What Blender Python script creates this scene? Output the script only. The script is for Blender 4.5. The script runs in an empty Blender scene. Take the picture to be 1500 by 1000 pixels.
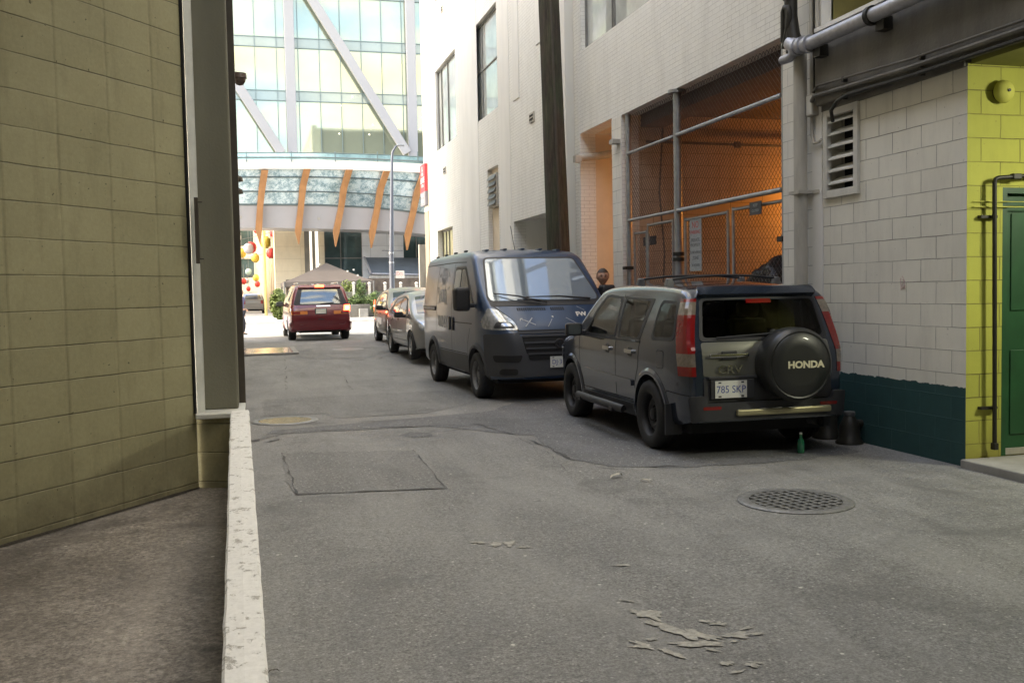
import bpy, bmesh, math, random
from math import radians as R, sin, cos, pi, sqrt, atan2, exp
from mathutils import Vector as V, Matrix, noise
from mathutils.bvhtree import BVHTree
from mathutils.geometry import delaunay_2d_cdt
random.seed(7)
S = bpy.context.scene
COL = S.collection
# ------------------------------------------------------------------ camera
F, EYE = 1400., 1.6
YAW, PIT, ROL = R(15.2), R(2.98), R(1.1)
hd = V((sin(YAW), cos(YAW), 0)); r0 = V((cos(YAW), -sin(YAW), 0)); up = V((0, 0, 1))
fw = hd*cos(PIT) - up*sin(PIT); u0 = hd*sin(PIT) + up*cos(PIT)
cr = r0*cos(ROL) - u0*sin(ROL); cu = u0*cos(ROL) + r0*sin(ROL)
EYEP = V((0, 0, EYE))
cam = bpy.data.objects.new('camera', bpy.data.cameras.new('camera')); COL.objects.link(cam)
cam.matrix_world = Matrix(((cr.x, cu.x, -fw.x, 0), (cr.y, cu.y, -fw.y, 0), (cr.z, cu.z, -fw.z, EYE), (0, 0, 0, 1)))
cam.data.sensor_width = 36; cam.data.lens = 36*F/1500; cam.data.clip_end = 2000; cam.data.clip_start = .05
S.camera = cam
def at(px, py, val, ax=1):
    """point of the plane axis=val that the surveyed photo pixel falls on"""
    d = fw + cr*((px-750)/F) - cu*((py-500)/F)
    t = (val-EYEP[ax])/d[ax]
    return EYEP + d*t
# ------------------------------------------------------------------ objects
WM = {}
def reg(o, m): WM[o.name] = m
def thing(name, label, cat, loc=(0, 0, 0), rz=0, group=None, kind=None):
    o = bpy.data.objects.new(name, None); COL.objects.link(o); o.empty_display_size = .2
    o.location = loc; o.rotation_euler = (0, 0, rz)
    tag(o, label, cat, group, kind)
    reg(o, Matrix.Translation(loc) @ Matrix.Rotation(rz, 4, 'Z'))
    return o
def tag(o, label=None, cat=None, group=None, kind=None):
    if label: o['label'] = label
    if cat: o['category'] = cat
    if group: o['group'] = group
    if kind: o['kind'] = kind
    return o
def link(name, me, m, parent=None, world=False, smooth=None):
    o = bpy.data.objects.new(name, me); COL.objects.link(o)
    if m is not None and len(me.materials) == 0:
        for k in (m if isinstance(m, (list, tuple)) else [m]): me.materials.append(k)
    if parent is not None:
        o.parent = parent
        if world: me.transform(WM[parent.name].inverted())
        reg(o, WM[parent.name])
    else: reg(o, Matrix.Identity(4))
    if smooth is not None:
        for p in me.polygons: p.use_smooth = True
        if smooth < 179: me.set_sharp_from_angle(angle=R(smooth))
    return o
def base_origin(o):
    """put a top-level mesh's origin at the bottom centre of its geometry"""
    me = o.data
    xs = [v.co for v in me.vertices]
    c = V(((min(p.x for p in xs)+max(p.x for p in xs))/2, (min(p.y for p in xs)+max(p.y for p in xs))/2, min(p.z for p in xs)))
    me.transform(Matrix.Translation(-c)); o.location = c; reg(o, Matrix.Translation(c))
    return o
class MB:
    def __init__(s): s.v = []; s.f = []; s.uv = []; s.mi = []
    def face(s, pts, uv=None, mi=0):
        i = len(s.v); s.v += [tuple(p) for p in pts]; s.f.append(tuple(range(i, i+len(pts)))); s.uv.append(uv); s.mi.append(mi); return s
    def raw(s, vs, fs, mi=0):
        i = len(s.v); s.v += [tuple(p) for p in vs]
        for f in fs: s.f.append(tuple(i+k for k in f)); s.uv.append(None); s.mi.append(mi)
        return s
    def box(s, a, b, mi=0, M=None):
        x0, y0, z0 = a; x1, y1, z1 = b
        P = [V(p) for p in ((x0,y0,z0),(x1,y0,z0),(x1,y1,z0),(x0,y1,z0),(x0,y0,z1),(x1,y0,z1),(x1,y1,z1),(x0,y1,z1))]
        if M is not None: P = [M @ p for p in P]
        return s.raw(P, [(0,3,2,1),(4,5,6,7),(0,1,5,4),(1,2,6,5),(2,3,7,6),(3,0,4,7)], mi)
    def cbox(s, c, d, mi=0, M=None):
        return s.box([c[i]-d[i]/2 for i in range(3)], [c[i]+d[i]/2 for i in range(3)], mi, M)
    def tube(s, pts, r, n=10, cap=True, mi=0):
        pts = [V(p) for p in pts]; rr = r if isinstance(r, (list, tuple)) else [r]*len(pts)
        rings = []; a = None
        for i, p in enumerate(pts):
            t = (pts[min(i+1, len(pts)-1)]-pts[max(i-1, 0)])
            if t.length < 1e-9: t = V((0,0,1))
            t.normalize()
            if a is None:
                a = t.orthogonal().normalized()
            a = (a - t*a.dot(t))
            if a.length < 1e-6: a = t.orthogonal()
            a.normalize(); b = t.cross(a)
            rings.append([p + (a*cos(2*pi*k/n)+b*sin(2*pi*k/n))*rr[i] for k in range(n)])
        vs = [q for ring in rings for q in ring]; fs = []
        for i in range(len(pts)-1):
            for k in range(n):
                k2 = (k+1) % n; fs.append((i*n+k, i*n+k2, (i+1)*n+k2, (i+1)*n+k))
        if cap: fs.append(tuple(range(n))[::-1]); fs.append(tuple((len(pts)-1)*n+k for k in range(n)))
        return s.raw(vs, fs, mi)
    def lathe(s, prof, n=32, M=None, mi=0, ends=True):
        """prof: (radius, height) about local z"""
        vs = [V((r*cos(2*pi*k/n), r*sin(2*pi*k/n), h)) for r, h in prof for k in range(n)]
        fs = [(i*n+k, i*n+(k+1) % n, (i+1)*n+(k+1) % n, (i+1)*n+k) for i in range(len(prof)-1) for k in range(n)]
        if ends: fs.append(tuple(range(n))[::-1]); fs.append(tuple((len(prof)-1)*n+k for k in range(n)))
        if M is not None: vs = [M @ p for p in vs]
        return s.raw(vs, fs, mi)
    def prism(s, poly, d, mi=0):
        """poly: 3d points, extruded by vector d"""
        d = V(d); n = len(poly); P = [V(p) for p in poly]
        return s.raw(P+[p+d for p in P], [tuple(range(n))[::-1], tuple(range(n, 2*n))]+[(i, (i+1) % n, n+(i+1) % n, n+i) for i in range(n)], mi)
    def build(s, name, m, parent=None, world=True, smooth=None, bevel=0, fix=False):
        me = bpy.data.meshes.new(name); me.from_pydata(s.v, [], s.f)
        if any(u is not None for u in s.uv):
            l = me.uv_layers.new(name='UVMap'); k = 0
            for f, u in zip(s.f, s.uv):
                for j in range(len(f)): l.data[k].uv = u[j] if u else (0, 0); k += 1
        for p, i in zip(me.polygons, s.mi): p.material_index = i
        if fix:
            bm = bmesh.new(); bm.from_mesh(me); bmesh.ops.remove_doubles(bm, verts=bm.verts, dist=1e-5)
            bmesh.ops.recalc_face_normals(bm, faces=bm.faces); bm.to_mesh(me); bm.free()
        me.update()
        o = link(name, me, m, parent, world, smooth)
        if bevel:
            b = o.modifiers.new('bevel', 'BEVEL'); b.width = bevel; b.segments = 2; b.limit_method = 'ANGLE'; b.angle_limit = R(40)
        return o
def top(name, mb, m, label, cat, group=None, kind=None, **k):
    o = mb.build(name, m, **k); base_origin(o) if kind is None else None
    return tag(o, label, cat, group, kind)
# ------------------------------------------------------------------ materials
class NT:
    def __init__(s, name):
        s.m = bpy.data.materials.new(name); s.m.use_nodes = True; s.t = s.m.node_tree; s.n = s.t.nodes
        s.b = s.n['Principled BSDF']; s.out = s.n['Material Output']
    def new(s, ty, **k):
        o = s.n.new(ty)
        for a, v in k.items(): setattr(o, a, v)
        return o
    def l(s, a, b): s.t.links.new(a, b)
    def coord(s, kind='Object', scale=(1, 1, 1), loc=(0, 0, 0)):
        c = s.new('ShaderNodeTexCoord'); mp = s.new('ShaderNodeMapping'); s.l(c.outputs[kind], mp.inputs[0])
        mp.inputs['Scale'].default_value = scale; mp.inputs['Location'].default_value = loc; return mp.outputs[0]
    def noise(s, vec, scale, det=6, rough=.6, dist=0):
        o = s.new('ShaderNodeTexNoise'); s.l(vec, o.inputs['Vector']); o.inputs['Scale'].default_value = scale
        o.inputs['Detail'].default_value = det; o.inputs['Roughness'].default_value = rough; o.inputs['Distortion'].default_value = dist
        return o.outputs['Fac']
    def ramp(s, fac, stops):
        o = s.new('ShaderNodeValToRGB'); s.l(fac, o.inputs[0]); e = o.color_ramp.elements
        e[0].position, e[0].color = stops[0][0], c4(stops[0][1]); e[1].position, e[1].color = stops[-1][0], c4(stops[-1][1])
        for p, c in stops[1:-1]: x = e.new(p); x.color = c4(c)
        return o.outputs[0]
    def mix(s, f, a, b, mode='MIX'):
        o = s.new('ShaderNodeMix', data_type='RGBA', blend_type=mode)
        for i, v in ((0, f), (6, a), (7, b)):
            if isinstance(v, (int, float)): o.inputs[i].default_value = v if i == 0 else c4(v)
            elif isinstance(v, (tuple, list)): o.inputs[i].default_value = c4(v)
            else: s.l(v, o.inputs[i])
        return o.outputs[2]
    def math(s, op, a, b=0.):
        o = s.new('ShaderNodeMath', operation=op)
        for i, v in ((0, a), (1, b)):
            if isinstance(v, (int, float)): o.inputs[i].default_value = v
            else: s.l(v, o.inputs[i])
        return o.outputs[0]
    def bump(s, h, st=.3, dist=.01, prev=None):
        o = s.new('ShaderNodeBump'); s.l(h, o.inputs['Height']); o.inputs['Strength'].default_value = st; o.inputs['Distance'].default_value = dist
        if prev is not None: s.l(prev, o.inputs['Normal'])
        s.l(o.outputs[0], s.b.inputs['Normal']); return o.outputs[0]
def c4(c):
    if isinstance(c, (int, float)): c = (c, c, c)
    return (c[0], c[1], c[2], 1)
def mat(name, c, rough=.6, metal=0, var=.25, scale=3, bump=0, bs=60, coat=0, spec=.5, emit=None, es=0, streak=False, trans=0):
    t = NT(name); c = tuple(c) if not isinstance(c, (int, float)) else (c, c, c)
    co = t.coord(scale=(1, 1, .25) if streak else (1, 1, 1))
    if var > 0:
        n = t.noise(co, scale, 7, .65)
        lo = tuple(x*(1-var) for x in c); hi = tuple(min(1, x*(1+var*.6)) for x in c)
        t.l(t.ramp(n, [(.3, lo), (.7, hi)]), t.b.inputs['Base Color'])
    else: t.b.inputs['Base Color'].default_value = c4(c)
    t.b.inputs['Roughness'].default_value = rough; t.b.inputs['Metallic'].default_value = metal
    t.b.inputs['Coat Weight'].default_value = coat; t.b.inputs['Coat Roughness'].default_value = .04
    t.b.inputs['Specular IOR Level'].default_value = spec
    if trans: t.b.inputs['Transmission Weight'].default_value = trans
    if bump: t.bump(t.noise(t.coord(), bs, 5, .6), bump, .01)
    if emit: t.b.inputs['Emission Color'].default_value = c4(emit); t.b.inputs['Emission Strength'].default_value = es
    return t.m
def masonry(name, paint, mortar, bw, rh, off=.5, ms=.008, var=.15, bump=.5, grime=(.1, .09, .07), gz=0, gamt=.3, rough=.75, band=None, loc=(0, 0, 0), soft=.3):
    """painted block or brick laid over a wall's own metre UVs"""
    t = NT(name); uv = t.coord('UV', loc=loc)
    dn = t.new('ShaderNodeTexNoise'); t.l(uv, dn.inputs['Vector']); dn.inputs['Scale'].default_value = 5; dn.inputs['Detail'].default_value = 4
    vm = t.new('ShaderNodeVectorMath', operation='MULTIPLY_ADD'); t.l(dn.outputs['Color'], vm.inputs[0]); vm.inputs[1].default_value = (.012, .012, 0); t.l(uv, vm.inputs[2])
    b = t.new('ShaderNodeTexBrick'); t.l(vm.outputs[0], b.inputs['Vector']); b.offset = off; b.squash = 1
    for k, v in (('Scale', 1), ('Mortar Size', ms), ('Mortar Smooth', soft), ('Bias', 0), ('Brick Width', bw), ('Row Height', rh)): b.inputs[k].default_value = v
    b.inputs['Color1'].default_value = c4(.0); b.inputs['Color2'].default_value = c4(1.); b.inputs['Mortar'].default_value = c4(.5)
    lo = tuple(x*(1-var) for x in paint); hi = tuple(min(1, x*(1+var*.4)) for x in paint)
    c = t.mix(t.math('MULTIPLY', b.outputs['Color'], .55), paint, lo)
    c = t.mix(.55, c, t.ramp(t.noise(uv, 1.3, 8, .7), [(.3, lo), (.7, hi)]))
    # mortar line seen only in stretches
    brk = t.ramp(t.noise(uv, 2.1, 5, .7), [(.3, .25), (.62, 1.)])
    c = t.mix(t.math('MULTIPLY', b.outputs['Fac'], brk), c, mortar)
    # grime: streaks from above and dirt that gathers low
    st = t.ramp(t.noise(t.coord('UV', scale=(1.2, .22, 1)), 3., 7, .7), [(.48, 0.), (.75, 1.)])
    c = t.mix(t.math('MULTIPLY', st, gamt), c, grime)
    dots = t.ramp(t.noise(uv, 22, 3, .5), [(.70, 0.), (.74, 1.)])
    c = t.mix(t.math('MULTIPLY', dots, .45), c, grime)
    if gz:
        sp = t.new('ShaderNodeSeparateXYZ'); t.l(uv, sp.inputs[0])
        g = t.math('SUBTRACT', 1., t.math('DIVIDE', sp.outputs['Y'], gz)); g = t.math('MAXIMUM', g, 0.)
        g = t.math('MULTIPLY', g, t.noise(uv, 3, 6, .7)); c = t.mix(t.math('MULTIPLY', g, 1.3), c, grime)
    if band:
        sp = t.new('ShaderNodeSeparateXYZ'); t.l(vm.outputs[0], sp.inputs[0])
        h = t.math('LESS_THAN', t.math('ADD', sp.outputs['Y'], t.math('MULTIPLY', t.math('SUBTRACT', t.noise(uv, 9, 6, .7), .5), .07)), band[0]); c = t.mix(h, c, t.mix(t.noise(uv, 5, 6, .7), band[1], tuple(x*.55 for x in band[1])))
    t.l(c, t.b.inputs['Base Color']); t.b.inputs['Roughness'].default_value = rough
    hh = t.math('SUBTRACT', 1., b.outputs['Fac'])
    p = t.bump(t.noise(uv, 70, 6, .7), .35, .006); t.bump(hh, bump, .012, p)
    return t.m
def left_mat():
    t = NT('olive_block'); uv = t.coord('UV', loc=(.07, .08, 0)); dn = t.new('ShaderNodeTexNoise'); t.l(uv, dn.inputs['Vector']); dn.inputs['Scale'].default_value = 6; dn.inputs['Detail'].default_value = 6
    vm = t.new('ShaderNodeVectorMath', operation='MULTIPLY_ADD'); t.l(dn.outputs['Color'], vm.inputs[0]); vm.inputs[1].default_value = (.016, .010, 0); t.l(uv, vm.inputs[2])
    sp = t.new('ShaderNodeSeparateXYZ'); t.l(vm.outputs[0], sp.inputs[0])
    def line(o, per, hw):
        f = t.math('FRACT', t.math('DIVIDE', o, per)); d = t.math('MINIMUM', f, t.math('SUBTRACT', 1., f)); d = t.math('MULTIPLY', d, per)
        return t.math('MAXIMUM', t.math('SUBTRACT', 1., t.math('DIVIDE', d, hw)), 0.)
    h = line(sp.outputs['Y'], .2032, .0055); v = line(sp.outputs['X'], .392, .018)
    hb = t.ramp(t.noise(t.coord('UV', scale=(.5, 1.6, 1)), 2.4, 5, .7), [(.36, .12), (.58, 1.)]); vb = t.ramp(t.noise(uv, 3.1, 5, .7), [(.42, .05), (.66, .5)])
    bn = t.new('ShaderNodeTexBrick'); t.l(uv, bn.inputs['Vector']); bn.offset = 0
    for k_, v_ in (('Scale', 1), ('Mortar Size', 0), ('Brick Width', .392), ('Row Height', .2032)): bn.inputs[k_].default_value = v_
    bn.inputs['Color1'].default_value = c4(0.); bn.inputs['Color2'].default_value = c4(1.)
    base = t.ramp(t.noise(uv, 1.1, 9, .72), [(.3, (.27, .25, .135)), (.7, (.41, .385, .225))])
    base = t.mix(.30, base, t.mix(bn.outputs['Color'], (.235, .218, .12), (.42, .395, .235)))
    base = t.mix(.22, base, t.ramp(t.noise(uv, 40, 4, .7), [(.3, (.19, .175, .095)), (.7, (.42, .385, .24))]))
    st = t.ramp(t.noise(t.coord('UV', scale=(2.6, .5, 1)), 2.2, 8, .75), [(.52, 0.), (.75, .4)]); base = t.mix(st, base, (.13, .12, .06))
    base = t.mix(t.math('MULTIPLY', v, vb), base, (.10, .088, .045)); base = t.mix(t.math('MULTIPLY', h, hb), base, (.065, .056, .028))
    sc_ = t.ramp(t.noise(t.coord('UV', scale=(1, 3.4, 1)), 5, 6, .8, .6), [(.66, 0.), (.70, .7)]); base = t.mix(sc_, base, (.09, .08, .045))
    pit = t.ramp(t.noise(uv, 30, 3, .5), [(.70, 0.), (.73, .8)]); base = t.mix(pit, base, (.05, .045, .02))
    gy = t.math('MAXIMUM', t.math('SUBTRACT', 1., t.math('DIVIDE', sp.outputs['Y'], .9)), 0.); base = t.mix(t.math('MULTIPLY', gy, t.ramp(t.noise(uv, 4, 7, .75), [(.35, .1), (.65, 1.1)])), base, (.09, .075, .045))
    t.l(base, t.b.inputs['Base Color']); t.b.inputs['Roughness'].default_value = .7
    p = t.bump(t.noise(uv, 35, 6, .7), .22, .006); p2 = t.bump(t.math('SUBTRACT', 1., h), .5, .010, p); t.bump(t.math('SUBTRACT', 1., v), .25, .01, p2)
    return t.m
def asphalt(name, dark, light, fine=160, speck=.5, warm=0, bump=.5, patchy=1.):
    t = NT(name); co = t.coord()
    big = t.noise(co, .45, 8, .62); mid = t.noise(co, 3.2, 7, .7); fi = t.noise(co, fine, 3, .8)
    c = t.ramp(big, [(.3, dark), (.68, light)])
    c = t.mix(.35*patchy, c, t.ramp(mid, [(.33, tuple(x*.62 for x in dark)), (.7, tuple(min(1, x*1.25) for x in light))]))
    g2_ = t.noise(co, 28, 5, .75)
    c = t.mix(.75, c, t.ramp(fi, [(.36, .28), (.62, 1.15)]), 'MULTIPLY'); c = t.mix(.7, c, t.ramp(g2_, [(.36, .45), (.64, 1.3)]), 'MULTIPLY')
    vo = t.new('ShaderNodeTexVoronoi'); t.l(co, vo.inputs['Vector']); vo.inputs['Scale'].default_value = 38; vo.inputs['Randomness'].default_value = 1
    sp = t.ramp(vo.outputs['Distance'], [(.16, 1.), (.30, 0.)])
    hs = t.new('ShaderNodeSeparateColor'); t.l(vo.outputs['Color'], hs.inputs[0]); pick = t.math('GREATER_THAN', hs.outputs[0], .80)
    c = t.mix(t.math('MULTIPLY', t.math('MULTIPLY', sp, pick), speck), c, (.62, .60, .55))
    pk2 = t.math('GREATER_THAN', hs.outputs[1], .74); c = t.mix(t.math('MULTIPLY', t.math('MULTIPLY', sp, pk2), .7), c, (.06, .058, .055))
    v3 = t.new('ShaderNodeTexVoronoi'); t.l(co, v3.inputs['Vector']); v3.inputs['Scale'].default_value = 9; s3 = t.ramp(v3.outputs['Distance'], [(.07, 1.), (.11, 0.)]); h3 = t.new('ShaderNodeSeparateColor'); t.l(v3.outputs['Color'], h3.inputs[0])
    c = t.mix(t.math('MULTIPLY', s3, t.math('GREATER_THAN', h3.outputs[0], .86)), c, (.60, .58, .52))
    stn = t.ramp(t.noise(co, 1.1, 5, .6, .8), [(.54, 0.), (.70, .6)]); c = t.mix(stn, c, tuple(x*.45 for x in dark))
    wr = t.ramp(t.noise(t.coord(scale=(1.6, .35, 1)), .9, 6, .65, .4), [(.45, 0.), (.66, .32)]); c = t.mix(wr, c, tuple(min(1, x*1.12) for x in light))
    oil = t.ramp(t.noise(co, 2.7, 4, .5, .3), [(.69, 0.), (.76, .6)]); c = t.mix(oil, c, (.035, .034, .033))
    t.l(c, t.b.inputs['Base Color'])
    t.l(t.ramp(mid, [(.3, .55), (.7, .85)]), t.b.inputs['Roughness'])
    p = t.bump(fi, bump, .006); t.bump(mid, .35, .02, p)
    return t.m
M = {}
M['asphalt'] = asphalt('asphalt', (.185, .182, .176), (.31, .305, .29), fine=75)
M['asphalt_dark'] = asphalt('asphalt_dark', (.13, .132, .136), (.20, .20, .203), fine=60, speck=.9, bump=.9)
M['asphalt_patch'] = asphalt('asphalt_patch', (.165, .163, .157), (.25, .245, .235), fine=60, speck=.8, bump=.8)
M['ramp_floor'] = asphalt('ramp_floor', (.15, .13, .11), (.42, .38, .33), fine=60, speck=.25, bump=.4)
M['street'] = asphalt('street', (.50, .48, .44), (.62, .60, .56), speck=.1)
M['crack'] = mat('crack', .085, .9, var=.3, scale=20)
M['concrete'] = mat('concrete', (.30, .29, .27), .85, var=.3, scale=2.5, bump=.3)
M['side_concrete'] = mat('side_concrete', (.58, .57, .54), .85, var=.2, scale=1.5, bump=.2)
M['beam_concrete'] = mat('beam_concrete', (.155, .145, .125), .85, var=.45, scale=1.8, bump=.4, bs=30, streak=True)
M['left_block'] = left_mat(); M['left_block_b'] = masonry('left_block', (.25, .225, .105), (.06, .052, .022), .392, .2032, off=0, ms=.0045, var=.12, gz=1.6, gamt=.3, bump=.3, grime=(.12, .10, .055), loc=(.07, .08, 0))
M['right_block'] = masonry('right_block', (.80, .77, .67), (.27, .25, .205), .4064, .2032, ms=.0055, gamt=.2, band=(.70, (.022, .078, .076)), bump=.6, grime=(.23, .21, .17))
M['pier_block'] = masonry('pier_block', (.76, .735, .66), (.28, .27, .24), .4064, .2032, ms=.004, gamt=.22, bump=.4, grime=(.25, .23, .19))
M['white_brick'] = masonry('white_brick', (.80, .785, .73), (.52, .50, .46), .205, .068, ms=.005, var=.10, gamt=.24, bump=.35, grime=(.36, .33, .28))
M['plaster'] = mat('plaster', (.77, .75, .70), .8, var=.12, scale=.9, bump=.15, streak=True)
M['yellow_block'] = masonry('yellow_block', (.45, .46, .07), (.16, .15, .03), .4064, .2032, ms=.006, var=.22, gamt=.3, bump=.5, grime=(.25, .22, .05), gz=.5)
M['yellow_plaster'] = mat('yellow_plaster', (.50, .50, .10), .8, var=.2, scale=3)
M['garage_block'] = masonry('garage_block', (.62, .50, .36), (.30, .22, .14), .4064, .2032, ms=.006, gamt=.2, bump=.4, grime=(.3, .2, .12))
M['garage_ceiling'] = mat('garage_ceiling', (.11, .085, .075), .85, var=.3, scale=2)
M['cream'] = mat('cream', (.72, .60, .44), .75, var=.08, scale=2)
M['grey_column'] = mat('grey_column', (.17, .165, .12), .8, var=.22, scale=1.6, bump=.25, streak=True)
M['white_paint'] = mat('white_paint', (.60, .60, .55), .6, var=.15, scale=6, bump=.1)
M['brown_trim'] = mat('brown_trim', (.065, .055, .04), .7, var=.3, scale=4)
M['dark_gap'] = mat('dark_gap', .015, .9, var=0)
def worn(name):
    t = NT(name); co = t.coord(scale=(1, .8, 1)); n = t.noise(co, 16, 9, .75, .2); n2 = t.noise(co, 55, 4, .7)
    f = t.ramp(n, [(.56, 0.), (.60, 1.)])
    c = t.mix(f, t.ramp(n2, [(.3, (.70, .69, .65)), (.7, (.84, .83, .79))]), t.ramp(n2, [(.3, (.34, .32, .28)), (.7, (.52, .50, .45))]))
    t.l(c, t.b.inputs['Base Color']); t.b.inputs['Roughness'].default_value = .8; t.bump(t.mix(f, 1., 0.), .5, .006); return t.m
M['worn_white'] = worn('worn_white')
M['galv'] = mat('galvanised', (.36, .37, .38), .42, .75, var=.2, scale=9)
M['galv_dark'] = mat('galvanised_dark', (.17, .17, .17), .5, .6, var=.3, scale=9)
M['pipe_grey'] = mat('pipe_grey', (.42, .42, .45), .38, .35, var=.3, scale=8)
M['pipe_cream'] = mat('pipe_cream', (.46, .43, .37), .6, var=.3, scale=5, streak=True)
M['black_iron'] = mat('black_iron', (.028, .026, .02), .5, .3, var=.3, scale=20)
M['vent_white'] = mat('vent_white', (.62, .60, .54), .6, var=.12, scale=8)
M['green_door'] = mat('green_door', (.015, .075, .025), .5, var=.25, scale=4)
M['win_dark'] = mat('window_glass', (.56, .58, .54), .05, 0, var=.4, scale=.9, spec=1., coat=.6)
M['win_frame'] = mat('window_frame', (.20, .195, .18), .5, .3, var=.2)
M['iron'] = mat('cast_iron', (.24, .24, .235), .5, .5, var=.4, scale=25, bump=.2)
M['plate'] = mat('gold_glow_plate', (.85, .74, .55), .14, .95, var=.2, scale=6, bump=.1)  # metal tinted gold for the glow it reflects
M['lid_glint'] = mat('worn_lid_glint', (.62, .52, .34), .26, .85, var=.35, scale=18, bump=.2)  # worn lid metal, the golden reflection put into its colour
def pole_mat():
    t = NT('mossy_wood'); co = t.coord(scale=(3.5, 3.5, .35)); n = t.noise(co, 6, 9, .75); g = t.noise(t.coord(scale=(1, 1, .3)), 2.2, 6, .65)
    c = t.ramp(n, [(.3, (.018, .014, .010)), (.55, (.065, .05, .035)), (.78, (.13, .105, .075))])
    c = t.mix(t.ramp(g, [(.45, 0.), (.62, .8)]), c, t.ramp(n, [(.3, (.02, .026, .012)), (.75, (.085, .10, .05))]))
    t.l(c, t.b.inputs['Base Color']); t.b.inputs['Roughness'].default_value = .9; t.bump(n, .9, .03); return t.m
M['pole'] = pole_mat()
# ------------------------------------------------------------------ ground height
def sm(t): t = max(0, min(1, t)); return t*t*(3-2*t)
def gz(x, y):
    return .20*sm((y-18.2)/8) + .008*noise.noise(V((x*.6, y*.5, 0)))*sm((y-1)/2)*(1-sm((y-30)/4))
def sheet(poly, m, name='patch', off=.004, jag=0, step=.12, label=None, cat=None, kind='structure', parent=None, seed=0):
    """a thin sheet laid on the ground along the outline poly, its rim roughened by jag"""
    pts = []
    n = len(poly)
    for i in range(n):
        a, b = V(poly[i]), V(poly[(i+1) % n]); k = max(1, int((b-a).length/step))
        for j in range(k): pts.append(a.lerp(b, j/k))
    if jag: pts = [p + V((noise.noise(V((p.x*5, p.y*5, seed)))+.6*noise.noise(V((p.x*17, p.y*17, seed))), noise.noise(V((p.x*5, p.y*5, seed+9)))+.6*noise.noise(V((p.x*17, p.y*17, seed+7)))))*jag for p in pts]
    xs = [p.x for p in pts]; ys = [p.y for p in pts]; st = .3
    ins = []
    import itertools
    x = min(xs)+st/2
    while x < max(xs):
        y = min(ys)+st/2
        while y < max(ys):
            c = False; j = len(pts)-1
            for i in range(len(pts)):
                if (pts[i].y > y) != (pts[j].y > y) and x < (pts[j].x-pts[i].x)*(y-pts[i].y)/(pts[j].y-pts[i].y)+pts[i].x: c = not c
                j = i
            if c and min((p-V((x, y))).length for p in pts) > .1: ins.append(V((x, y)))
            y += st
        x += st
    allp = pts+ins; nb = len(pts)
    vs, es, fs, _, _, _ = delaunay_2d_cdt(allp, [(i, (i+1) % nb) for i in range(nb)], [list(range(nb))], 1, 1e-5)
    me = bpy.data.meshes.new(name); me.from_pydata([(p.x, p.y, gz(p.x, p.y)+off) for p in vs], [], [tuple(f) for f in fs]); me.update()
    for p in me.polygons:
        if p.normal.z < 0: p.flip()
    o = link(name, me, m, parent)
    return tag(o, label, cat, None, kind)
# ================================================================== GROUND
def ground():
    xs = [-900, -300, -100, -40, -15] + [-8+.25*i for i in range(0, 97)] + [25, 45, 100, 300, 900]
    ys = [-300, -100, -30, -10] + [-4+.25*i for i in range(0, 180)] + [45, 60, 90, 140, 300, 1200]
    vs = [(x, y, gz(x, y)) for y in ys for x in xs]; n = len(xs)
    fs = [(j*n+i, j*n+i+1, (j+1)*n+i+1, (j+1)*n+i) for j in range(len(ys)-1) for i in range(n-1)]
    me = bpy.data.meshes.new('alley_road'); me.from_pydata(vs, [], fs); me.update()
    o = link('alley_road', me, M['asphalt'], smooth=180); tag(o, 'grey worn asphalt of the alley', 'road', None, 'structure')
ground()
def flat(name, pts, z, m, label, cat):
    mb = MB(); mb.face([(x, y, z) for x, y in pts]); return tag(mb.build(name, m), label, cat, None, 'structure')
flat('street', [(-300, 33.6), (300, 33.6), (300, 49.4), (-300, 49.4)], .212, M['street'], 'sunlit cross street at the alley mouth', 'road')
mb = MB(); mb.box((-300, 49.4, 0), (300, 75, .33)); tag(mb.build('far_pavement', M['side_concrete'], bevel=.02), 'pale pavement across the street', 'pavement', None, 'structure')
mb = MB(); mb.box((6.2, 32.0, 0), (300, 33.9, .32)); mb.box((-300, 32.0, 0), (-.6, 33.9, .32)); tag(mb.build('near_pavement', M['side_concrete'], bevel=.02), 'pavement on the near side of the street', 'pavement', None, 'structure')
g2 = lambda *a: [tuple(at(px, py, 0, 2).xy) for px, py in a]
sheet(g2((413, 664), (605, 660), (655, 716), (434, 725), (418, 705)), M['asphalt_patch'], 'asphalt_patch', jag=.02, label='square asphalt repair beside the low wall', cat='road patch', seed=1)
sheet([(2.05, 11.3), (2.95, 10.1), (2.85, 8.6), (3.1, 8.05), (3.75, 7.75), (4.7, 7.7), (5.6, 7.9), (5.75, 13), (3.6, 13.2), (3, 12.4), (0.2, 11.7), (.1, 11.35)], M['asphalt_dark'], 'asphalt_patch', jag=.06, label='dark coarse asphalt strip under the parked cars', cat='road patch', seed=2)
sheet([(.12, 15.2), (3.2, 15.4), (3.2, 13.6), (2.2, 12.6), (.95, 12.55), (.95, 13.1), (.12, 13.2)], M['asphalt_patch'], 'asphalt_patch', jag=.05, label='rough asphalt band across the alley beyond the round lid', cat='road patch', seed=3)
sheet([(1.0, 23.2), (1.6, 22.5), (2.6, 22.5), (3.4, 24), (3.3, 25.6), (1.7, 26.2), (1.1, 25)], M['asphalt_patch'], 'asphalt_patch', jag=.1, label='curved asphalt repair around the distant drain', cat='road patch', seed=4)
sheet(g2((585, 637), (608, 641), (633, 639), (631, 634), (600, 633)), M['asphalt_dark'], 'asphalt_patch', jag=.02, step=.06, label='small dark oval mend in the asphalt', cat='road patch', seed=5)
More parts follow.
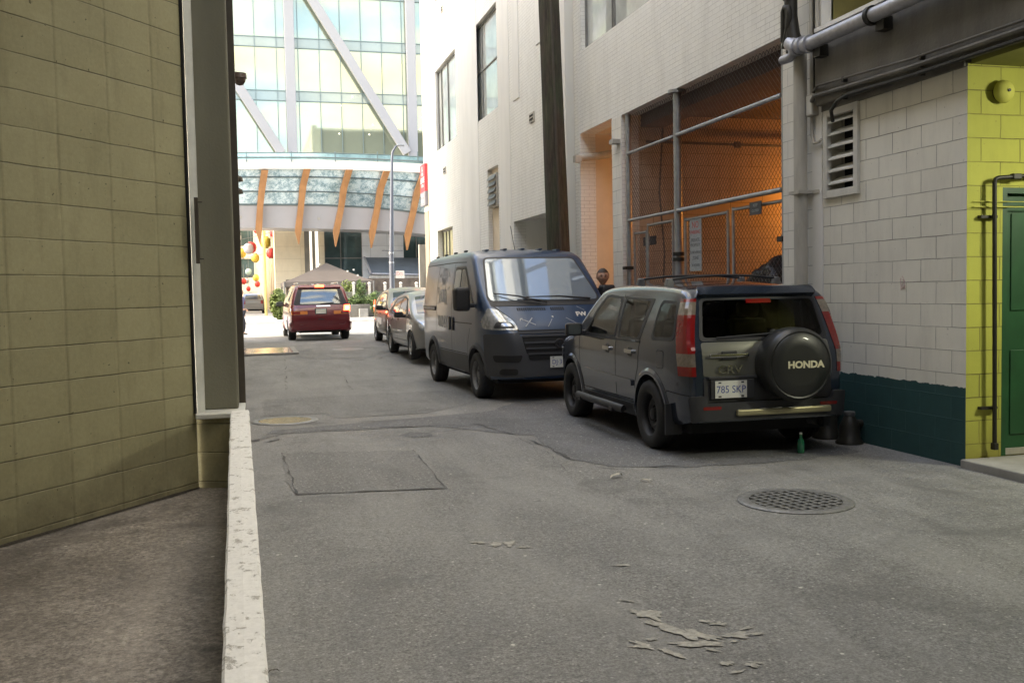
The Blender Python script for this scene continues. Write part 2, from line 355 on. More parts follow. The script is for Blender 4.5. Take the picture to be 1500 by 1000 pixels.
def crack(pts, w, name='crack', m='crack', label='', seed=0, cat='crack'):
    ja = .3 if seed in (3, 4) else 1.
    P = []
    for i in range(len(pts)-1):
        a, b = V(pts[i]), V(pts[i+1]); k = max(1, int((b-a).length/.07))
        for j in range(k): P.append(a.lerp(b, j/k))
    P.append(V(pts[-1]))
    Q = [p + V((noise.noise(V((p.x*3, p.y*3, seed))), noise.noise(V((p.x*3, p.y*3, seed+5)))))*.07*ja + V((noise.noise(V((p.x*14, p.y*14, seed))), noise.noise(V((p.x*14, p.y*14, seed+5)))))*.03*ja for p in P]
    vs = []; fs = []
    for i, p in enumerate(Q):
        t = (Q[min(i+1, len(Q)-1)]-Q[max(0, i-1)]).normalized(); nn = V((-t.y, t.x)); ww = w*.8*max(.0, .35+1.5*noise.noise(V((p.x*4, p.y*4, seed+3))))
        for s_ in (-1, 1): q = p+nn*ww*s_; vs.append((q.x, q.y, gz(q.x, q.y)+.008))
        if i: fs.append((2*i-2, 2*i-1, 2*i+1, 2*i))
    me = bpy.data.meshes.new(name); me.from_pydata(vs, [], fs); me.update()
    for p in me.polygons:
        if p.normal.z < 0: p.flip()
    return tag(link(name, me, M[m]), label, cat, None, 'structure')
crack(g2((365, 648), (430, 634), (520, 628), (640, 624), (700, 622), (760, 640), (800, 655), (860, 684), (905, 687), (1000, 684)), .022, label='long curving crack around the coarse asphalt strip', seed=1)
crack(g2((372, 625), (470, 620), (560, 617), (700, 612), (800, 606), (850, 603)), .016, label='straight seam crack from the round lid to the parked car', seed=2)
crack(g2((413, 664), (424, 690), (434, 724), (540, 720), (655, 716)), .018, label='dark edge crack of the square asphalt repair', seed=3)
crack(g2((605, 660), (630, 688), (655, 716)), .012, label='right edge crack of the square asphalt repair', seed=4)
crack(g2((425, 577), (520, 574), (600, 569), (660, 566)), .012, label='thin seam crossing the alley beside the van', seed=5)
crack(g2((368, 648), (395, 640), (410, 645), (368, 652)), .03, label='ragged crack at the foot of the low wall', seed=6)
crack(g2((760, 640), (800, 662), (830, 690)), .008, label='hairline crack beside the coarse strip', seed=8)
crack(g2((500, 545), (515, 572)), .012, label='short crack beyond the seam', seed=9)
crack(g2((418, 530), (420, 572)), .012, label='short straight crack near the left wall', seed=10)
crack(g2((470, 530), (540, 534), (575, 528)), .02, label='dark curved edge of the distant asphalt repair', seed=11)
# flaked paint and leaves
M['flake'] = mat('old_paint', (.40, .385, .345), .85, var=.5, scale=28, bump=.5, bs=70)
def flake(px, py, L, W, label, seed, tilt=0, m='flake'):
    c = at(px, py, 0, 2); pts = []
    for k in range(48):
        a = 2*pi*k/48; rr = 1+.8*noise.noise(V((cos(a)*1.7, sin(a)*1.7, seed)))+.55*noise.noise(V((cos(a)*3.5, sin(a)*3.5, seed+4)))+.25*noise.noise(V((cos(a)*9, sin(a)*9, seed+4)))
        x, y = L*.5*cos(a)*rr, W*.5*sin(a)*rr; pts.append((c.x+x*cos(tilt)-y*sin(tilt), c.y+x*sin(tilt)+y*cos(tilt)))
    sheet(pts, M[m], 'paint_flake', off=.006, step=.02, label=label, cat='paint mark', kind='structure')
for i, (px, py, L, W, tl, lb) in enumerate([
    (952, 902, .20, .09, -.7, 'upper piece of flaked grey paint on the near asphalt'), (968, 917, .20, .06, -.9, 'thin flake below the upper paint piece'),
    (1010, 928, .30, .09, -.75, 'long middle piece of flaked grey paint'), (1020, 944, .26, .05, -.1, 'broad low piece of flaked grey paint'),
    (1075, 932, .14, .045, -.2, 'right tip of the flaked paint'), (945, 946, .12, .05, -.8, 'small left flake of grey paint'),
    (985, 957, .13, .04, -.8, 'small lower flake of grey paint'), (1065, 972, .06, .04, -.3, 'lowest crumb of grey paint'),
    (912, 829, .10, .03, 0, 'lone pale flake above the flaked paint'), (700, 795, .09, .05, -.2, 'first worn dash of paint on the asphalt'),
    (725, 798, .07, .09, -.2, 'second worn dash of paint on the asphalt'), (748, 797, .08, .09, 0, 'third worn dash of paint on the asphalt'), (770, 802, .09, .03, 0, 'fourth worn dash of paint on the asphalt')]):
    flake(px, py, L, W, lb, i*3.3, tl-R(15))
def litter(px, py, L, label, seed, m, z=.02):
    c = at(px, py, 0, 2); mb = MB(); n = 7; vs = []
    for i in range(n):
        t = i/(n-1); w = .28*L*sin(pi*(t*.9+.05)); 
        for s_ in (-1, 0, 1): vs.append((L*(t-.5), s_*w*.5, z*(sin(pi*t)+.5*abs(s_)*sin(9*t+seed)*.6+.15)))
    mb.raw(vs, [(i*3+k, i*3+k+1, i*3+3+k+1, i*3+3+k) for i in range(n-1) for k in range(2)])
    o = mb.build('leaf', m, smooth=180); o.location = (c.x, c.y, gz(c.x, c.y)+.004); o.rotation_euler = (0, 0, seed); tag(o, label, 'leaf')
M['leaf'] = mat('dry_leaf', (.50, .47, .38), .7, var=.3, scale=30); M['leaf_dark'] = mat('dark_leaf', (.06, .05, .035), .7, var=.3, scale=30)
litter(903, 699, .16, 'pale curled leaf left of the car shadow', .5, M['leaf'], .03); litter(946, 705, .11, 'smaller pale leaf right of the curled leaf', -.4, M['leaf'], .02)
litter(401, 986, .05, 'dark dry leaf beside the low wall', .2, M['leaf_dark'], .015)
# ---------------------------------------------------------------- lids and drains
def ring_poly(c, r, n=48): return [(c[0]+r*cos(2*pi*k/n), c[1]+r*sin(2*pi*k/n)) for k in range(n)]
def lid(name, c, r, m, mr, label, grid, group=None, z0=None):
    z = (gz(*c) if z0 is None else z0)+.008
    t = thing(name, label, 'manhole cover', (c[0], c[1], z), R(8), group)
    mb = MB(); mb.lathe([(r*.80, -.02), (r*.80, .006), (r*.86, .009), (r*.97, .008), (r, .0), (r, -.02)], 64, ends=False)
    mb.build('rim', mr, t, world=False, smooth=40)
    mb = MB(); mb.lathe([(r*.79, -.03), (r*.79, -.010 if grid else .002)], 64); mb.build('lid_plate', M['dark_gap'] if grid else m, t, world=False)
    mb = MB(); n = 9 if grid else 22; w = r*.8*2/n; bw = w*.34 if grid else w*.25
    for i in range(n):
        x = -r*.8+w*(i+.5); h = sqrt(max(0, (r*.785)**2-x*x))
        if h < .03: continue
        mb.cbox((x, 0, -.001), (bw, 2*h, .012)); mb.cbox((0, x, -.002), (2*h, bw, .012))
    mb.build('grating', m, t, world=False)
    return t
lid('manhole_cover', (3.86, 6.25), .42, M['iron'], M['iron'], 'round cast iron drain with square grid holes in the near asphalt', True)
lid('manhole_cover', (.37, 12.55), .42, M['lid_glint'], M['iron'], 'round studded lid coloured gold for reflected light beside the low wall end', False)
sheet(ring_poly((2.38, 25.05), .42, 24), M['iron'], 'drain_lid', off=.008, label='distant round slatted drain in the alley', cat='drain', kind=None)
t = thing('utility_hatch', 'rectangular metal hatch coloured for the golden light near the alley mouth', 'hatch', (.35, 25.6, gz(.35, 25.6)))
mb = MB(); mb.box((-.80, -1.5, -.02), (.62, 1.1, .010)); mb.build('hatch_plate', M['plate'], t, world=False)
mb = MB()
for a, b in (((.62, -1.62, -.02), (.74, 1.22, .014)), ((-.8, 1.1, -.02), (.62, 1.22, .014)), ((-.8, -1.62, -.02), (.62, -1.5, .014))): mb.box(a, b)
mb.build('hatch_frame', M['concrete'], t, world=False)
sheet(ring_poly((4.45, 17.0), .3, 20), M['plate'], 'drain_lid', off=.012, label='small bright lid under the blue van', cat='drain', kind=None)
# ================================================================== walls with openings
def wall(mb, ax, val, a0, a1, z0, z1, holes=(), depth=.25, sgn=1, back=False, mi=0, rmi=0):
    """a wall on plane ax=val facing -sgn (toward the alley), its reveals run +sgn*depth; UVs are metres"""
    def P(a, z, d=0):
        w = val+sgn*d
        return (w, a, z) if ax == 0 else (a, w, z)
    holes = [h for h in holes if h[1] > a0+1e-4 and h[0] < a1-1e-4 and h[3] > z0 and h[2] < z1]
    A = sorted({a0, a1, *[h[0] for h in holes], *[h[1] for h in holes]}); Z = sorted({z0, z1, *[h[2] for h in holes], *[h[3] for h in holes]})
    A = [a for a in A if a0 <= a <= a1]; Z = [z for z in Z if z0 <= z <= z1]
    for i in range(len(A)-1):
        for j in range(len(Z)-1):
            a, b, c, d = A[i], A[i+1], Z[j], Z[j+1]; m_ = ((a+b)/2, (c+d)/2)
            if any(h[0] < m_[0] < h[1] and h[2] < m_[1] < h[3] for h in holes): continue
            mb.face([P(a, c), P(b, c), P(b, d), P(a, d)], [(a, c), (b, c), (b, d), (a, d)], mi)
            if back: mb.face([P(a, c, depth), P(a, d, depth), P(b, d, depth), P(b, c, depth)], [(a, c), (a, d), (b, d), (b, c)], mi)
    for h in holes:
        a, b, c, d = h; D = depth
        for p, q in (((a, c), (a, d)), ((b, d), (b, c)), ((a, d), (b, d)), ((b, c), (a, c))):
            if p[1] == q[1] == z0: continue
            du = (q[0]-p[0])+(q[1]-p[1])
            if p[0] == q[0]: uv = [(p[0], p[1]), (q[0], q[1]), (q[0]+D, q[1]), (p[0]+D, p[1])]
            else: uv = [(p[0], p[1]), (q[0], q[1]), (q[0], q[1]+D), (p[0], p[1]+D)]
            mb.face([P(*p), P(*q), P(q[0], q[1], D), P(p[0], p[1], D)], uv, rmi)
    return mb
def window(parent, y0, y1, z0, z1, x=5.95, dep=.12, mull=(), bars=(), gm=None, fr=.05, ax=0, sgn=1, fm=None):
    """frame ring with mullions and one pane per light"""
    fm = fm or M['win_frame']; gm = gm or M['win_dark']
    def B(mb, a, b, c, d, w0, w1):
        lo, hi = sorted((x+sgn*w0, x+sgn*w1))
        mb.box((lo, a, c), (hi, b, d)) if ax == 0 else mb.box((a, lo, c), (b, hi, d))
    mb = MB(); B(mb, y0, y0+fr, z0, z1, dep-.04, dep+.04); B(mb, y1-fr, y1, z0, z1, dep-.04, dep+.04)
    B(mb, y0+fr, y1-fr, z0, z0+fr, dep-.038, dep+.04); B(mb, y0+fr, y1-fr, z1-fr, z1, dep-.038, dep+.04)
    for q in mull: B(mb, q-fr*.4, q+fr*.4, z0+fr, z1-fr, dep-.034, dep+.04)
    for q in bars: B(mb, y0+fr, y1-fr, q-fr*.35, q+fr*.35, dep-.030, dep+.04)
    w = mb.build('window', fm, parent)
    mb = MB(); B(mb, y0+fr, y1-fr, z0+fr, z1-fr, dep+.0, dep+.012); mb.build('pane', gm, w)
    return w
# ================================================================== RIGHT: block wall building with the yellow recess
X = 5.95
bw = thing('block_building', 'low painted block building with teal base, louvre vent and lit yellow recess', 'building', (X, 6.93, 0))
mb = MB(); wall(mb, 0, X, 6.93, 9.06, 0, 3.47, [(8.47, 8.97, 2.57, 3.41)], .22)
mb.build('block_wall', M['right_block'], bw)
mb = MB(); wall(mb, 0, X-.02, 9.06, 9.24, 0, 8.0); mb.face([(X-.02, 9.06, 0), (X-.02, 9.06, 8), (X+.1, 9.06, 8), (X+.1, 9.06, 0)][::-1]); mb.build('plaster_pier', M['plaster'], bw)
mb = MB(); mb.box((X+.2, 8.3, 2.4), (X+.22, 9.05, 3.45)); mb.build('vent_backing', M['dark_gap'], bw)
mb = MB()
for a, b in (((X-.035, 8.42, 2.52), (X+.03, 8.49, 3.44)), ((X-.035, 8.95, 2.52), (X+.03, 9.02, 3.44)), ((X-.033, 8.49, 3.37), (X+.03, 8.95, 3.44)), ((X-.033, 8.49, 2.52), (X+.03, 8.95, 2.60))): mb.box(a, b)
v = mb.build('louvre_vent', M['vent_white'], bw, bevel=.004)
for k in range(6):
    z = 2.68+k*.128; mb = MB(); mb.prism([(X-.02, 8.49, z-.022), (X-.02, 8.49, z-.004), (X+.09, 8.49, z+.062), (X+.09, 8.49, z+.044)], (0, .46, 0)); mb.build('slat', M['vent_white'], v)
# the recess, facing the camera
mb = MB(); wall(mb, 1, 6.93, X+.001, 9.8, 0, 3.47, [(6.32+.0, 7.25, .06, 2.42)], .12)
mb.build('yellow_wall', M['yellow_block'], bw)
mb = MB(); mb.box((X+.03, 1.2, 3.46), (9.8, 6.92, 3.60)); mb.build('recess_ceiling', mat('dimmed_ceiling_yellow', (.22, .22, .05), .85, var=.2), bw)  # darker copy of the yellow, dims its reflection in the car glass
mb = MB(); wall(mb, 0, 9.8, 1.2, 6.93, 0, 3.47); wall(mb, 1, 1.2, X, 9.8, 0, 3.47, sgn=-1); mb.build('recess_wall', mat('dimmed_yellow', (.13, .13, .035), .85, var=.3), bw)  # yellow darkened so these walls reflect less in the rear window
mb = MB(); mb.box((X-.06, 1.3, -.05), (9.8, 6.925, .075)); mb.build('recess_floor', M['concrete'], bw, bevel=.012)
mb = MB(); mb.box((6.335, 6.99, .08), (7.24, 7.03, 2.41)); d = mb.build('door', M['green_door'], bw)
mb = MB()
for a, b in (((6.32, 6.93, .076), (6.37, 7.0, 2.42)), ((7.20, 6.93, .076), (7.25, 7.0, 2.42)), ((6.37, 6.932, 2.37), (7.2, 7.0, 2.42))): mb.box(a, b)
mb.build('door_frame', M['green_door'], d)
mb = MB(); mb.box((6.46, 6.978, .25), (7.12, 6.992, 1.0)); mb.box((6.46, 6.978, 1.35), (7.12, 6.992, 2.2)); mb.build('door_panel', M['green_door'], d, bevel=.006)
mb = MB(); mb.cbox((7.12, 6.95, 1.12), (.05, .05, .12)); mb.tube([(7.12, 6.93, 1.12), (7.12, 6.90, 1.12), (7.02, 6.90, 1.12)], .010); mb.build('handle', M['black_iron'], d)
mb = MB(); mb.box((6.38, 6.955, .078), (7.2, 6.985, .13)); mb.build('kick_strip', M['pipe_cream'], d)
# beam above
mb = MB(); mb.box((X-.10, -6, 3.50), (X+.35, 9.055, 4.265)); mb.build('concrete_beam', M['beam_concrete'], bw, bevel=.015)
mb = MB(); mb.box((X-.03, 6.94, 3.44), (X+.3, 9.05, 3.498)); mb.build('mortar_bed', M['beam_concrete'], bw)
mb = MB(); mb.box((X-.115, -6, 4.268), (X+.35, 9.05, 4.31)); mb.build('sill', M['plaster'], bw)
mb = MB(); mb.box((X+.3, -6, 3.61), (X+6, 9.04, 4.26)); mb.build('deck_slab', M['beam_concrete'], bw)
mb = MB(); mb.box((X+.02, -6, 6.4), (X+6, 9.03, 6.9)); wall(mb, 1, 9.03, X+.1, X+6, 4.27, 6.4); wall(mb, 0, X+3, -6, 9.05, 4.42, 6.4)
mb.build('upper_deck_wall', mat('olive_wall', (.23, .20, .06), .8, var=.3, scale=2), bw)
mb = MB(); wall(mb, 0, X-.08, -6, 9.05, 6.4, 12); mb.build('upper_wall', M['plaster'], bw)
mb = MB(); mb.box((X+.0, -6, -.02), (X+6, 1.15, 3.49)); mb.build('near_block', M['beam_concrete'], bw)
# concrete footing
# ---- pipes on the right
def pipe(name, pts, r, m, label, cat='pipe', extra=None, n=14, group=None):
    mb = MB(); mb.tube(pts, r, n); c = V(pts[-1]); 
    zs = min(V(p).z for p in pts)
    base = min((V(p) for p in pts), key=lambda p: p.z)
    t = thing(name, label, cat, tuple(base), group=group)
    mb.build('pipe_run', m, t, smooth=40)
    return t
def arc(c, r, a0, a1, ux, uz, n=6): return [V(c)+V(ux)*r*cos(a0+(a1-a0)*i/n)+V(uz)*r*sin(a0+(a1-a0)*i/n) for i in range(n+1)]
t = pipe('drainpipe', [(X-.12, 9.31, 0), (X-.12, 9.31, 4.14)], .072, M['pipe_cream'], 'thick cream drainpipe running down between pier and fence', 'drainpipe')
for z in (.9, 2.60): mb = MB(); mb.box((X-.205, 9.21, z), (X-.03, 9.41, z+.035)); mb.box((X-.035, 9.10, z), (X-.02, 9.50, z+.035)); mb.build('bracket', M['pipe_cream'], t)
t = pipe('drainpipe', [(X-.18, 9.31, 4.13), (X-.18, 9.31, 4.2), (X-.2, 9.33, 4.32), (X-.2, 9.36, 4.52), (X-.2, 9.36, 9)], [.1, .095, .08, .07, .07], M['black_iron'], 'dark upper downpipe above the grey elbow joint', 'drainpipe')
for z in (4.7, 4.85): mb = MB(); mb.lathe([(.085, 0), (.085, .05)], 20, Matrix.Translation((X-.2, 9.36, z))); mb.build('collar', M['black_iron'], t, smooth=40)
hp = [(X-.22, 9.34, 4.23), (X-.22, 9.28, 4.19), (X-.22, 9.15, 4.14), (X-.22, 8.98, 4.13), (X-.22, -2.0, 4.13)]
t = pipe('horizontal_pipe', hp, [.082, .082, .078, .070, .070], M['pipe_grey'], 'shiny grey pipe running along the concrete beam toward the viewer', 'pipe')
for y in (9.2, 9.1, 8.98, 7.93, 6.6):
    z = 4.13+.02*(y > 9); mb = MB(); mb.lathe([(.092, -.025), (.092, .025)], 20, Matrix.Translation((X-.22, y, z)) @ Matrix.Rotation(R(90), 4, 'X')); mb.build('collar', M['pipe_grey'] if y > 8 else M['black_iron'], t, smooth=40)
for y in (8.86, 7.83, 6.4): mb = MB(); mb.cbox((X-.16, y, 4.03), (.1, .12, .12)); mb.build('bracket', M['black_iron'], t)
p0 = at(1150, 20, X-.25, 0); 
t = pipe('gooseneck_pipe', [at(1148, 62, X-.25, 0), at(1148, 18, X-.25, 0), at(1150, 12, X-.25, 0), at(1155, 12, X-.25, 0), at(1156, 20, X-.25, 0), at(1155, 38, X-.25, 0), at(1149, 72, X-.25, 0)], .035, M['black_iron'], 'dark looping gooseneck pipes above the garage corner')
t = pipe('elbow_pipe', [at(1162, 66, X-.25, 0), at(1161, 80, X-.25, 0), at(1157, 85, X-.25, 0), at(1146, 89, X-.25, 0)], .048, M['pipe_grey'], 'short grey elbow pipe poking left below the joint')
for i, (y, r, m, lb) in enumerate(((9.20, .020, 'pipe_cream', 'cream conduit nearest the drainpipe'), (9.14, .016, 'black_iron', 'thin dark conduit between the cream conduits'), (9.09, .020, 'pipe_cream', 'cream conduit rising from the junction box'))):
    pipe('conduit', [(X-.05, y, 3.62-.03*i), (X-.05, y+.01, 5), (X-.05, y+.02, 9)], r, M[m], lb, 'conduit', n=8, group='vertical conduits on the pier')
t = thing('junction_box', 'small cream electrical junction box on the plaster pier', 'junction box', (X-.02, 9.17, 3.28))
mb = MB(); mb.box((X-.10, 9.11, 3.42), (X-.021, 9.23, 3.65)); mb.build('box_body', M['pipe_cream'], t, bevel=.008)
mb = MB(); mb.box((X-.105, 9.12, 3.435), (X-.101, 9.22, 3.635)); mb.build('cover', M['vent_white'], t)
pipe('conduit', [(X-.05, 9.2, 3.42), (X-.05, 9.2, 3.22), (X-.05, 9.16, 3.13), (X-.05, 9.06, 3.13), (X-.05, 9.02, 3.15)], .016, M['pipe_cream'], 'cream cable looping below the junction box', 'conduit', n=8)
for i, (pts, r, m, lb) in enumerate((
    ([(X-.10, 9.1, 3.66), (X-.13, 8.97, 3.70), (X-.14, 8.4, 3.67), (X-.14, 7.5, 3.625), (X-.14, 5, 3.60), (X-.14, -2, 3.58)], .013, 'beam_concrete', 'upper conduit along the concrete beam'),
    ([(X-.10, 9.12, 3.57), (X-.13, 9.03, 3.60), (X-.14, 7.5, 3.55), (X-.14, -2, 3.52)], .024, 'beam_concrete', 'middle conduit along the concrete beam'),
    ([(X-.06, 8.80, 3.30), (X-.12, 8.74, 3.40), (X-.14, 8.60, 3.47), (X-.14, 8.42, 3.50), (X-.14, 7.5, 3.475), (X-.14, -2, 3.45)], .020, 'black_iron', 'lowest dark conduit along the concrete beam'))):
    t = pipe('beam_conduit', pts, r, M[m], lb, 'conduit', n=8, group='conduits along the beam')
    for y in (8.5, 7.35, 5.5):
        zz = 3.665-(8.5-y)*.045 if i == 0 else (3.583-(8.5-y)*.033 if i == 1 else 3.49-(8.5-y)*.02); mb = MB(); mb.cbox((X-.125, y, max(zz, 3.47)), (.05, .035, .05)); mb.build('clip', M['black_iron'], t)
# bell, gas pipe, door side things
p = at(1464, 136, 6.93, 1)
t = thing('alarm_bell', 'round yellow painted alarm bell high on the yellow wall', 'alarm bell', (p.x, 6.93, p.z))
Mx = Matrix.Rotation(R(90), 4, 'X')
mb = MB(); mb.lathe([(.075, 0), (.075, .035), (.03, .04)], 32, Mx); mb.build('bell_base', M['black_iron'], t, world=False, smooth=40)
mb = MB(); mb.lathe([(.095, .035), (.098, .05), (.09, .075), (.06, .1), (.02, .108), (.0, .108)], 32, Mx, ends=False); mb.build('gong', M['yellow_plaster'], t, world=False, smooth=60)
mb = MB(); mb.lathe([(.014, .1), (.014, .118)], 12, Mx); mb.build('bolt', M['black_iron'], t, world=False)
a = at(1457, 262, 6.86, 1); b = at(1457, 655, 6.86, 1)
t = pipe('gas_pipe', [(b.x, 6.86, b.z), (a.x, 6.86, a.z-.03), (a.x+.01, 6.86, a.z), (a.x+.04, 6.86, a.z+.01), (a.x+.6, 6.86, a.z+.05), (a.x+2.2, 6.86, a.z+.1)], .019, M['black_iron'], 'thin black gas pipe down the yellow wall with bent top', 'pipe', n=10)
for py in (317, 598): c = at(1452, py, 6.86, 1); mb = MB(); mb.box((c.x-.08, 6.885, c.z-.012), (c.x+.09, 6.93, c.z+.012)); mb.build('clamp', M['black_iron'], t)
mb = MB(); mb.cbox((a.x+.22, 6.86, a.z+.022), (.09, .05, .05)); mb.build('valve', M['black_iron'], t, bevel=.008); mb = MB(); mb.cbox((b.x, 6.86, b.z+.01), (.05, .05, .06)); mb.build('end_cap', M['black_iron'], t, bevel=.008)
mb = MB(); c = at(1422, 303, 6.93, 1); mb.tube([(c.x+.01, 6.915, c.z), (9.7, 6.915, c.z+.0)], .006, 8); mb.tube([(c.x+.01, 6.915, c.z+.045), (9.7, 6.915, c.z+.045)], .004, 8)
top('cable_run', mb, M['yellow_plaster'], 'pair of thin yellow painted cables above the green door', 'cable')
# dark hooded stubs by the teal base
def stub(px, py, h, r, label):
    p = at(px, py, .02, 2); p.x = min(p.x, X-.14)
    t = thing('pipe_stub', label, 'pipe stub', (p.x, p.y, gz(p.x, p.y)), group=None)
    mb = MB(); vs = [(r*1.25, 0), (r*1.25, .02), (r, .05), (r*.9, h*.55), (r*.55, h*.8), (r*.42, h*.86)]
    mb.lathe(vs, 18); mb.build('cone', M['black_iron'], t, world=False, smooth=60)
    mb = MB(); mb.lathe([(r*.5, h*.85), (r*.55, h*.9), (r*.5, h*.98), (r*.2, h)], 16); mb.build('cap', M['galv_dark'], t, world=False, smooth=60)
    mb = MB(); mb.tube([(0, 0, h*.6), (r*1.3, 0, h*.6), (r*1.5, 0, h*.6)], r*.35, 10); mb.build('outlet', M['black_iron'], t, world=False, smooth=60)
stub(1240, 636, .44, .12, 'taller black pipe stub at the foot of the teal wall'); stub(1274, 644, .33, .11, 'shorter black cone stub right of the taller one')
p = at(1173, 662, .01, 2); t = thing('bottle', 'small green glass bottle standing behind the grey car', 'bottle', (p.x, p.y, gz(p.x, p.y)))
M['green_glass'] = mat('green_glass', (.02, .16, .08), .12, var=0, coat=1)
mb = MB(); mb.lathe([(.03, 0), (.034, .01), (.034, .10), (.028, .125), (.013, .15), (.012, .185)], 20); mb.build('glass_body', M['green_glass'], t, world=False, smooth=50)
mb = MB(); mb.lathe([(.014, .183), (.014, .2)], 14); mb.build('cap', M['vent_white'], t, world=False)
mb = MB(); c = at(1322, 415, X-.003, 0)
pts = [(0, .07), (.03, .02), (-.01, -.02), (.035, -.05), (.02, .03), (-.03, .05), (-.02, -.06), (.04, -.02)]
mb.tube([(X-.004, c.y-px, c.z+pz) for px, pz in pts], .0025, 5)
top('graffiti_scribble', mb, mat('faded_pink', (.55, .36, .36), .8, var=0), 'faded pink scribble on the white block wall', 'graffiti')
# ================================================================== RIGHT: tall white brick building
fb = thing('white_building', 'tall white painted brick building along the right of the alley', 'building', (X, 21, 0))
Y0, Y1 = 9.40, 32.3
holes = [(9.85, 14.80, 0, 4.45), (15.22, 16.84, 0, 4.48), (19.0, 21.55, 0, 3.22), (22.88, 24.0, 1.6, 4.72), (28.5, 30.92, 1.0, 3.62),
         (12.2, 16.70, 5.95, 8.6), (22.8, 25.95, 6.1, 8.62), (27.65, 30.75, 6.17, 8.7), (12.2, 16.7, 10.6, 13), (22.8, 25.95, 10.8, 13.2), (27.65, 30.75, 10.8, 13.2)]
mb = MB(); wall(mb, 0, X, Y0, 16.9, 0, 17, holes, .30); wall(mb, 0, X, 17.6, 25.9+.4, 0, 17, holes, .30); wall(mb, 0, X, 26.3, Y1, 0, 17, holes, .30)
mb.face([(X, 16.9, 0), (X+.16, 16.9, 0), (X+.16, 16.9, 17), (X, 16.9, 17)]); mb.face([(X, 17.6, 0), (X+.16, 17.6, 0), (X+.16, 17.6, 17), (X, 17.6, 17)]); wall(mb, 0, X+.16, 16.9, 17.6, 0, 17)
mb.build('brick_wall', M['white_brick'], fb)
for a, b in ((17.6, 18.2), (24.9, 27.2), (21.7, 22.7)):
    mb = MB(); wall(mb, 0, X-.012, a, b, 0, 17); mb.face([(X-.012, a, 0), (X, a, 0), (X, a, 17), (X-.012, a, 17)]); mb.build('rendered_strip', M['plaster'], fb)
for a, b, z in ((20.85, 21.35, 5.95), (19.15, 19.5, 6.75)):
    mb = MB(); mb.box((X-.02, a, z), (X+.05, b, 16.9)); mb.build('shallow_pier', M['plaster'], fb)
mb = MB(); mb.face([(X+.3, Y1, 0), (60, Y1, 0), (60, Y1, 17), (X+.3, Y1, 17)]); wall(mb, 1, Y1, X, 60, 0, 17, sgn=-1); mb.box((X+.3, 9.4, 17.0), (40, Y1, 17.2)); mb.build('street_wall', M['plaster'], fb)
mb = MB(); mb.box((X-.03, Y1, 0), (X+.75, Y1+.75, 4.4)); mb.build('tiled_pier', masonry('beige_tile', (.62, .53, .40), (.25, .2, .15), .6, .6, ms=.01), fb)
mb = MB(); mb.box((X-.03, Y1, 4.41), (X+.75, Y1+.75, 17)); mb.build('corner_pier', M['vent_white'], fb)
mb = MB(); mb.box((X-.05, 9.8, 16.8), (X+.4, Y1+.8, 17.3)); mb.build('parapet', M['plaster'], fb)
window(fb, 12.2, 16.70, 5.95, 8.6, mull=(15.3, 15.38, 13.8), fr=.035); window(fb, 22.8, 25.95, 6.1, 8.62, mull=(24.7,), bars=(7.4,)); window(fb, 27.65, 30.75, 6.17, 8.7, mull=(29.2, 30.2))
for a, b in ((12.2, 16.7), (22.8, 25.95), (27.65, 30.75)): window(fb, a, b, 10.6 if a < 15 else 10.8, 13 if a < 15 else 13.2, mull=((a+b)/2,))
M['lit_glass'] = mat('lit_glass', (.42, .40, .25), .15, var=.6, scale=4, emit=(.9, .85, .5), es=.25)
window(fb, 28.5, 30.92, 1.0, 3.62, mull=(29.9, 30.4), bars=(2.3,), gm=M['lit_glass'], dep=.2)
# niche with louvre, small vents
mb = MB(); wall(mb, 0, X+.12, 22.88, 24.0, 1.6, 4.72); mb.build('niche_back', M['cream'], fb)
mb = MB(); mb.box((X-.02, 23.0, 3.72), (X+.1, 23.85, 4.55)); v = mb.build('louvre_vent', M['pipe_cream'], fb)
mb = MB()
for k in range(5): mb.prism([(X-.08, 23.05, 3.78+.155*k), (X-.02, 23.05, 3.90+.155*k), (X-.02, 23.05, 3.86+.155*k)], (0, .75, 0))
mb.build('slat', M['galv_dark'], v)
for (y, z) in ((19.87, 5.32), (29.3, 10.29), (29.45, 5.4), (25.2, 10.1)):
    mb = MB(); mb.box((X-.03, y-.17, z-.10), (X+.01, y+.17, z+.10)); v = mb.build('wall_vent', M['pipe_cream'], fb)
    mb = MB(); mb.box((X-.036, y-.13, z+.015), (X-.031, y+.13, z+.06)); mb.box((X-.036, y-.13, z-.06), (X-.031, y+.13, z-.015)); mb.build('slot', M['dark_gap'], v)
# recesses
mb = MB(); wall(mb, 1, 16.84, X+.3, X+3.4, 0, 4.48); wall(mb, 0, X+3.4, 15.22, 16.84, 0, 4.48); wall(mb, 1, 15.22, X+.3, X+3.4, 0, 4.48, sgn=-1); mb.box((X+.3, 15.2, 4.49), (X+3.5, 16.9, 4.6)); mb.build('recess_wall', M['cream'], fb)
mb = MB(); mb.tube([(X-.10, 16.72, 4.02), (X+.3, 16.7, 4.06), (X+1.6, 16.66, 4.30)], .07, 14); mb.cbox((X-.1, 16.72, 4.0), (.12, .14, .12)); mb.build('recess_pipe', M['pipe_cream'], fb, smooth=40)
mb = MB(); wall(mb, 1, 21.55, X+.3, X+2, 0, 3.3); wall(mb, 0, X+2, 19, 21.55, 0, 3.3); mb.box((X+.3, 19, 3.3), (X+2, 21.6, 3.4)); mb.box((X+.3, 19.0, 0), (X+.5, 19.4, 3.3)); mb.build('doorway_recess', M['plaster'], fb)
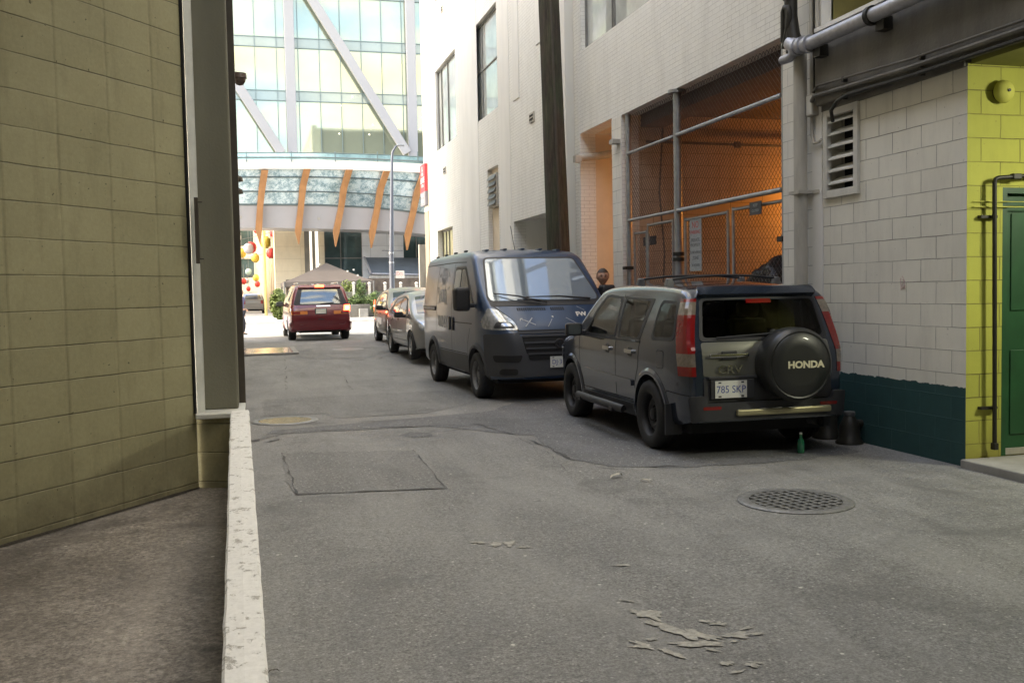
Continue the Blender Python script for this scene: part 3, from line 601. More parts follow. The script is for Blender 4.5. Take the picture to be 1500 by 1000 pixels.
# garage interior
gi = [(5.95, 9.85), (14, 14.80)]
mb = MB(); wall(mb, 1, 14.80, X+.30, 14, -.05, 4.50); mb.build('garage_wall', M['garage_block'], fb)
mb = MB(); wall(mb, 1, 9.85, X+.3, 14, -.05, 4.5, sgn=-1); wall(mb, 0, 14, 9.85, 14.8, -.05, 4.5); mb.build('garage_side_wall', M['garage_block'], fb)
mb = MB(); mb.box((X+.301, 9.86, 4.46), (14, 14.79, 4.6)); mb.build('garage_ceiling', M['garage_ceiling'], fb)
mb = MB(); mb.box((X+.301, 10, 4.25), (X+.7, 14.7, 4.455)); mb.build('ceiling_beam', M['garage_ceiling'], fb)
mb = MB(); mb.tube([(X+.4, 14.72, 4.02), (13.8, 14.72, 3.96)], .022, 8); mb.cbox((8.0, 14.7, 4.0), (.1, .06, .1)); mb.build('garage_conduit', M['galv_dark'], fb)
mb = MB(); mb.tube([(X+.7, 14.7, 4.4), (X+.62, 14.7, 3.2), (X+.7, 14.7, 2.2), (X+.6, 14.7, .3)], .015, 6); mb.build('garage_cable', M['galv_dark'], fb)
mb = MB(); mb.box((X+.02, 9.85, .012), (14, 14.8, .03)); mb.build('garage_floor', M['concrete'], fb)
for z in (0,):
    mb = MB()
    wall(mb, 0, X-.008, 14.80, 15.22, 0, 4.44); mb.face([(X-.008, 14.80, 0), (X-.008, 14.80, 4.44), (X, 14.8, 4.44), (X, 14.8, 0)]); mb.build('block_pier', M['pier_block'], fb)
    mb = MB(); wall(mb, 0, X-.008, 9.241, 9.85, 0, 8.0); mb.build('block_pier', M['pier_block'], fb)
mb = MB(); mb.box((X-.14, 14.83, 4.0), (X-.01, 15.0, 4.07)); mb.build('bracket', M['pipe_cream'], fb)
# lamp in the garage (sodium, lit) with its fitting
def lamp(name, loc, size, power, color, label, down=(0, 0, -1)):
    t = thing(name, label, 'lamp', loc)
    mb = MB(); mb.cbox((0, 0, .05), (size[0]+.06, size[1]+.06, .08)); mb.build('housing', M['galv_dark'], t, world=False)
    mb = MB(); mb.cbox((0, 0, .0), (size[0], size[1], .02)); mb.build('tube', mat(name+'_tube', color, .5, var=0, emit=color, es=6), t, world=False)
    l = bpy.data.lights.new(name+'_light', 'AREA'); l.shape = 'RECTANGLE'; l.size = size[0]; l.size_y = size[1]; l.energy = power; l.color = color
    o = bpy.data.objects.new('lamp_light', l); COL.objects.link(o); o.location = V(loc)+V(down)*.03
    o.rotation_euler = V((0, 0, -1)).rotation_difference(V(down)).to_euler()
    return t
t = thing('garage_lamp', 'lit orange lamp deep inside the garage', 'lamp', (9.9, 14.78, 3.0))
mb = MB(); mb.cbox((0, -.08, .12), (.3, .14, .1)); mb.build('housing', M['galv_dark'], t, world=False)
mb = MB(); mb.lathe([(.06, -.1), (.09, -.02), (.08, .06)], 16, Matrix.Translation((0, -.1, 0))); mb.build('bulb', mat('orange_bulb', (1, .45, .12), .5, var=0, emit=(1, .42, .10), es=20), t, world=False)
l = bpy.data.lights.new('sodium', 'POINT'); l.energy = 130; l.color = (1, .36, .06); l.shadow_soft_size = .12
o = bpy.data.objects.new('sodium_light', l); COL.objects.link(o); o.location = (9.9, 14.3, 2.95)
# recess light of the left niche (warm spill)
l = bpy.data.lights.new('entry', 'POINT'); l.energy = 42; l.color = (1, .52, .2); l.shadow_soft_size = .1
o = bpy.data.objects.new('entry_light', l); COL.objects.link(o); o.location = (X+2.4, 15.6, 2.6)
lamp('recess_lamp', (7.4, 4.9, 3.38), (1.2, .12), 200, (1, .98, .74), 'lit fluorescent batten under the yellow recess ceiling', (-.65, .1, -.75))
# ================================================================== FENCE
def strand_mesh(mb, org, U, W, wid, hei, cell=.08, r=.0034, clip=None):
    """diamond wire mesh: zigzag strands on a plane with axes U (across) and W (up)"""
    nx = int(wid/cell); nz = int(hei/cell); N = U.cross(W).normalized()
    for i in range(nx):
        for s_ in (0, 1):
            pts = []
            for k in range(nz+1):
                u = (i+.5)*cell + (cell*.5 if (k+s_) % 2 else -cell*.5)*(.98)
                pts.append((u, k*cell))
            for k in range(nz):
                a = org+U*pts[k][0]+W*pts[k][1]; b = org+U*pts[k+1][0]+W*pts[k+1][1]
                if s_ == 1 and (i % 1): continue
                d = (b-a).normalized(); sd = d.cross(N)*r; nn = N*r
                vs = [a+sd, a-sd*.5+nn, a-sd*.5-nn, b+sd, b-sd*.5+nn, b-sd*.5-nn]
                mb.raw(vs, [(0, 1, 4, 3), (1, 2, 5, 4), (2, 0, 3, 5)])
fx = X+.06
fe = thing('chain_link_fence', 'tall chain-link screen closing the orange lit garage', 'fence', (fx, 12.3, 0))
for y, r, z in ((14.66, .045, 4.44), (12.80, .058, 4.45), (9.92, .04, 4.40)):
    mb = MB(); mb.tube([(fx, y, 0), (fx, y, z)], r, 16); 
    if r > .05: mb.lathe([(.13, 4.40), (.13, 4.445)], 20, Matrix.Translation((fx, y, 0)))
    mb.build('post', M['galv'], fe, smooth=40)
for a, b, z, r in ((14.62, 12.85, 3.80, .024), (12.75, 9.94, 3.80, .03), (14.62, 12.85, 2.72, .024), (12.75, 9.94, 2.72, .03)):
    mb = MB(); mb.tube([(fx-.03, a, z), (fx-.03, b, z)], r, 12); mb.build('rail', M['galv'], fe, smooth=40)
mb = MB(); strand_mesh(mb, V((fx+.02, 9.95, 2.74)), V((0, 1, 0)), V((0, 0, 1)), 4.68, 1.70); mb.build('wire_mesh', M['galv_dark'], fe)
for z in (2.02, 2.10): mb = MB(); mb.lathe([(.085, -.025), (.085, .025)], 20, Matrix.Translation((fx, 12.8, z))); mb.build('clamp', M['black_iron'], fe, smooth=40)
for z in (1.95,): mb = MB(); mb.cbox((fx-.03, 14.66, z), (.14, .14, .05)); mb.build('clamp', M['black_iron'], fe)
for z in (2.15,): mb = MB(); mb.cbox((fx-.02, 9.93, z), (.1, .12, .06)); mb.build('clamp', M['black_iron'], fe)
def gate(name, A, B, z0, z1, label, sign=None, r=.022, posts=True):
    A, B = V(A), V(B); t = thing(name, label, 'gate', ((A.x+B.x)/2, (A.y+B.y)/2, 0), group=None)
    mb = MB(); mb.tube([(A.x, A.y, .05), (A.x, A.y, z1+.03)], r, 10); mb.tube([(B.x, B.y, .05), (B.x, B.y, z1+.03)], r, 10)
    mb.tube([(A.x, A.y, z1), (B.x, B.y, z1)], r, 10); mb.tube([(A.x, A.y, z0), (B.x, B.y, z0)], r, 10); mb.tube([(A.x, A.y, (z0+z1)/2-.15), (B.x, B.y, (z0+z1)/2-.15)], r*.8, 10)
    mb.build('gate_frame', M['galv'], t, smooth=40)
    U = (B-A); L = U.length; U.normalize(); mb = MB(); strand_mesh(mb, V((A.x, A.y, z0)), V((U.x, U.y, 0)), V((0, 0, 1)), L-.02, z1-z0+.04); mb.build('wire_mesh', M['galv_dark'], t)
    return t
gate('swing_gate', (fx+.03, 9.98), (fx+.03, 11.21), .12, 2.60, 'right swing gate of wire mesh with the small dark sign')
gate('swing_gate', (fx+.04, 11.37), (fx+.04, 12.64), .12, 2.58, 'middle wire gate leaf with the tall white notice board')
gate('swing_gate', (fx+.05, 13.08), (fx+.05, 14.0), .12, 2.60, 'narrow wire gate leaf left of the thick post')
gate('swing_gate', (fx+.06, 14.08), (fx+.06, 14.56), .12, 2.50, 'leftmost wire gate leaf beside the block pier')
M['sign_grey'] = mat('weathered_sign', (.32, .34, .34), .6, var=.3, scale=30); M['sign_dark'] = mat('dark_sign', (.05, .055, .06), .5, var=.2); M['ink'] = mat('sign_ink', (.12, .12, .13), .7, var=0); M['red_ink'] = mat('red_ink', (.45, .08, .07), .6, var=0)
def text_mesh(txt, size, org, U, W, m, parent=None, name='lettering', depth=.002, bold=0, squeeze=1, proj=None, al='CENTER', world=True, shear=0):
    cu_ = bpy.data.curves.new('t', 'FONT'); cu_.body = txt; cu_.size = size; cu_.align_x = al; cu_.align_y = 'CENTER'; cu_.extrude = 0 if proj else depth; cu_.offset = bold; cu_.shear = shear; cu_.resolution_u = 3
    o = bpy.data.objects.new('t', cu_); COL.objects.link(o); dg = bpy.context.evaluated_depsgraph_get(); me = bpy.data.meshes.new_from_object(o.evaluated_get(dg)); bpy.data.objects.remove(o); bpy.data.curves.remove(cu_)
    me.name = name; U = V(U).normalized(); W = V(W).normalized(); N = U.cross(W); org = V(org)
    for v_ in me.vertices:
        x, y, z = v_.co; q = org+U*x*squeeze+W*y
        if proj: q = proj(q)
        else: q = q+N*z
        v_.co = q
    me.materials.clear()
    return link(name, me, m, parent, world=world)
def board(name, c, U, W, w, h, m, label, cat, th=.008, lines=(), parent=None):
    c = V(c); U = V(U).normalized(); W = V(W).normalized(); N = U.cross(W)
    t = thing(name, label, cat, tuple(c-W*h/2))
    mb = MB(); mb.prism([c-U*w/2-W*h/2-N*th, c+U*w/2-W*h/2-N*th, c+U*w/2+W*h/2-N*th, c-U*w/2+W*h/2-N*th], N*th); mb.build('sign_board', m, t)
    for (tx, sz, dx, dz, mm) in lines: text_mesh(tx, sz, c+U*dx+W*dz+N*.0015, U, W, mm, t, depth=.001)
    return t
UN = (0, -1, 0)
board('notice_board', (fx+.015, 12.28, 2.20), (0, -1, 0), (0, 0, 1), .36, .72, M['sign_grey'], 'tall weathered white notice board wired to the middle gate', 'sign',
      lines=[('NO', .13, 0, .28, M['red_ink']), ('PARKING', .075, 0, .18, M['red_ink']), ('PRIVATE', .07, 0, .07, M['ink']), ('PROPERTY', .065, 0, -.0, M['ink']), ('TOW AWAY', .06, 0, -.10, M['ink']), ('ZONE', .07, 0, -.18, M['ink']), ('24 HOURS', .055, 0, -.28, M['ink'])])
board('small_sign', (fx-.03, 10.55, 2.56), (0, -1, 0), (0, 0, 1), .28, .16, M['sign_dark'], 'small dark rectangular sign on the top rail of the right gate', 'sign', lines=[('KEEP', .05, 0, .035, M['sign_grey']), ('CLOSED', .045, 0, -.03, M['sign_grey'])])
board('small_sign', (fx+.11, 14.1, 2.36), (0, -1, 0), (0, 0, 1), .5, .14, M['sign_dark'], 'dim dark sign strip behind the leftmost gate', 'sign')
# dumpster with bags behind the gate
M['dumpster'] = mat('dumpster_steel', (.03, .05, .04), .6, .3, var=.3); M['bag'] = mat('black_bag', (.012, .012, .012), .38, var=.2, bump=.3, bs=9)
t = thing('dumpster', 'dark steel dumpster behind the right gate', 'dumpster', (7.05, 11.5, .03))
mb = MB(); mb.prism([(-.55, -.85, .12), (-.65, -.85, 1.45), (.65, -.85, 1.45), (.55, -.85, .12)], (0, 1.7, 0)); mb.build('bin_body', M['dumpster'], t, world=False, bevel=.02)
mb = MB()
for k in range(5): mb.cbox((0, -.7+.35*k, .8), (1.36, .05, 1.2))
mb.build('ribs', M['dumpster'], t, world=False)
for sx in (-.45, .45):
    for sy in (-.7, .7): mb = MB(); mb.lathe([(.06, -.03), (.06, .03)], 14, Matrix.Translation((sx, sy, .06)) @ Matrix.Rotation(R(90), 4, 'Y')); mb.build('castor', M['black_iron'], t, world=False)
def blob(c, r, sc, seed, amp=.25, sub=4):
    bm = bmesh.new(); bmesh.ops.create_icosphere(bm, subdivisions=sub, radius=1)
    for v_ in bm.verts:
        n = v_.co.normalized(); k = 1+amp*noise.noise(n*1.6+V((seed, 0, 0)))+amp*.5*noise.noise(n*4+V((seed, 3, 0)))+amp*.2*abs(noise.noise(n*9+V((0, seed, 0))))
        v_.co = V((n.x*sc[0], n.y*sc[1], max(n.z*sc[2], -sc[2]*.8)))*r*k
    return bm
for i, (c, r, sc, lb) in enumerate((((6.62, 11.0, 1.60), .38, (1, 1.1, 1.0), 'large black rubbish bag heaped behind the right gate'), ((6.75, 11.6, 1.55), .32, (1, 1.1, .75), 'lower black rubbish bag left of the large one'))):
    bm = blob(c, r, sc, i*4.); me = bpy.data.meshes.new('rubbish_bag'); bm.to_mesh(me); bm.free(); o = link('rubbish_bag', me, M['bag'], smooth=180); o.location = c; tag(o, lb, 'rubbish bag', 'black bags on the dumpster')
# ================================================================== UTILITY POLE
a = at(820, 360, 16.9, 1); px_, py_ = a.x, 16.9
t = thing('utility_pole', 'mossy dark wooden utility pole in front of the white brick wall', 'utility pole', (px_+.03, py_, gz(px_, py_)))
bm = bmesh.new(); n = 40; rings = []
for k in range(60):
    z = k*.24; r = .215-.0042*z; ln = -.024*z
    rings.append([bm.verts.new((ln+(r+.012*noise.noise(V((cos(2*pi*j/n)*2.5, sin(2*pi*j/n)*2.5, z*.35)))+.006*noise.noise(V((cos(2*pi*j/n)*9, sin(2*pi*j/n)*9, z*.5))))*cos(2*pi*j/n), (r+.012*noise.noise(V((cos(2*pi*j/n)*2.5, sin(2*pi*j/n)*2.5, z*.35))))*sin(2*pi*j/n), z)) for j in range(n)])
for k in range(59):
    for j in range(n): bm.faces.new((rings[k][j], rings[k][(j+1) % n], rings[k+1][(j+1) % n], rings[k+1][j]))
me = bpy.data.meshes.new('shaft'); bm.to_mesh(me); bm.free(); link('shaft', me, M['pole'], t, smooth=180)
mb = MB(); mb.tube([(-.02-.024*z, -.21+.0042*z, z) for z in (0, 3, 6, 9, 13)], .022, 8); mb.build('ground_wire_cover', M['brown_trim'], t, world=False)
# ================================================================== LEFT
L = V((.597, .803, 0)).normalized(); C0 = V((-.394, 6.945, 0)); FZ = .275
lb = thing('left_building', 'olive painted block building with grey column on the left', 'building', (-1, 8, 0))
mb = MB(); E_ = C0-L*14
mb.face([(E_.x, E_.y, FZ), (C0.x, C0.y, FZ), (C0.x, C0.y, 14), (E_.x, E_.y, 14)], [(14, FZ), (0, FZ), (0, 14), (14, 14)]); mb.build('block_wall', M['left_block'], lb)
# pocket end wall under the cap
mb = MB(); mb.face([(C0.x+.002, 6.96, FZ), (-.13, 6.86, FZ), (-.13, 6.86, .77), (C0.x+.002, 6.96, .77)], [(0, FZ), (.3, FZ), (.3, .77), (0, .77)]); mb.build('pocket_wall', M['left_block'], lb)
q1 = at(296, 597, 7.14, 1); q2 = at(350, 597, 7.14, 1)
mb = MB(); mb.box((q1.x-.02, 7.12, .80), (q2.x, 7.5, 9)); mb.build('grey_column', M['grey_column'], lb, bevel=.012)
q3 = at(360, 600, 7.3, 1)
mb = MB(); mb.box((q2.x-.3, 7.5, 0), (q3.x+.0, 7.75, 9)); mb.build('brown_post', M['brown_trim'], lb)
mb = MB(); mb.prism([(C0.x+.01, 6.95, .80), (C0.x+.055, 7.0, .80), (C0.x+.055, 7.11, .80), (C0.x-.02, 7.11, .8)], (0, 0, 8)); mb.build('white_trim', M['white_paint'], lb)
mb = MB(); mb.tube([(C0.x-.004, 6.925, .8), (C0.x-.004, 6.925, 9)], .012, 6); mb.build('joint_shadow', M['dark_gap'], lb)
mb = MB(); a = at(287, 290, 6.9, 1); b = at(288, 386, 6.9, 1); mb.box((a.x-.012, 6.86, b.z), (a.x+.012, 6.93, a.z)); h = mb.build('pull_bar', M['brown_trim'], lb)
mb = MB(); mb.tube([(a.x+.005, 6.88, a.z-.03), (a.x+.04, 6.88, a.z-.03)], .004, 6); mb.tube([(a.x+.005, 6.88, b.z+.03), (a.x+.04, 6.88, b.z+.03)], .004, 6); mb.build('pin', M['black_iron'], h)
# the long body of the building up to the street, with a stepped-back face
mb = MB(); wall(mb, 0, -.62, 7.7, 31.0, 0, 13, sgn=-1); wall(mb, 1, 31.0, -60, -.62, 0, 13, sgn=-1); mb.box((-40, -10, 13.0), (-.62, 31, 13.2)); wall(mb, 1, 7.72, -.62, -.2, 0, 9)
mb.build('alley_wall', masonry('pale_brick', (.30, .28, .24), (.3, .28, .24), .21, .07, ms=.006, gamt=.3), lb)
mb = MB()
for y in (11, 15.5, 20, 24.5):
    mb.box((-.66, y, 3.2), (-.615, y+2.2, 5.2)); mb.box((-.66, y, 7.2), (-.615, y+2.2, 9.2))
mb.build('window', M['win_dark'], lb)
for y0, z0 in ((15.2, 3.95),):
    a = at(351, 111, 14.5, 1)
    t = thing('dome_camera', 'grey dome security camera jutting from the left building', 'security camera', (a.x, 14.5, a.z-.1))
    mb = MB(); mb.tube([(-.62-a.x, 0, .12), (-.1, 0, .13), (0, 0, .12)], .03, 10); mb.build('arm', M['galv_dark'], t, world=False, smooth=40)
    mb = MB(); mb.lathe([(.095, .13), (.10, .06), (.085, .055), (.08, .02), (.05, -.03), (.0, -.045)], 24, ends=False); mb.build('dome', mat('dome', (.10, .075, .06), .25, var=0), t, world=False, smooth=60)
for i, py in enumerate((265, 283)):
    a = at(352, py, 24, 1); pipe('spout', [(-.62, 24, a.z+.05), (a.x-.05, 24, a.z+.08), (a.x, 24, a.z+.05), (a.x+.01, 24, a.z-.02)], .06, M['brown_trim'], ('upper', 'lower')[i]+' bent spout pipe on the left building edge', 'pipe', n=10)
# low wall and ramp floor
def lowwall():
    t = thing('low_wall', 'low wall with chipped white painted top running toward the viewer', 'wall', (0, 4.5, 0))
    ys = [1.0+.12*i for i in range(51)]; vs = []; fs = []
    def edge(y, s_):
        k = (y-2)/5.
        if s_: x = .012-.058*k*.9
        else: x = .012-.058*k*.9-(.100+.026*k)
        return x+.004*noise.noise(V((y*6, s_*5, 0)))+.003*noise.noise(V((y*20, s_*5, 0)))
    def zt(y): return .745+.055*sm((y-1)/6)
    P = []
    for y in ys:
        a, b, z = edge(y, 0), edge(y, 1), zt(y); c = .007
        P.append([(a, y, -.1), (a, y, z-c), (a+c, y, z), ((a+b)/2, y, z+.002), (b-c, y, z), (b, y, z-c), (b, y, -.1)])
    n = 7; vs = [q for r_ in P for q in r_]
    fs = [(i*n+k, i*n+k+1, (i+1)*n+k+1, (i+1)*n+k) for i in range(len(P)-1) for k in range(n-1)]; mi = [0 if 1 <= k <= 4 else 1 for i in range(len(P)-1) for k in range(n-1)]
    me = bpy.data.meshes.new('wall_body'); me.from_pydata(vs, [], fs); me.update()
    bm = bmesh.new(); bm.from_mesh(me); bmesh.ops.reverse_faces(bm, faces=bm.faces); bm.to_mesh(me); bm.free()
    for p, i in zip(me.polygons, mi): p.material_index = i
    link('wall_body', me, [M['worn_white'], M['left_block']], t, world=True)
    mb = MB(); mb.prism([(C0.x-.0, 6.86, .765), (q3.x, 6.86, .765), (q3.x, 7.5, .765), (C0.x-.0, 7.5, .765)], (0, 0, .035)); mb.build('cap_return', M['white_paint'], t, bevel=.006)
    mb = MB(); mb.box((-.2, 7.0, -.1), (q3.x-.004, 7.6, .764)); mb.build('wall_end', M['left_block'], t)
lowwall()
mb = MB(); mb.face([(-12, -4, FZ), (0, -4, FZ), (-.02, 7.0, FZ), (-.6, 7.3, FZ), (-12, -1, FZ)]); tag(mb.build('side_floor', M['ramp_floor']), 'raised dirty concrete floor behind the low wall', 'floor', None, 'structure')
mb = MB(); E2 = C0-L*11
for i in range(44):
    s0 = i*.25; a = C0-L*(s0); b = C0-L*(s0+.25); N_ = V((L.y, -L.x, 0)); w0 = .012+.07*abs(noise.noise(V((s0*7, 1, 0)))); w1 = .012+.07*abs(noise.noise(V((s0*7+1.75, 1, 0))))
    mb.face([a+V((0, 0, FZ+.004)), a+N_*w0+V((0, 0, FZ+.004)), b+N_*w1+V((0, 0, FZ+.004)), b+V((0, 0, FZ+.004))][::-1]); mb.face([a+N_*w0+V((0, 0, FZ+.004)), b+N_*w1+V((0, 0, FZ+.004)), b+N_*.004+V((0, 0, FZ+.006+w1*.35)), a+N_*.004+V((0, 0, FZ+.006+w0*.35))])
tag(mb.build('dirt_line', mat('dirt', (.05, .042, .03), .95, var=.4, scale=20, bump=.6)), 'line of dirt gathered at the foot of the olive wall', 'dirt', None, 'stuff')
for k, (px, py) in enumerate(((87, 412), (104, 412))):
    pass
mb = MB(); mb.prism([(-13, -20, 4.5), (-.45, -20, 4.5), (-.45, 5.1, 4.5), (-.35, 6.6, 4.5), (-.35, 7.3, 4.5), (-.6, 7.4, 4.5), (-13, -2, 4.5)], (0, 0, .3)); mb.build('sky_block_slab', M['beam_concrete'], lb)  # unseen slab, stretched over the pocket to cut its sky light
mb = MB(); mb.box((3.2, -20, 4.5), (6.2, 3.8, 4.8)); mb.build('sky_block_slab', M['beam_concrete'], bw)  # unseen slab added overhead to darken the near right side
t = thing('rear_light_block', 'unseen dark building added behind the viewer to block light', 'building', (0, -9, 0))  # out of view, added to keep light off from behind the camera
mb = MB(); wall(mb, 1, -9, -20, 8, 0, 15, [(-12+4*k, -10+4*k, 1+4*j, 3+4*j) for k in range(5) for j in range(3)], .3, sgn=-1); mb.build('brick_wall', masonry('dark_brick', (.20, .16, .12), (.1, .09, .08), .21, .07), t)
mb = MB(); mb.box((-20, -9.4, 0), (8, -9.31, 15)); mb.build('window_back', M['win_dark'], t)
rnd = random.Random(3)
for i in range(16):
    px, py = rnd.uniform(905, 1110), rnd.uniform(880, 985)
    if abs((py-905)-(px-920)*.25) > 45: py = 905+(px-920)*.25+rnd.uniform(-25, 30)
    flake(px, py, rnd.uniform(.03, .09), rnd.uniform(.015, .04), 'tiny crumb of old paint among the flaked grey paint', 50+i*1.7, rnd.uniform(-1, .3))
    S.collection.objects[-1]['group'] = 'tiny paint crumbs'
# ================================================================== ACROSS THE STREET
FY = 62.
M['steel_white'] = mat('white_cladding', (.27, .265, .275), .45, var=.06, scale=.5)
M['fascia'] = mat('fascia_white', (.42, .41, .41), .5, var=.05, scale=.6)
M['tower_glass'] = mat('tower_glass', (.33, .36, .27), .03, .5, var=.10, scale=.35, spec=1)
M['spandrel'] = mat('spandrel_glass', (.26, .30, .28), .08, .2, var=.1, scale=.6)
M['canopy_glass'] = (lambda: None)()
def canopy_glass():
    t = NT('patterned_canopy_glass'); co = t.coord(); n = t.noise(co, 2.4, 10, .92, .2)
    c = t.ramp(n, [(.36, (.10, .17, .19)), (.47, (.28, .40, .44)), (.55, (.70, .80, .82)), (.64, (.24, .36, .38))])
    t.l(c, t.b.inputs['Base Color']); t.b.inputs['Roughness'].default_value = .12; t.b.inputs['Metallic'].default_value = .25; return t.m
M['canopy_glass'] = canopy_glass()
M['wood'] = mat('orange_wood', (.36, .17, .06), .5, var=.25, scale=3, streak=True)
M['mullion'] = mat('mullion', (.13, .17, .17), .4, .3, var=0)
M['cream_stone'] = masonry('cream_stone', (.72, .62, .44), (.5, .42, .28), 1.6, .8, ms=.015, gamt=.1, off=0)
M['tile_white'] = masonry('white_tile', (.70, .72, .74), (.45, .47, .5), 1.1, .8, ms=.02, gamt=.0, off=0, soft=.1)
M['shop_glass'] = mat('shop_glass', (.10, .15, .15), .05, .3, var=.5, scale=.5, spec=1)
M['canvas'] = mat('taupe_canvas', (.13, .11, .095), .8, var=.12, scale=1.5)
M['slate_canvas'] = mat('slate_canvas', (.13, .155, .18), .6, var=.15, scale=1.2)
M['hedge'] = mat('hedge_leaf', (.10, .15, .04), .7, var=.5, scale=6)
M['leafy'] = mat('bright_leaf', (.16, .20, .05), .65, var=.5, scale=5)
tb = thing('glass_tower', 'glass office tower with white columns and diagonal braces above a wood ribbed canopy', 'building', (6, FY, 0))
xa, xb = -22., 26.
mb = MB(); mb.face([(xa, FY, 10.2), (xb, FY, 10.2), (xb, FY, 42), (xa, FY, 42)]); mb.build('glass_wall', M['tower_glass'], tb)
zb = [13.77+3.28*k for k in range(-0, 8)]
mb = MB()
for z in zb: mb.box((xa, FY-.02, z), (xb, FY-.003, z+.60))
mb.build('spandrel', M['spandrel'], tb)
mb = MB(); x = xa+.4
while x < xb: mb.box((x, FY-.06, 10.2), (x+.045, FY-.025, 42)); x += 1.31
for z in zb: mb.box((xa, FY-.061, z-.03), (xb, FY-.021, z+.02)); mb.box((xa, FY-.061, z+.58), (xb, FY-.021, z+.63))
mb.build('mullions', M['mullion'], tb)
for x in (-12.7, -5.1, 2.50, 10.10, 17.7):
    mb = MB(); mb.box((x, FY-.45, 10.2), (x+.60, FY-.10, 42)); mb.build('column', M['steel_white'], tb, bevel=.03)
def brace(a, b, w=.56):
    a, b = V(a), V(b); d = (b-a).normalized(); s_ = V((d.z, 0, -d.x))*w/2
    mb = MB(); mb.prism([a-s_, a+s_, b+s_, b-s_], (0, .3, 0)); mb.build('diagonal_brace', M['steel_white'], tb, bevel=.02)
a = at(597, 224, FY-.7, 1); b = at(458, 0, FY-.7, 1); s = (b-a)
brace(a, a+s*2.2); brace(at(413, 224, FY-.7, 1), at(413, 224, FY-.7, 1)+s*2.2)
a2 = at(413, 224, FY-.7, 1); brace(a2-V((7.6, 0, 0)), a2-V((7.6, 0, 0))+s*2.2)
# floor lamps seen behind the glass
mb = MB()
for (px, py) in ((516, 142), (541, 197), (546, 183), (450, 167), (618, 172), (500, 155), (497, 196), (615, 190)): c = at(px, py, FY-.03, 1); mb.cbox((c.x, c.y, c.z), (.07, .03, .07))
mb.build('ceiling_spot', mat('spot', (1, .9, .7), .5, var=0, emit=(1, .9, .7), es=3), tb)
# canopy
cols = [(150, 14, 14, 18, 18), (250, 5, 5, 6, 6), (345, 0, 0, 0, 0), (400, -.3, -.2, .3, .2), (470, 0, 0, .6, 1.5), (540, 2, 2, 4, 3.2), (585, 4, 3.8, 8.5, 5.8), (627, 6.4, 6, 13.5, 10), (690, 10, 10, 22, 15), (760, 15, 15, 32, 22)]
def row(base, idx, y): return [at(c[0], base+c[idx], y, 1) for c in cols]
def strip(mb, r1, r2):
    for i in range(len(r1)-1): mb.face([r2[i], r2[i+1], r1[i+1], r1[i]])
r_t = row(234, 1, 58.0); r_b = row(247.5, 2, 58.0); r_g = row(300, 3, 59.6); r_w = row(333.5, 4, 60.0)
mb = MB(); strip(mb, r_t, r_b); strip(mb, [p+V((0, 3.9, .02)) for p in r_t], r_t); strip(mb, r_b, [p+V((0, .35, .0)) for p in r_b]); mb.build('ring_beam', M['vent_white'], tb, smooth=30)
mb = MB(); strip(mb, [p+V((0, .3, 0)) for p in r_b], r_g); mb.build('canopy_glass', M['canopy_glass'], tb, smooth=180)
mb = MB()
for t_ in (.22, .62, .99):
    for i in range(len(r_b)-1): mb.tube([(r_b[i]+V((0, .22, 0))).lerp(r_g[i], t_), (r_b[i+1]+V((0, .22, 0))).lerp(r_g[i+1], t_)], .035 if t_ < .9 else .06, 6)
mb.build('glazing_bar', M['mullion'], tb)
mb = MB(); strip(mb, r_g, r_w); strip(mb, r_w, [p+V((0, 3.5, .05)) for p in r_w]); mb.build('white_fascia', M['fascia'], tb, smooth=30)
rl = [at(c[0], 224+c[1], 58.05, 1) for c in cols]
mb = MB(); strip(mb, [p+V((0, .0, 0)) for p in rl], [q+V((0, .05, -.0)) for q in r_t]); mb.build('glass_rail', mat('rail_glass', (.34, .50, .50), .08, .2, var=.4, scale=1.5, spec=1), tb)
mb = MB()
for i in range(len(rl)-1): mb.tube([rl[i], rl[i+1]], .03, 6); mb.tube([r_t[i].lerp(rl[i], .3)+V((0, -.1, 0)), r_t[i+1].lerp(rl[i+1], .3)+V((0, -.1, 0))], .04, 6)
for px in (361, 427, 491, 553, 612): c = at(px, 232, 57.9, 1); mb.box((c.x-.03, c.y-.03, c.z-.2), (c.x+.03, c.y+.03, c.z+.4))
mb.build('hand_rail', M['mullion'], tb)
fins = [((388, 249), (384, 275), (381, 303), (379, 336), (381.5, 358)), ((450, 247.5), (444, 272), (441, 302), (437, 338), (438, 358)), ((512, 248.5), (504, 275), (500, 304), (493, 338), (492, 361)),
        ((567, 250.5), (558, 276), (553, 306), (546, 340), (544.5, 363)), ((622, 253), (612, 280), (606, 310), (598, 344), (597, 366)), ((682, 257), (670, 285), (662, 315), (650, 350), (648, 372)), ((325, 251), (323, 275), (321, 303), (321, 336), (322, 358)), ((262, 253), (261, 275), (261, 303), (263, 336), (264, 358))]
for fpts in fins:
    ys = (57.7, 58.4, 59.0, 59.4, 59.6); ws = (.40, .40, .36, .40, .03); P = [at(p[0], p[1], y, 1) for p, y in zip(fpts, ys)]
    mb = MB()
    for i in range(4):
        a, b, w, w2 = P[i], P[i+1], ws[i]/2, ws[i+1]/2
        vs = [a+V((-w, 0, 0)), a+V((w, 0, 0)), a+V((w, .5, 0)), a+V((-w, .5, 0)), b+V((-w2, 0, 0)), b+V((w2, 0, 0)), b+V((w2, .45, 0)), b+V((-w2, .45, 0))]
        mb.raw(vs, [(0, 4, 5, 1), (1, 5, 6, 2), (2, 6, 7, 3), (3, 7, 4, 0)] + ([(0, 1, 2, 3)] if i == 0 else []) + ([(4, 7, 6, 5)] if i == 3 else []))
    mb.build('wooden_rib', M['wood'], tb, smooth=50)
mb = MB()
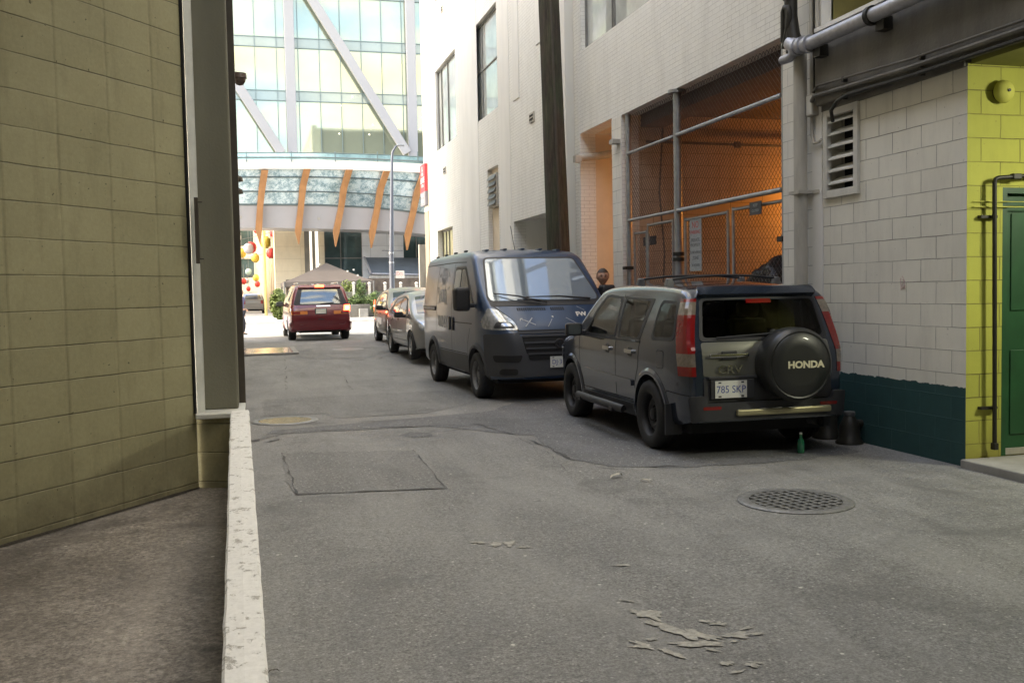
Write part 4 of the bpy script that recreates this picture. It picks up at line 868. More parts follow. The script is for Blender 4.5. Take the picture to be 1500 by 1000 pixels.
for px, py in ((352, 318), (467, 320)): c = at(px, py, 59.8, 1); mb.lathe([(.09, -.02), (.09, .02)], 14, Matrix.Translation(c) @ Matrix.Rotation(R(90), 4, 'X'))
mb.build('round_lamp', M['pipe_cream'], tb)
# ground floor front at y=63
def fbox(mb, x0, y0, x1, y1, Y, th=.3, gz_=None):
    a = at(x0, (y0+y1)/2, Y, 1); b = at(x1, (y0+y1)/2, Y, 1); c = at((x0+x1)/2, y0, Y, 1); d = at((x0+x1)/2, y1, Y, 1)
    mb.box((a.x, Y, d.z if gz_ is None else gz_), (b.x, Y+th, c.z)); return mb
gf = thing('podium', 'ground floor of the tower with dark shop glass, white tiles and cream stone', 'building', (8, 63.5, .33))
for nm, m, bx in (('stone_wall', 'cream_stone', (402, 325, 446, 400, 63.6)), ('stone_jamb', 'beam_concrete', (446, 325, 453.5, 400, 63.5)), ('stone_jamb', 'cream_stone', (467.5, 325, 475, 400, 63.4)),
                  ('stone_jamb', 'beam_concrete', (457.5, 325, 461.5, 400, 63.5)), ('shop_glass', 'shop_glass', (475, 325, 530, 400, 63.7)), ('tile_wall', 'tile_white', (530.5, 320, 591, 400, 63.45)), ('shop_glass', 'shop_glass', (591, 325, 700, 400, 63.7))):
    mb = MB(); fbox(mb, *bx[:4], bx[4], 2, .33)
    if m in ('cream_stone', 'tile_white'):
        a = at(bx[0], 360, bx[4], 1).x; b = at(bx[2], 360, bx[4], 1).x; mb = MB(); wall(mb, 1, bx[4], a, b, .33, 6.6); wall(mb, 0, a, bx[4], bx[4]+2, .33, 6.6); wall(mb, 0, b, bx[4], bx[4]+2, .33, 6.6)
    mb.build(nm, M[m], gf)
mb = MB()
for px in (499, 530, 475.5, 610, 640): fbox(mb, px-.6, 330, px+.6, 400, 63.6, .08, .33)
for py in (378,): fbox(mb, 475, py-.8, 530, py+.8, 63.58, .08)
mb.build('mullions', M['win_frame'], gf)
mb = MB(); fbox(mb, 453.7, 334, 457.2, 400, 63.3, .1, 2); fbox(mb, 462, 334, 466.6, 400, 63.3, .1, 2); mb.build('light_strip', mat('white_strip', (.9, .85, .78), .5, var=0, emit=(1, .9, .75), es=1.2), gf)
mb = MB(); mb.box((2.0, 66, 5.9), (26, 80, 10.1)); mb.box((2.0, 65.7, .33), (26, 80, 5.9)); mb.build('rear_block', M['cream'], gf)
# awning
t = thing('awning', 'slate grey sloping awning with pale lower edge over the terrace', 'awning', (9.5, 61.5, 2.6))
A = [at(535, 377, 63.3, 1), at(545, 401, 61.3, 1), at(640, 403, 61.3, 1), at(640, 378, 63.3, 1)]
mb = MB(); mb.face(A[::-1]); mb.face([p-V((0, 0, .04)) for p in A]); mb.face([A[0], A[1], A[1]+V((0, 1.9, 0))]); mb.build('canvas', M['slate_canvas'], t)
mb = MB(); mb.tube([A[0]+V((-.06, -.05, 0)), A[1]+V((-.06, -.05, 0))], .08, 8); mb.tube([A[1], A[2]], .07, 8); mb.build('edge_frame', M['pipe_grey'], t)
mb = MB(); a = at(541, 404, 61.4, 1); b = at(640, 412, 61.4, 1); mb.box((a.x, 61.3, b.z), (b.x+.3, 61.6, a.z)); mb.build('pale_beam', M['pipe_cream'], t)
# terrace tent
t = thing('terrace_tent', 'large taupe peaked canopy tent over a restaurant terrace', 'tent', (4.7, 59, .33))
ty = 57.0; e0 = at(415, 413, ty, 1); e1 = at(548, 411, ty, 1); pk = at(478, 385, ty+2.5, 1); z_ = e0.z
E4 = [V((e0.x, ty, z_)), V((e1.x, ty, z_)), V((e1.x, ty+5, z_)), V((e0.x, ty+5, z_))]
bm = bmesh.new(); N_ = 12
for k in range(4):
    a, b = E4[k], E4[(k+1) % 4]; g = []
    for i in range(N_+1):
        r_ = []
        for j in range(N_+1):
            s_ = j/N_; base = a.lerp(b, i/N_); q = base.lerp(pk, s_); q.z = z_+(pk.z-z_)*(s_**1.12)-.05*sin(pi*i/N_)*(1-s_)
            r_.append(bm.verts.new(q))
        g.append(r_)
    for i in range(N_):
        for j in range(N_):
            try: bm.faces.new((g[i][j], g[i+1][j], g[i+1][j+1], g[i][j+1]))
            except ValueError: pass
bmesh.ops.remove_doubles(bm, verts=bm.verts, dist=.001); me = bpy.data.meshes.new('canopy'); bm.to_mesh(me); bm.free(); link('canopy', me, M['canvas'], t, True, 20)
mb = MB()
for k in range(4): a, b = E4[k], E4[(k+1) % 4]; mb.face([a, b, b-V((0, 0, .28)), a-V((0, 0, .28))])
mb.build('valance', M['canvas'], t)
for q in E4: mb = MB(); mb.tube([(q.x*.985+.07, q.y, .33), (q.x*.985+.07, q.y, z_)], .05, 8); mb.build('post', M['win_frame'], t)
mb = MB()
for px, py in ((468, 387), (518, 395), (524, 403), (509, 397)): c = at(px, py, 56.9, 1); mb.cbox(c, (.09, .09, .09))
mb.build('fairy_light', M['vent_white'], t)
mb = MB(); mb.box((2.1, 60.5, .33), (15, 60.7, 2.6)); tag(base_origin(mb.build('terrace_shade_sheet', mat('terrace_shade', (.13, .10, .075), .7, var=.6, scale=1.5))), 'brown sheet coloured dark for the shaded terrace interior under the tent', 'screen')  # dark sheet stands in for the shade inside the terrace
for i, px in enumerate((518, 541, 564, 587, 610)):
    c = at(px, 416, 56.0, 1); tg = thing('terrace_post', ('first', 'second', 'third', 'fourth', 'fifth')[i]+' white terrace screen post counted from the red van', 'post', (c.x, 56, .33), group='terrace screen posts')
    mb = MB(); mb.box((-.07, -.05, 0), (.07, .05, c.z-.33)); mb.build('upright', M['vent_white'], tg, world=False)
    mb = MB(); mb.lathe([(.08, 0), (.11, .06), (.05, .12)], 10, Matrix.Translation((0, 0, c.z-.33))); mb.build('finial', M['vent_white'], tg, world=False)
mb = MB(); a = at(505, 428, 56, 1); mb.box((a.x, 56.0, a.z-.03), (14, 56.04, a.z+.03)); mb.box((a.x, 56.01, .6), (14, 56.02, a.z)); tag(base_origin(mb.build('glass_screen', mat('screen_glass', (.22, .22, .19), .1, var=.5, scale=1.5, spec=1))), 'low glass screen between the white terrace posts', 'glass screen')
mb = MB(); a = at(506, 446, 54.6, 1); b = at(560, 461, 54.6, 1); mb.box((a.x, 54.2, .33), (b.x+4, 55.2, a.z)); top('stone_planter', mb, M['beam_concrete'], 'long dark stone planter before the terrace', 'planter', bevel=.03)
mb = MB(); a = at(526, 452, 53.9, 1); b = at(539, 461, 53.9, 1); mb.box((a.x, 53.7, .33), (b.x, 54.15, a.z)); top('concrete_block', mb, M['concrete'], 'grey concrete block against the stone planter', 'block', bevel=.02)
def foliage(name, c, r, n, label, cat, m, leaf=.16, seed=0, trunk=None, group=None):
    t = thing(name, label, cat, (c[0], c[1], c[2]), group=group); rnd = random.Random(seed); mb = MB()
    for i in range(n):
        while True:
            p = V((rnd.uniform(-1, 1), rnd.uniform(-1, 1), rnd.uniform(-1, 1)))
            if p.length < 1 and noise.noise(p*2.1+V((seed, 0, 0))) > -.22: break
        q = V((p.x*r[0], p.y*r[1], r[2]+p.z*r[2])); a = V((rnd.gauss(0, 1), rnd.gauss(0, 1), rnd.gauss(0, 1))).normalized(); b = a.orthogonal().normalized(); s_ = leaf*rnd.uniform(.6, 1.3)
        mb.face([q-a*s_, q+b*s_*.5, q+a*s_, q-b*s_*.5])
    mb.build('leaves', m, t, world=False)
    mb = MB()
    for i in range(7):
        e = V((rnd.uniform(-.7, .7)*r[0], rnd.uniform(-.7, .7)*r[1], r[2]*rnd.uniform(1.0, 1.8))); mb.tube([(rnd.uniform(-.1, .1), 0, 0), e*.5+V((.05, 0, 0)), e], [.03, .02, .01], 5)
    mb.build('stems', M['brown_trim'], t, world=False); return t
c0 = at(506, 446, 54.7, 1); c1 = at(560, 446, 54.7, 1)
for i in range(5):
    x = c0.x+(c1.x-c0.x)*(i+.5)/5; foliage('hedge_shrub', (x, 54.7, c0.z-.12), (.36, .38, .24+.12*(i % 2)), 420, ['low shrub at the left end of the stone planter', 'second taller shrub in the stone planter', 'middle low shrub of the stone planter', 'fourth taller shrub in the stone planter', 'shrub at the right end of the stone planter'][i], 'shrub', M['hedge'], .07, i, group='shrubs in the stone planter')
foliage('hedge_shrub', (at(529, 440, 55.3).x, 55.3, 1.0), (.35, .3, .75), 420, 'upright shrub behind the middle of the planter', 'shrub', M['hedge'], .08, 9)
foliage('hedge_shrub', (at(551, 440, 53.5).x, 53.6, .33), (.32, .3, .75), 500, 'bushy shrub beside the orange post', 'shrub', M['hedge'], .08, 19)
foliage('leafy_bush', (at(408, 440, 53.).x, 53., .33), (.45, .45, .85), 1000, 'yellow green leafy bush left of the red van', 'bush', M['leafy'], .12, 4)
foliage('leafy_bush', (at(508, 432, 56.4).x, 56.4, .9), (.45, .4, .8), 500, 'small leafy bush just right of the red van roof', 'bush', M['leafy'], .1, 5)
c = at(550, 468, 50.4, 1); t = thing('delineator_post', 'orange plastic delineator post on the far kerb', 'bollard', (c.x, 50.4, .33))
M['orange'] = mat('orange_plastic', (.80, .13, .03), .5, var=.05)
mb = MB(); mb.lathe([(.14, 0), (.14, .04), (.07, .08), (.065, .85), (.05, .95), (.03, 1.0)], 14); mb.build('stem', M['orange'], t, world=False, smooth=50)
mb = MB(); mb.lathe([(.068, .62), (.067, .72)], 14); mb.build('band', M['vent_white'], t, world=False)
# street lamp and no parking sign
c = at(575.5, 462, 50.9, 1); tp = at(574, 235, 50.9, 1); hx = at(577, 214, 50.9, 1)
t = thing('street_lamp', 'tall blue-grey street lamp with curved top across the street', 'street lamp', (c.x, 50.9, .33))
M['lamp_blue'] = mat('blue_grey_paint', (.10, .108, .13), .45, .3, var=.1)
b0 = V((c.x, 50.9, .33)); pts = [b0, b0+V((0, 0, .6)), b0+V((0, 0, 3)), V((tp.x, 50.9, tp.z)), V((tp.x+.05, 50.9, tp.z+.45)), V((tp.x+.22, 50.9, hx.z-.03)), V((hx.x+.2, 50.9, hx.z+.05))]
mb = MB(); mb.tube(pts, [.16, .15, .13, .07, .065, .055, .05], 14); mb.build('mast', M['lamp_blue'], t, smooth=60)
mb = MB(); mb.cbox((hx.x+.35, 50.9, hx.z+.05), (.4, .2, .1)); mb.build('lamp_head', M['galv'], t, bevel=.03)
a = at(575, 367, 50.9, 1); mb = MB(); mb.tube([(a.x-.55, 50.9, a.z), (a.x+.55, 50.9, a.z)], .02, 6); mb.build('banner_arm', M['lamp_blue'], t)
mb = MB()
for z in (2.9, 3.4): mb.lathe([(.145, z), (.145, z+.08)], 14, Matrix.Translation((c.x, 50.9, .33)))
mb.build('band', M['galv'], t)
s_ = at(585, 402, 50.85, 1); sd = board('no_parking_sign', (s_.x+.03, 50.78, s_.z), (1, 0, 0), (0, 0, 1), .46, .40, M['vent_white'], 'small white no-parking sign with red symbols fixed to the street lamp', 'sign', lines=[('P', .12, -.13, .05, M['red_ink']), ('NO', .10, .08, .08, M['red_ink']), ('STOP', .08, .07, -.03, M['red_ink']), ('<  >', .1, 0, -.13, M['red_ink'])])
mb = MB(); N2 = 20
for k in range(N2): a_ = 2*pi*k/N2; b_ = 2*pi*(k+1)/N2; cx, cz = s_.x-.10, s_.z+.05; mb.face([(cx+.08*cos(a_), 50.77, cz+.08*sin(a_)), (cx+.08*cos(b_), 50.77, cz+.08*sin(b_)), (cx+.10*cos(b_), 50.77, cz+.10*sin(b_)), (cx+.10*cos(a_), 50.77, cz+.10*sin(a_))])
mb.build('red_ring', M['red_ink'], sd)
mb = MB(); mb.box((s_.x-.25, 50.78, s_.z-.02), (c.x, 50.82, s_.z+.02)); mb.build('strap', M['galv'], sd)
# red leasing sign on the far corner of the white building
M['sign_red'] = mat('sign_red', (.62, .045, .06), .5, var=.05); M['sign_slate'] = mat('sign_slate', (.22, .21, .24), .5, var=.05); M['sign_white'] = mat('sign_white', (.8, .8, .8), .5, var=0)
zt, zm, zl = at(633, 241, 32.6, 1).z, at(633, 281, 32.6, 1).z, at(633, 301, 32.6, 1).z
t = thing('leasing_sign', 'red and grey leasing sign on the far corner of the white building', 'sign', (X-.12, 32.7, zl))
mb = MB(); mb.box((X-.13, 32.32, zm), (X-.04, 33.2, zt)); mb.build('sign_panel', M['sign_red'], t)
mb = MB(); mb.box((X-.13, 32.32, zl), (X-.04, 33.2, zm-.002)); mb.build('sign_base', M['sign_slate'], t)
h = zt-zm
for tx, sz, dz in (('A', .3, .82*h), ('FOR', .16, .64*h), ('LEASE', .27, .42*h), ('RETAIL', .13, .22*h)): text_mesh(tx, sz, (X-.133, 32.78, zm+dz), (0, -1, 0), (0, 0, 1), M['sign_white'], t)
for tx, sz, dz in (('SPACE', .14, .72), ('604.555', .17, .3)): text_mesh(tx, sz, (X-.133, 32.78, zl+dz*(zm-zl)), (0, -1, 0), (0, 0, 1), M['sign_white'], t)
text_mesh('LEASE', .2, (X+.36, 32.30, zm+.5*h), (1, 0, 0), (0, 0, 1), M['sign_white'], t) if False else None
a = at(614, 358, 34.5, 1); mb = MB(); mb.box((a.x, 34.5, .3), (X+.8, 34.7, a.z)); top('side_panel', mb, M['pipe_cream'], 'plain beige panel projecting past the corner pier', 'panel')
# ---------------------------------------------------------------- lane with lanterns beyond
lane = thing('lane_building', 'sunlit cream building along the far lane', 'building', (1.9, 90, .33))
mb = MB(); wall(mb, 0, 2.0, 63.6, 125, .33, 22, [(70+7*k, 73.5+7*k, 3+4*j, 5.6+4*j) for k in range(7) for j in range(4)]+[(66+6*k, 69+6*k, .33, 2.8) for k in range(8) if k % 2], .3); mb.build('sunlit_wall', M['cream_stone'], lane)
mb = MB(); mb.box((2.3, 63.7, .33), (2.35, 125, 22)); mb.build('window_back', M['shop_glass'], lane)
mb = MB()
for k in range(9): mb.box((1.55, 66+6.3*k, .33), (1.98, 66.9+6.3*k, 9))
mb.build('pilaster', M['cream'], lane)
le = thing('lane_end_building', 'pale hazy building closing the end of the far lane', 'building', (-8, 126, .33))
mb = MB(); wall(mb, 1, 126, -60, 3, .33, 30, [(-30+3.2*k, -28.3+3.2*k, 4+4*j, 6.4+4*j) for k in range(10) for j in range(6)], .3); mb.build('pale_wall', M['cream'], le); mb = MB(); mb.box((-60, 126.3, .33), (3, 126.4, 30)); mb.build('window_back', M['shop_glass'], le)
t = thing('painted_mast', 'tall yellow painted mast standing in the lane', 'mast', (at(389, 430, 66).x, 66, .33)); M['mast_yellow'] = mat('mast_yellow', (.72, .64, .26), .5, var=.1)
mb = MB(); mb.tube([(0, 0, 0), (0, 0, 8)], .10, 12); mb.build('shaft', M['mast_yellow'], t, world=False, smooth=40)
M['l_red'] = mat('lantern_red', (.72, .06, .05), .5, var=.05); M['l_yel'] = mat('lantern_yellow', (.80, .58, .08), .5, var=.05); M['l_whi'] = mat('lantern_white', (.78, .76, .76), .5, var=.03); M['l_blu'] = mat('lantern_blue', (.40, .55, .55), .5, var=.05); M['l_gry'] = mat('lantern_grey', (.5, .47, .52), .5, var=.05)
lan = [(364, 364, 8, 'l_gry', 'grey lantern overlapping the large red one'), (368, 362.5, 8.5, 'l_red', 'large red lantern beside the grey one'), (354, 371, 7, 'l_yel', 'yellow lantern at the left wall edge'), (374, 378, 6.5, 'l_yel', 'round yellow lantern under the large red one'),
       (389, 355, 9, 'l_yel', 'large yellow lantern in front of the mast'), (397, 371, 7.5, 'l_red', 'red lantern just right of the yellow mast'), (401, 341, 7, 'l_red', 'high red lantern under the white fascia'), (376, 337, 5, 'l_red', 'small red lantern tucked behind the first rib'),
       (403, 389, 6.5, 'l_yel', 'pale yellow lantern right of the mast'), (364, 398, 5, 'l_blu', 'pale blue lantern low over the lane'), (375, 407, 5, 'l_yel', 'small yellow lantern low in the lane'), (357, 412, 4.5, 'l_red', 'low red lantern near the left edge'),
       (362, 411, 4, 'l_gry', 'low grey lantern beside a red one'), (377, 416, 4.5, 'l_red', 'low red lantern nearest the mast'), (364, 423, 3.6, 'l_red', 'lowest small red lantern above the parked car'), (349, 348, 5, 'l_whi', 'white lantern cut by the left wall edge')]
for i, (px, py, r, m, lb_) in enumerate(lan):
    Y = 68+(i % 5)*2.2 + (py > 395)*16; c = at(px, py, Y, 1); rr = r/1400*Y*.88
    t = thing('lantern', lb_+' in the lane', 'lantern', (c.x, Y, c.z-rr), group='lanterns hung over the far lane')
    mb = MB(); mb.lathe([(rr*.45, 0), (rr*.85, rr*.35), (rr, rr), (rr*.85, rr*1.65), (rr*.45, rr*2)], 18); mb.build('paper_shade', M[m], t, world=False, smooth=60)
    mb = MB(); mb.lathe([(rr*.46, -.03), (rr*.46, .0)], 12); mb.build('base_ring', M['win_frame'], t, world=False); mb = MB(); mb.lathe([(rr*.46, rr*2), (rr*.46, rr*2+.04)], 12); mb.tube([(0, 0, rr*2), (0, 0, rr*2+1.2)], .015, 5); mb.build('hanger', M['win_frame'], t, world=False)
for k, (Y, z) in enumerate(((70, 6.3), (76, 6.0), (88, 5.0))):
    mb = MB(); mb.tube([(-7+9*i/10, Y, z-.8*sin(pi*i/10)+.6) for i in range(11)], .02, 5); top('lantern_cable', mb, M['win_frame'], ('front', 'second', 'rear')[k]+' cable strung across the far lane', 'cable', group='cables over the lane')
lw = thing('lane_left_building', 'low pale building on the left of the far lane', 'building', (-9, 70, .33))
mb = MB(); wall(mb, 1, 64, -40, -7.2, .33, 7, [(-38+5*k, -35+5*k, .6, 3.2) for k in range(6)], .3); wall(mb, 0, -7.2, 64, 110, .33, 7, sgn=-1); mb.box((-40, 64.3, 6.9), (-7.3, 110, 7)); mb.build('pale_wall', M['cream'], lw); mb = MB(); mb.box((-40, 64.4, .33), (-7.4, 64.5, 6)); mb.build('shop_glass', M['shop_glass'], lw)
# ================================================================== VEHICLES
def paint(name, c, metal=.35, rough=.32, coat=.8, dirt=.25, dz=.9, dc=(.075, .072, .065)):
    t = NT(name); co = t.coord(); n = t.noise(co, 3, 7, .65); fine = t.noise(co, 45, 3, .6)
    sp = t.new('ShaderNodeSeparateXYZ'); t.l(co, sp.inputs[0])
    g = t.math('MULTIPLY', t.math('MAXIMUM', t.math('SUBTRACT', 1., t.math('DIVIDE', sp.outputs['Z'], dz)), .12), t.math('MULTIPLY', n, dirt*2.2))
    base = t.mix(t.math('MULTIPLY', fine, .25), c, tuple(min(1, x*1.35) for x in c)); t.l(t.mix(g, base, dc), t.b.inputs['Base Color'])
    t.b.inputs['Metallic'].default_value = metal; t.l(t.math('ADD', t.math('MULTIPLY', g, .35), rough), t.b.inputs['Roughness'])
    t.b.inputs['Coat Weight'].default_value = coat; t.b.inputs['Coat Roughness'].default_value = .06; return t.m
M['tyre'] = mat('tyre_rubber', (.022, .022, .022), .8, var=.3, scale=12, bump=.2)
M['well'] = mat('wheel_well', .012, .95, var=0)
M['car_black'] = mat('black_trim', (.022, .022, .024), .5, var=.2, scale=12)
M['car_grey_plastic'] = mat('grey_plastic', (.030, .031, .034), .55, var=.2, scale=10)
M['car_glass'] = mat('car_glass', (.012, .015, .015), .03, 0, var=0, spec=.6, coat=.3)
M['car_glass_light'] = mat('car_side_glass', (.13, .15, .145), .04, .25, var=.25, scale=2.5, spec=1, coat=1)
def see_glass(name, tint, gl=1.):
    t = NT(name); tr = t.new('ShaderNodeBsdfTransparent'); tr.inputs[0].default_value = c4(tint); g = t.new('ShaderNodeBsdfGlossy'); g.inputs['Roughness'].default_value = .02; g.inputs['Color'].default_value = c4(gl)
    f = t.new('ShaderNodeFresnel'); f.inputs[0].default_value = 1.45; mx_ = t.new('ShaderNodeMixShader'); t.l(t.math('MULTIPLY', f.outputs[0], 1.1), mx_.inputs[0]); t.l(tr.outputs[0], mx_.inputs[1]); t.l(g.outputs[0], mx_.inputs[2]); t.l(mx_.outputs[0], t.out.inputs[0]); t.n.remove(t.b); return t.m
M['see_glass'] = see_glass('see_through_glass', (.62, .66, .62)); M['see_glass_dark'] = see_glass('tinted_glass', (.42, .45, .42), .5)
M['chrome'] = mat('chrome', (.6, .6, .58), .15, 1, var=0)
M['lamp_red'] = mat('tail_lamp_red', (.20, .006, .006), .12, var=.15, scale=25, coat=1)
M['lamp_clear'] = mat('tail_lamp_clear', (.24, .20, .16), .12, .3, var=.35, scale=30, coat=1)
M['lamp_amber'] = mat('lamp_amber', (.65, .20, .03), .15, var=.1, coat=1)
M['head_lamp'] = mat('head_lamp', (.40, .42, .44), .06, .5, var=.5, scale=14, coat=1)
M['plate_white'] = mat('plate_white', (.66, .66, .60), .45, var=.06, scale=20); M['plate_blue'] = mat('plate_blue', (.05, .08, .28), .5, var=0)
M['seam'] = mat('panel_gap', .008, .8, var=0)
M['steel_wheel'] = mat('steel_wheel', (.035, .035, .037), .5, .3, var=.3, scale=10); M['grey_wheel'] = mat('grey_steel_wheel', (.22, .22, .22), .5, .4, var=.35, scale=10); M['alloy'] = mat('alloy_wheel', (.36, .37, .38), .3, .7, var=.2, scale=8)
def interp(tab, x):
    if x <= tab[0][0]: return tab[0][1]
    for i in range(len(tab)-1):
        a, b = tab[i], tab[i+1]
        if x <= b[0]: return a[1]+(b[1]-a[1])*((x-a[0])/(b[0]-a[0]) if b[0] > a[0] else 1)
    return tab[-1][1]
def chaikin(P, n=2):
    for _ in range(n):
        Q = [P[0]]
        for a, b in zip(P[:-1], P[1:]): Q += [(a[0]*.75+b[0]*.25, a[1]*.75+b[1]*.25), (a[0]*.25+b[0]*.75, a[1]*.25+b[1]*.75)]
        Q.append(P[-1]); P = Q
    return P
class Body:
    """smooth car shell: side silhouette x plan outline x cross-section, lofted along y"""
    def __init__(s, topl, botl, plan, sec, rad=.07, crown=.03, step=.035, smooth=2, endr=.03):
        tp = chaikin(topl, smooth); s.plan = chaikin(plan, 2); s.sec = chaikin(sec, 2); s.bot = botl
        st = [tp[0]]
        for a, b in zip(tp[:-1], tp[1:]):
            d = sqrt((b[0]-a[0])**2+(b[1]-a[1])**2); k = max(1, int(d/step))
            st += [(a[0]+(b[0]-a[0])*i/k, a[1]+(b[1]-a[1])*i/k) for i in range(1, k+1)]
        NS = 22; NT_ = 9; rings = []
        for (y, zt) in st:
            zb = min(interp(botl, y), zt-.04); W = interp(s.plan, y); hw = lambda z: W*interp(s.sec, z)
            r = min(rad, (zt-zb)*.45); pts = []
            wb = hw(zb); rb = min(.05, (zt-zb)*.3)
            pts += [(0, zb), (wb*.5, zb), (wb-rb*1.5, zb), (wb-rb*.4, zb+rb*.25)]
            for i in range(NS): z = zb+rb+(zt-r-zb-rb)*i/(NS-1); pts.append((hw(z), z))
            wt = hw(zt-r)
            for i in range(1, 5): a = pi/2*i/5; pts.append((wt-r*1.0*(1-cos(a)), zt-r+r*sin(a)))
            for i in range(NT_): q = 1-i/(NT_-1); x = (wt-r)*q; pts.append((x, zt+crown*(1-q*q)*min(1, (zt-zb)/.3)))
            ring = [V((x, y, z)) for x, z in pts]; ring += [V((-x, y, z)) for x, z in pts[-2:0:-1]]
            rings.append(ring)
        n = len(rings[0]); vs = [p for ring in rings for p in ring]
        fs = [(i*n+k, (i+1)*n+k, (i+1)*n+(k+1) % n, i*n+(k+1) % n) for i in range(len(rings)-1) for k in range(n)]
        fs.append(tuple(range(n))); fs.append(tuple(range((len(rings)-1)*n, len(rings)*n))[::-1])
        s.vs, s.fs = vs, fs
        s.bvh = BVHTree.FromPolygons(vs, fs)
    def hit(s, o, d):
        h = s.bvh.ray_cast(V(o), V(d)); return h[0], h[1]
    def side(s, y, z, sg=-1):
        p, n = s.hit((3*sg, y, z), (-sg, 0, 0)); return (p, n) if p else (None, None)
    def end(s, x, z, fr):
        p, n = s.hit((x, 9*fr, z), (0, -fr, 0)); return (p, n) if p else (None, None)
    def down(s, x, y):
        p, n = s.hit((x, y, 5), (0, 0, -1)); return (p, n) if p else (None, None)
    def mesh(s, name, m, parent, arches, extra=None):
        me = bpy.data.meshes.new(name); me.from_pydata(s.vs, [], s.fs); me.update()
        bm = bmesh.new(); bm.from_mesh(me); bmesh.ops.recalc_face_normals(bm, faces=bm.faces); bm.to_mesh(me); bm.free()
        o = bpy.data.objects.new(name, me); COL.objects.link(o); me.materials.append(m); me.materials.append(M['well'])
        cut = MB()
        for (y, z, r, w0) in arches:
            for sg in (-1, 1):
                Mx = Matrix.Translation((sg*(w0+.4), y, z)) @ Matrix.Rotation(R(90), 4, 'Y'); cut.lathe([(r, -.4), (r, .4)], 40, Mx, mi=0)
        if extra:
            for q in extra: cut.raw(q[0], q[1])
        c = cut.build('cutter', M['well'])
        bmm = bmesh.new(); bmm.from_mesh(c.data); bmesh.ops.recalc_face_normals(bmm, faces=bmm.faces); bmm.to_mesh(c.data); bmm.free()
        c.data.materials.clear(); c.data.materials.append(m); c.data.materials.append(M['well'])
        for p in c.data.polygons: p.material_index = 1
        md = o.modifiers.new('b', 'BOOLEAN'); md.operation = 'DIFFERENCE'; md.object = c; md.solver = 'EXACT'; md.use_self = bool(extra)
        dg = bpy.context.evaluated_depsgraph_get(); me2 = bpy.data.meshes.new_from_object(o.evaluated_get(dg)); me2.name = name
        bpy.data.objects.remove(o); bpy.data.objects.remove(c)
        return link(name, me2, None, parent, smooth=32)
    def decal(s, name, poly, view, m, parent, off=.004, sg=-1, res=.05, skirt=.012, rnd=0, hole=None, hrnd=0):
        """lay a piece cut to the outline poly on the shell; view 'side','front','rear','top'"""
        def rounded(P, rnd):
            Q = []; n = len(P)
            for i in range(n):
                a, b, c = V(P[i-1]), V(P[i]), V(P[(i+1) % n]); r1 = min(rnd, (a-b).length*.45); r2 = min(rnd, (c-b).length*.45)
                p0 = b+(a-b).normalized()*r1; p1 = b+(c-b).normalized()*r2
                for k in range(5): t = k/4; Q.append(tuple(p0*(1-t)**2+b*2*t*(1-t)+p1*t*t))
            return Q
        P = rounded(list(poly), rnd) if rnd else list(poly)
        def inside(x, y, H):
            c = False; j = len(H)-1
            for i in range(len(H)):
                if (H[i][1] > y) != (H[j][1] > y) and x < (H[j][0]-H[i][0])*(y-H[i][1])/(H[j][1]-H[i][1])+H[i][0]: c = not c
                j = i
            return c
        B = []
        for i in range(len(P)):
            a, b = V(P[i]), V(P[(i+1) % len(P)]); k = max(1, int((b-a).length/res))
            B += [a.lerp(b, j/k) for j in range(k)]
        ins = []; xs = [p.x for p in B]; ys = [p.y for p in B]; x = min(xs)+res/2
        while x < max(xs):
            y = min(ys)+res/2
            while y < max(ys):
                c = False; j = len(B)-1
                for i in range(len(B)):
                    if (B[i].y > y) != (B[j].y > y) and x < (B[j].x-B[i].x)*(y-B[i].y)/(B[j].y-B[i].y)+B[i].x: c = not c
                    j = i
                if c and min((p-V((x, y))).length for p in B) > res*.35: ins.append(V((x, y)))
                y += res
            x += res
        nb = len(B); hp_ = [V(q) for q in rounded(list(hole), hrnd)] if hole else []; nh = len(hp_)
        v2, es, f2, _, _, _ = delaunay_2d_cdt(B+hp_+ins, [(i, (i+1) % nb) for i in range(nb)]+[(nb+i, nb+(i+1) % nh) for i in range(nh)], [list(range(nb))] if not hole else [], 1 if not hole else 0, 1e-6)
        if hole: f2 = [f for f in f2 if (lambda cx, cy: inside(cx, cy, B) and not inside(cx, cy, hp_))(sum(v2[k].x for k in f)/len(f), sum(v2[k].y for k in f)/len(f))]
        out = []; nor = []
        for p in v2:
            if view == 'side': h, n_ = s.side(p.x, p.y, sg)
            elif view == 'front': h, n_ = s.end(p.x, p.y, 1)
            elif view == 'rear': h, n_ = s.end(p.x, p.y, -1)
            else: h, n_ = s.down(p.x, p.y)
            if h is None:
                if not out: h, n_ = V((0, 0, 1)), V((0, 0, 1))
                else: h, n_ = out[-1].copy(), nor[-1]
            else:
                want = {'side': V((sg, 0, 0)), 'front': V((0, 1, 0)), 'rear': V((0, -1, 0)), 'top': V((0, 0, 1))}[view]
                if n_.dot(want) < 0: n_ = -n_
                h = h+n_*off
            out.append(h); nor.append(n_)
        want = {'side': V((sg, 0, 0)), 'front': V((0, 1, 0)), 'rear': V((0, -1, 0)), 'top': V((0, 0, 1))}[view]
        fs = []
        for f in f2:
            a, b, c = out[f[0]], out[f[1]], out[f[2]]
            nn = (b-a).cross(c-a)
            fs.append(tuple(f) if nn.dot(want) >= 0 else tuple(reversed(f)))
        n0 = len(out); ec = {}
        for f in fs:
            for i in range(len(f)): a, b = f[i], f[(i+1) % len(f)]; ec[(a, b)] = 1
        bd = [(a, b) for (a, b) in ec if (b, a) not in ec]; mp = {}
        for a, b in bd:
            for q in (a, b):
                if q not in mp: mp[q] = len(out); out.append(out[q]-nor[q]*(off+skirt))
        fs += [(b, a, mp[a], mp[b]) for a, b in bd]
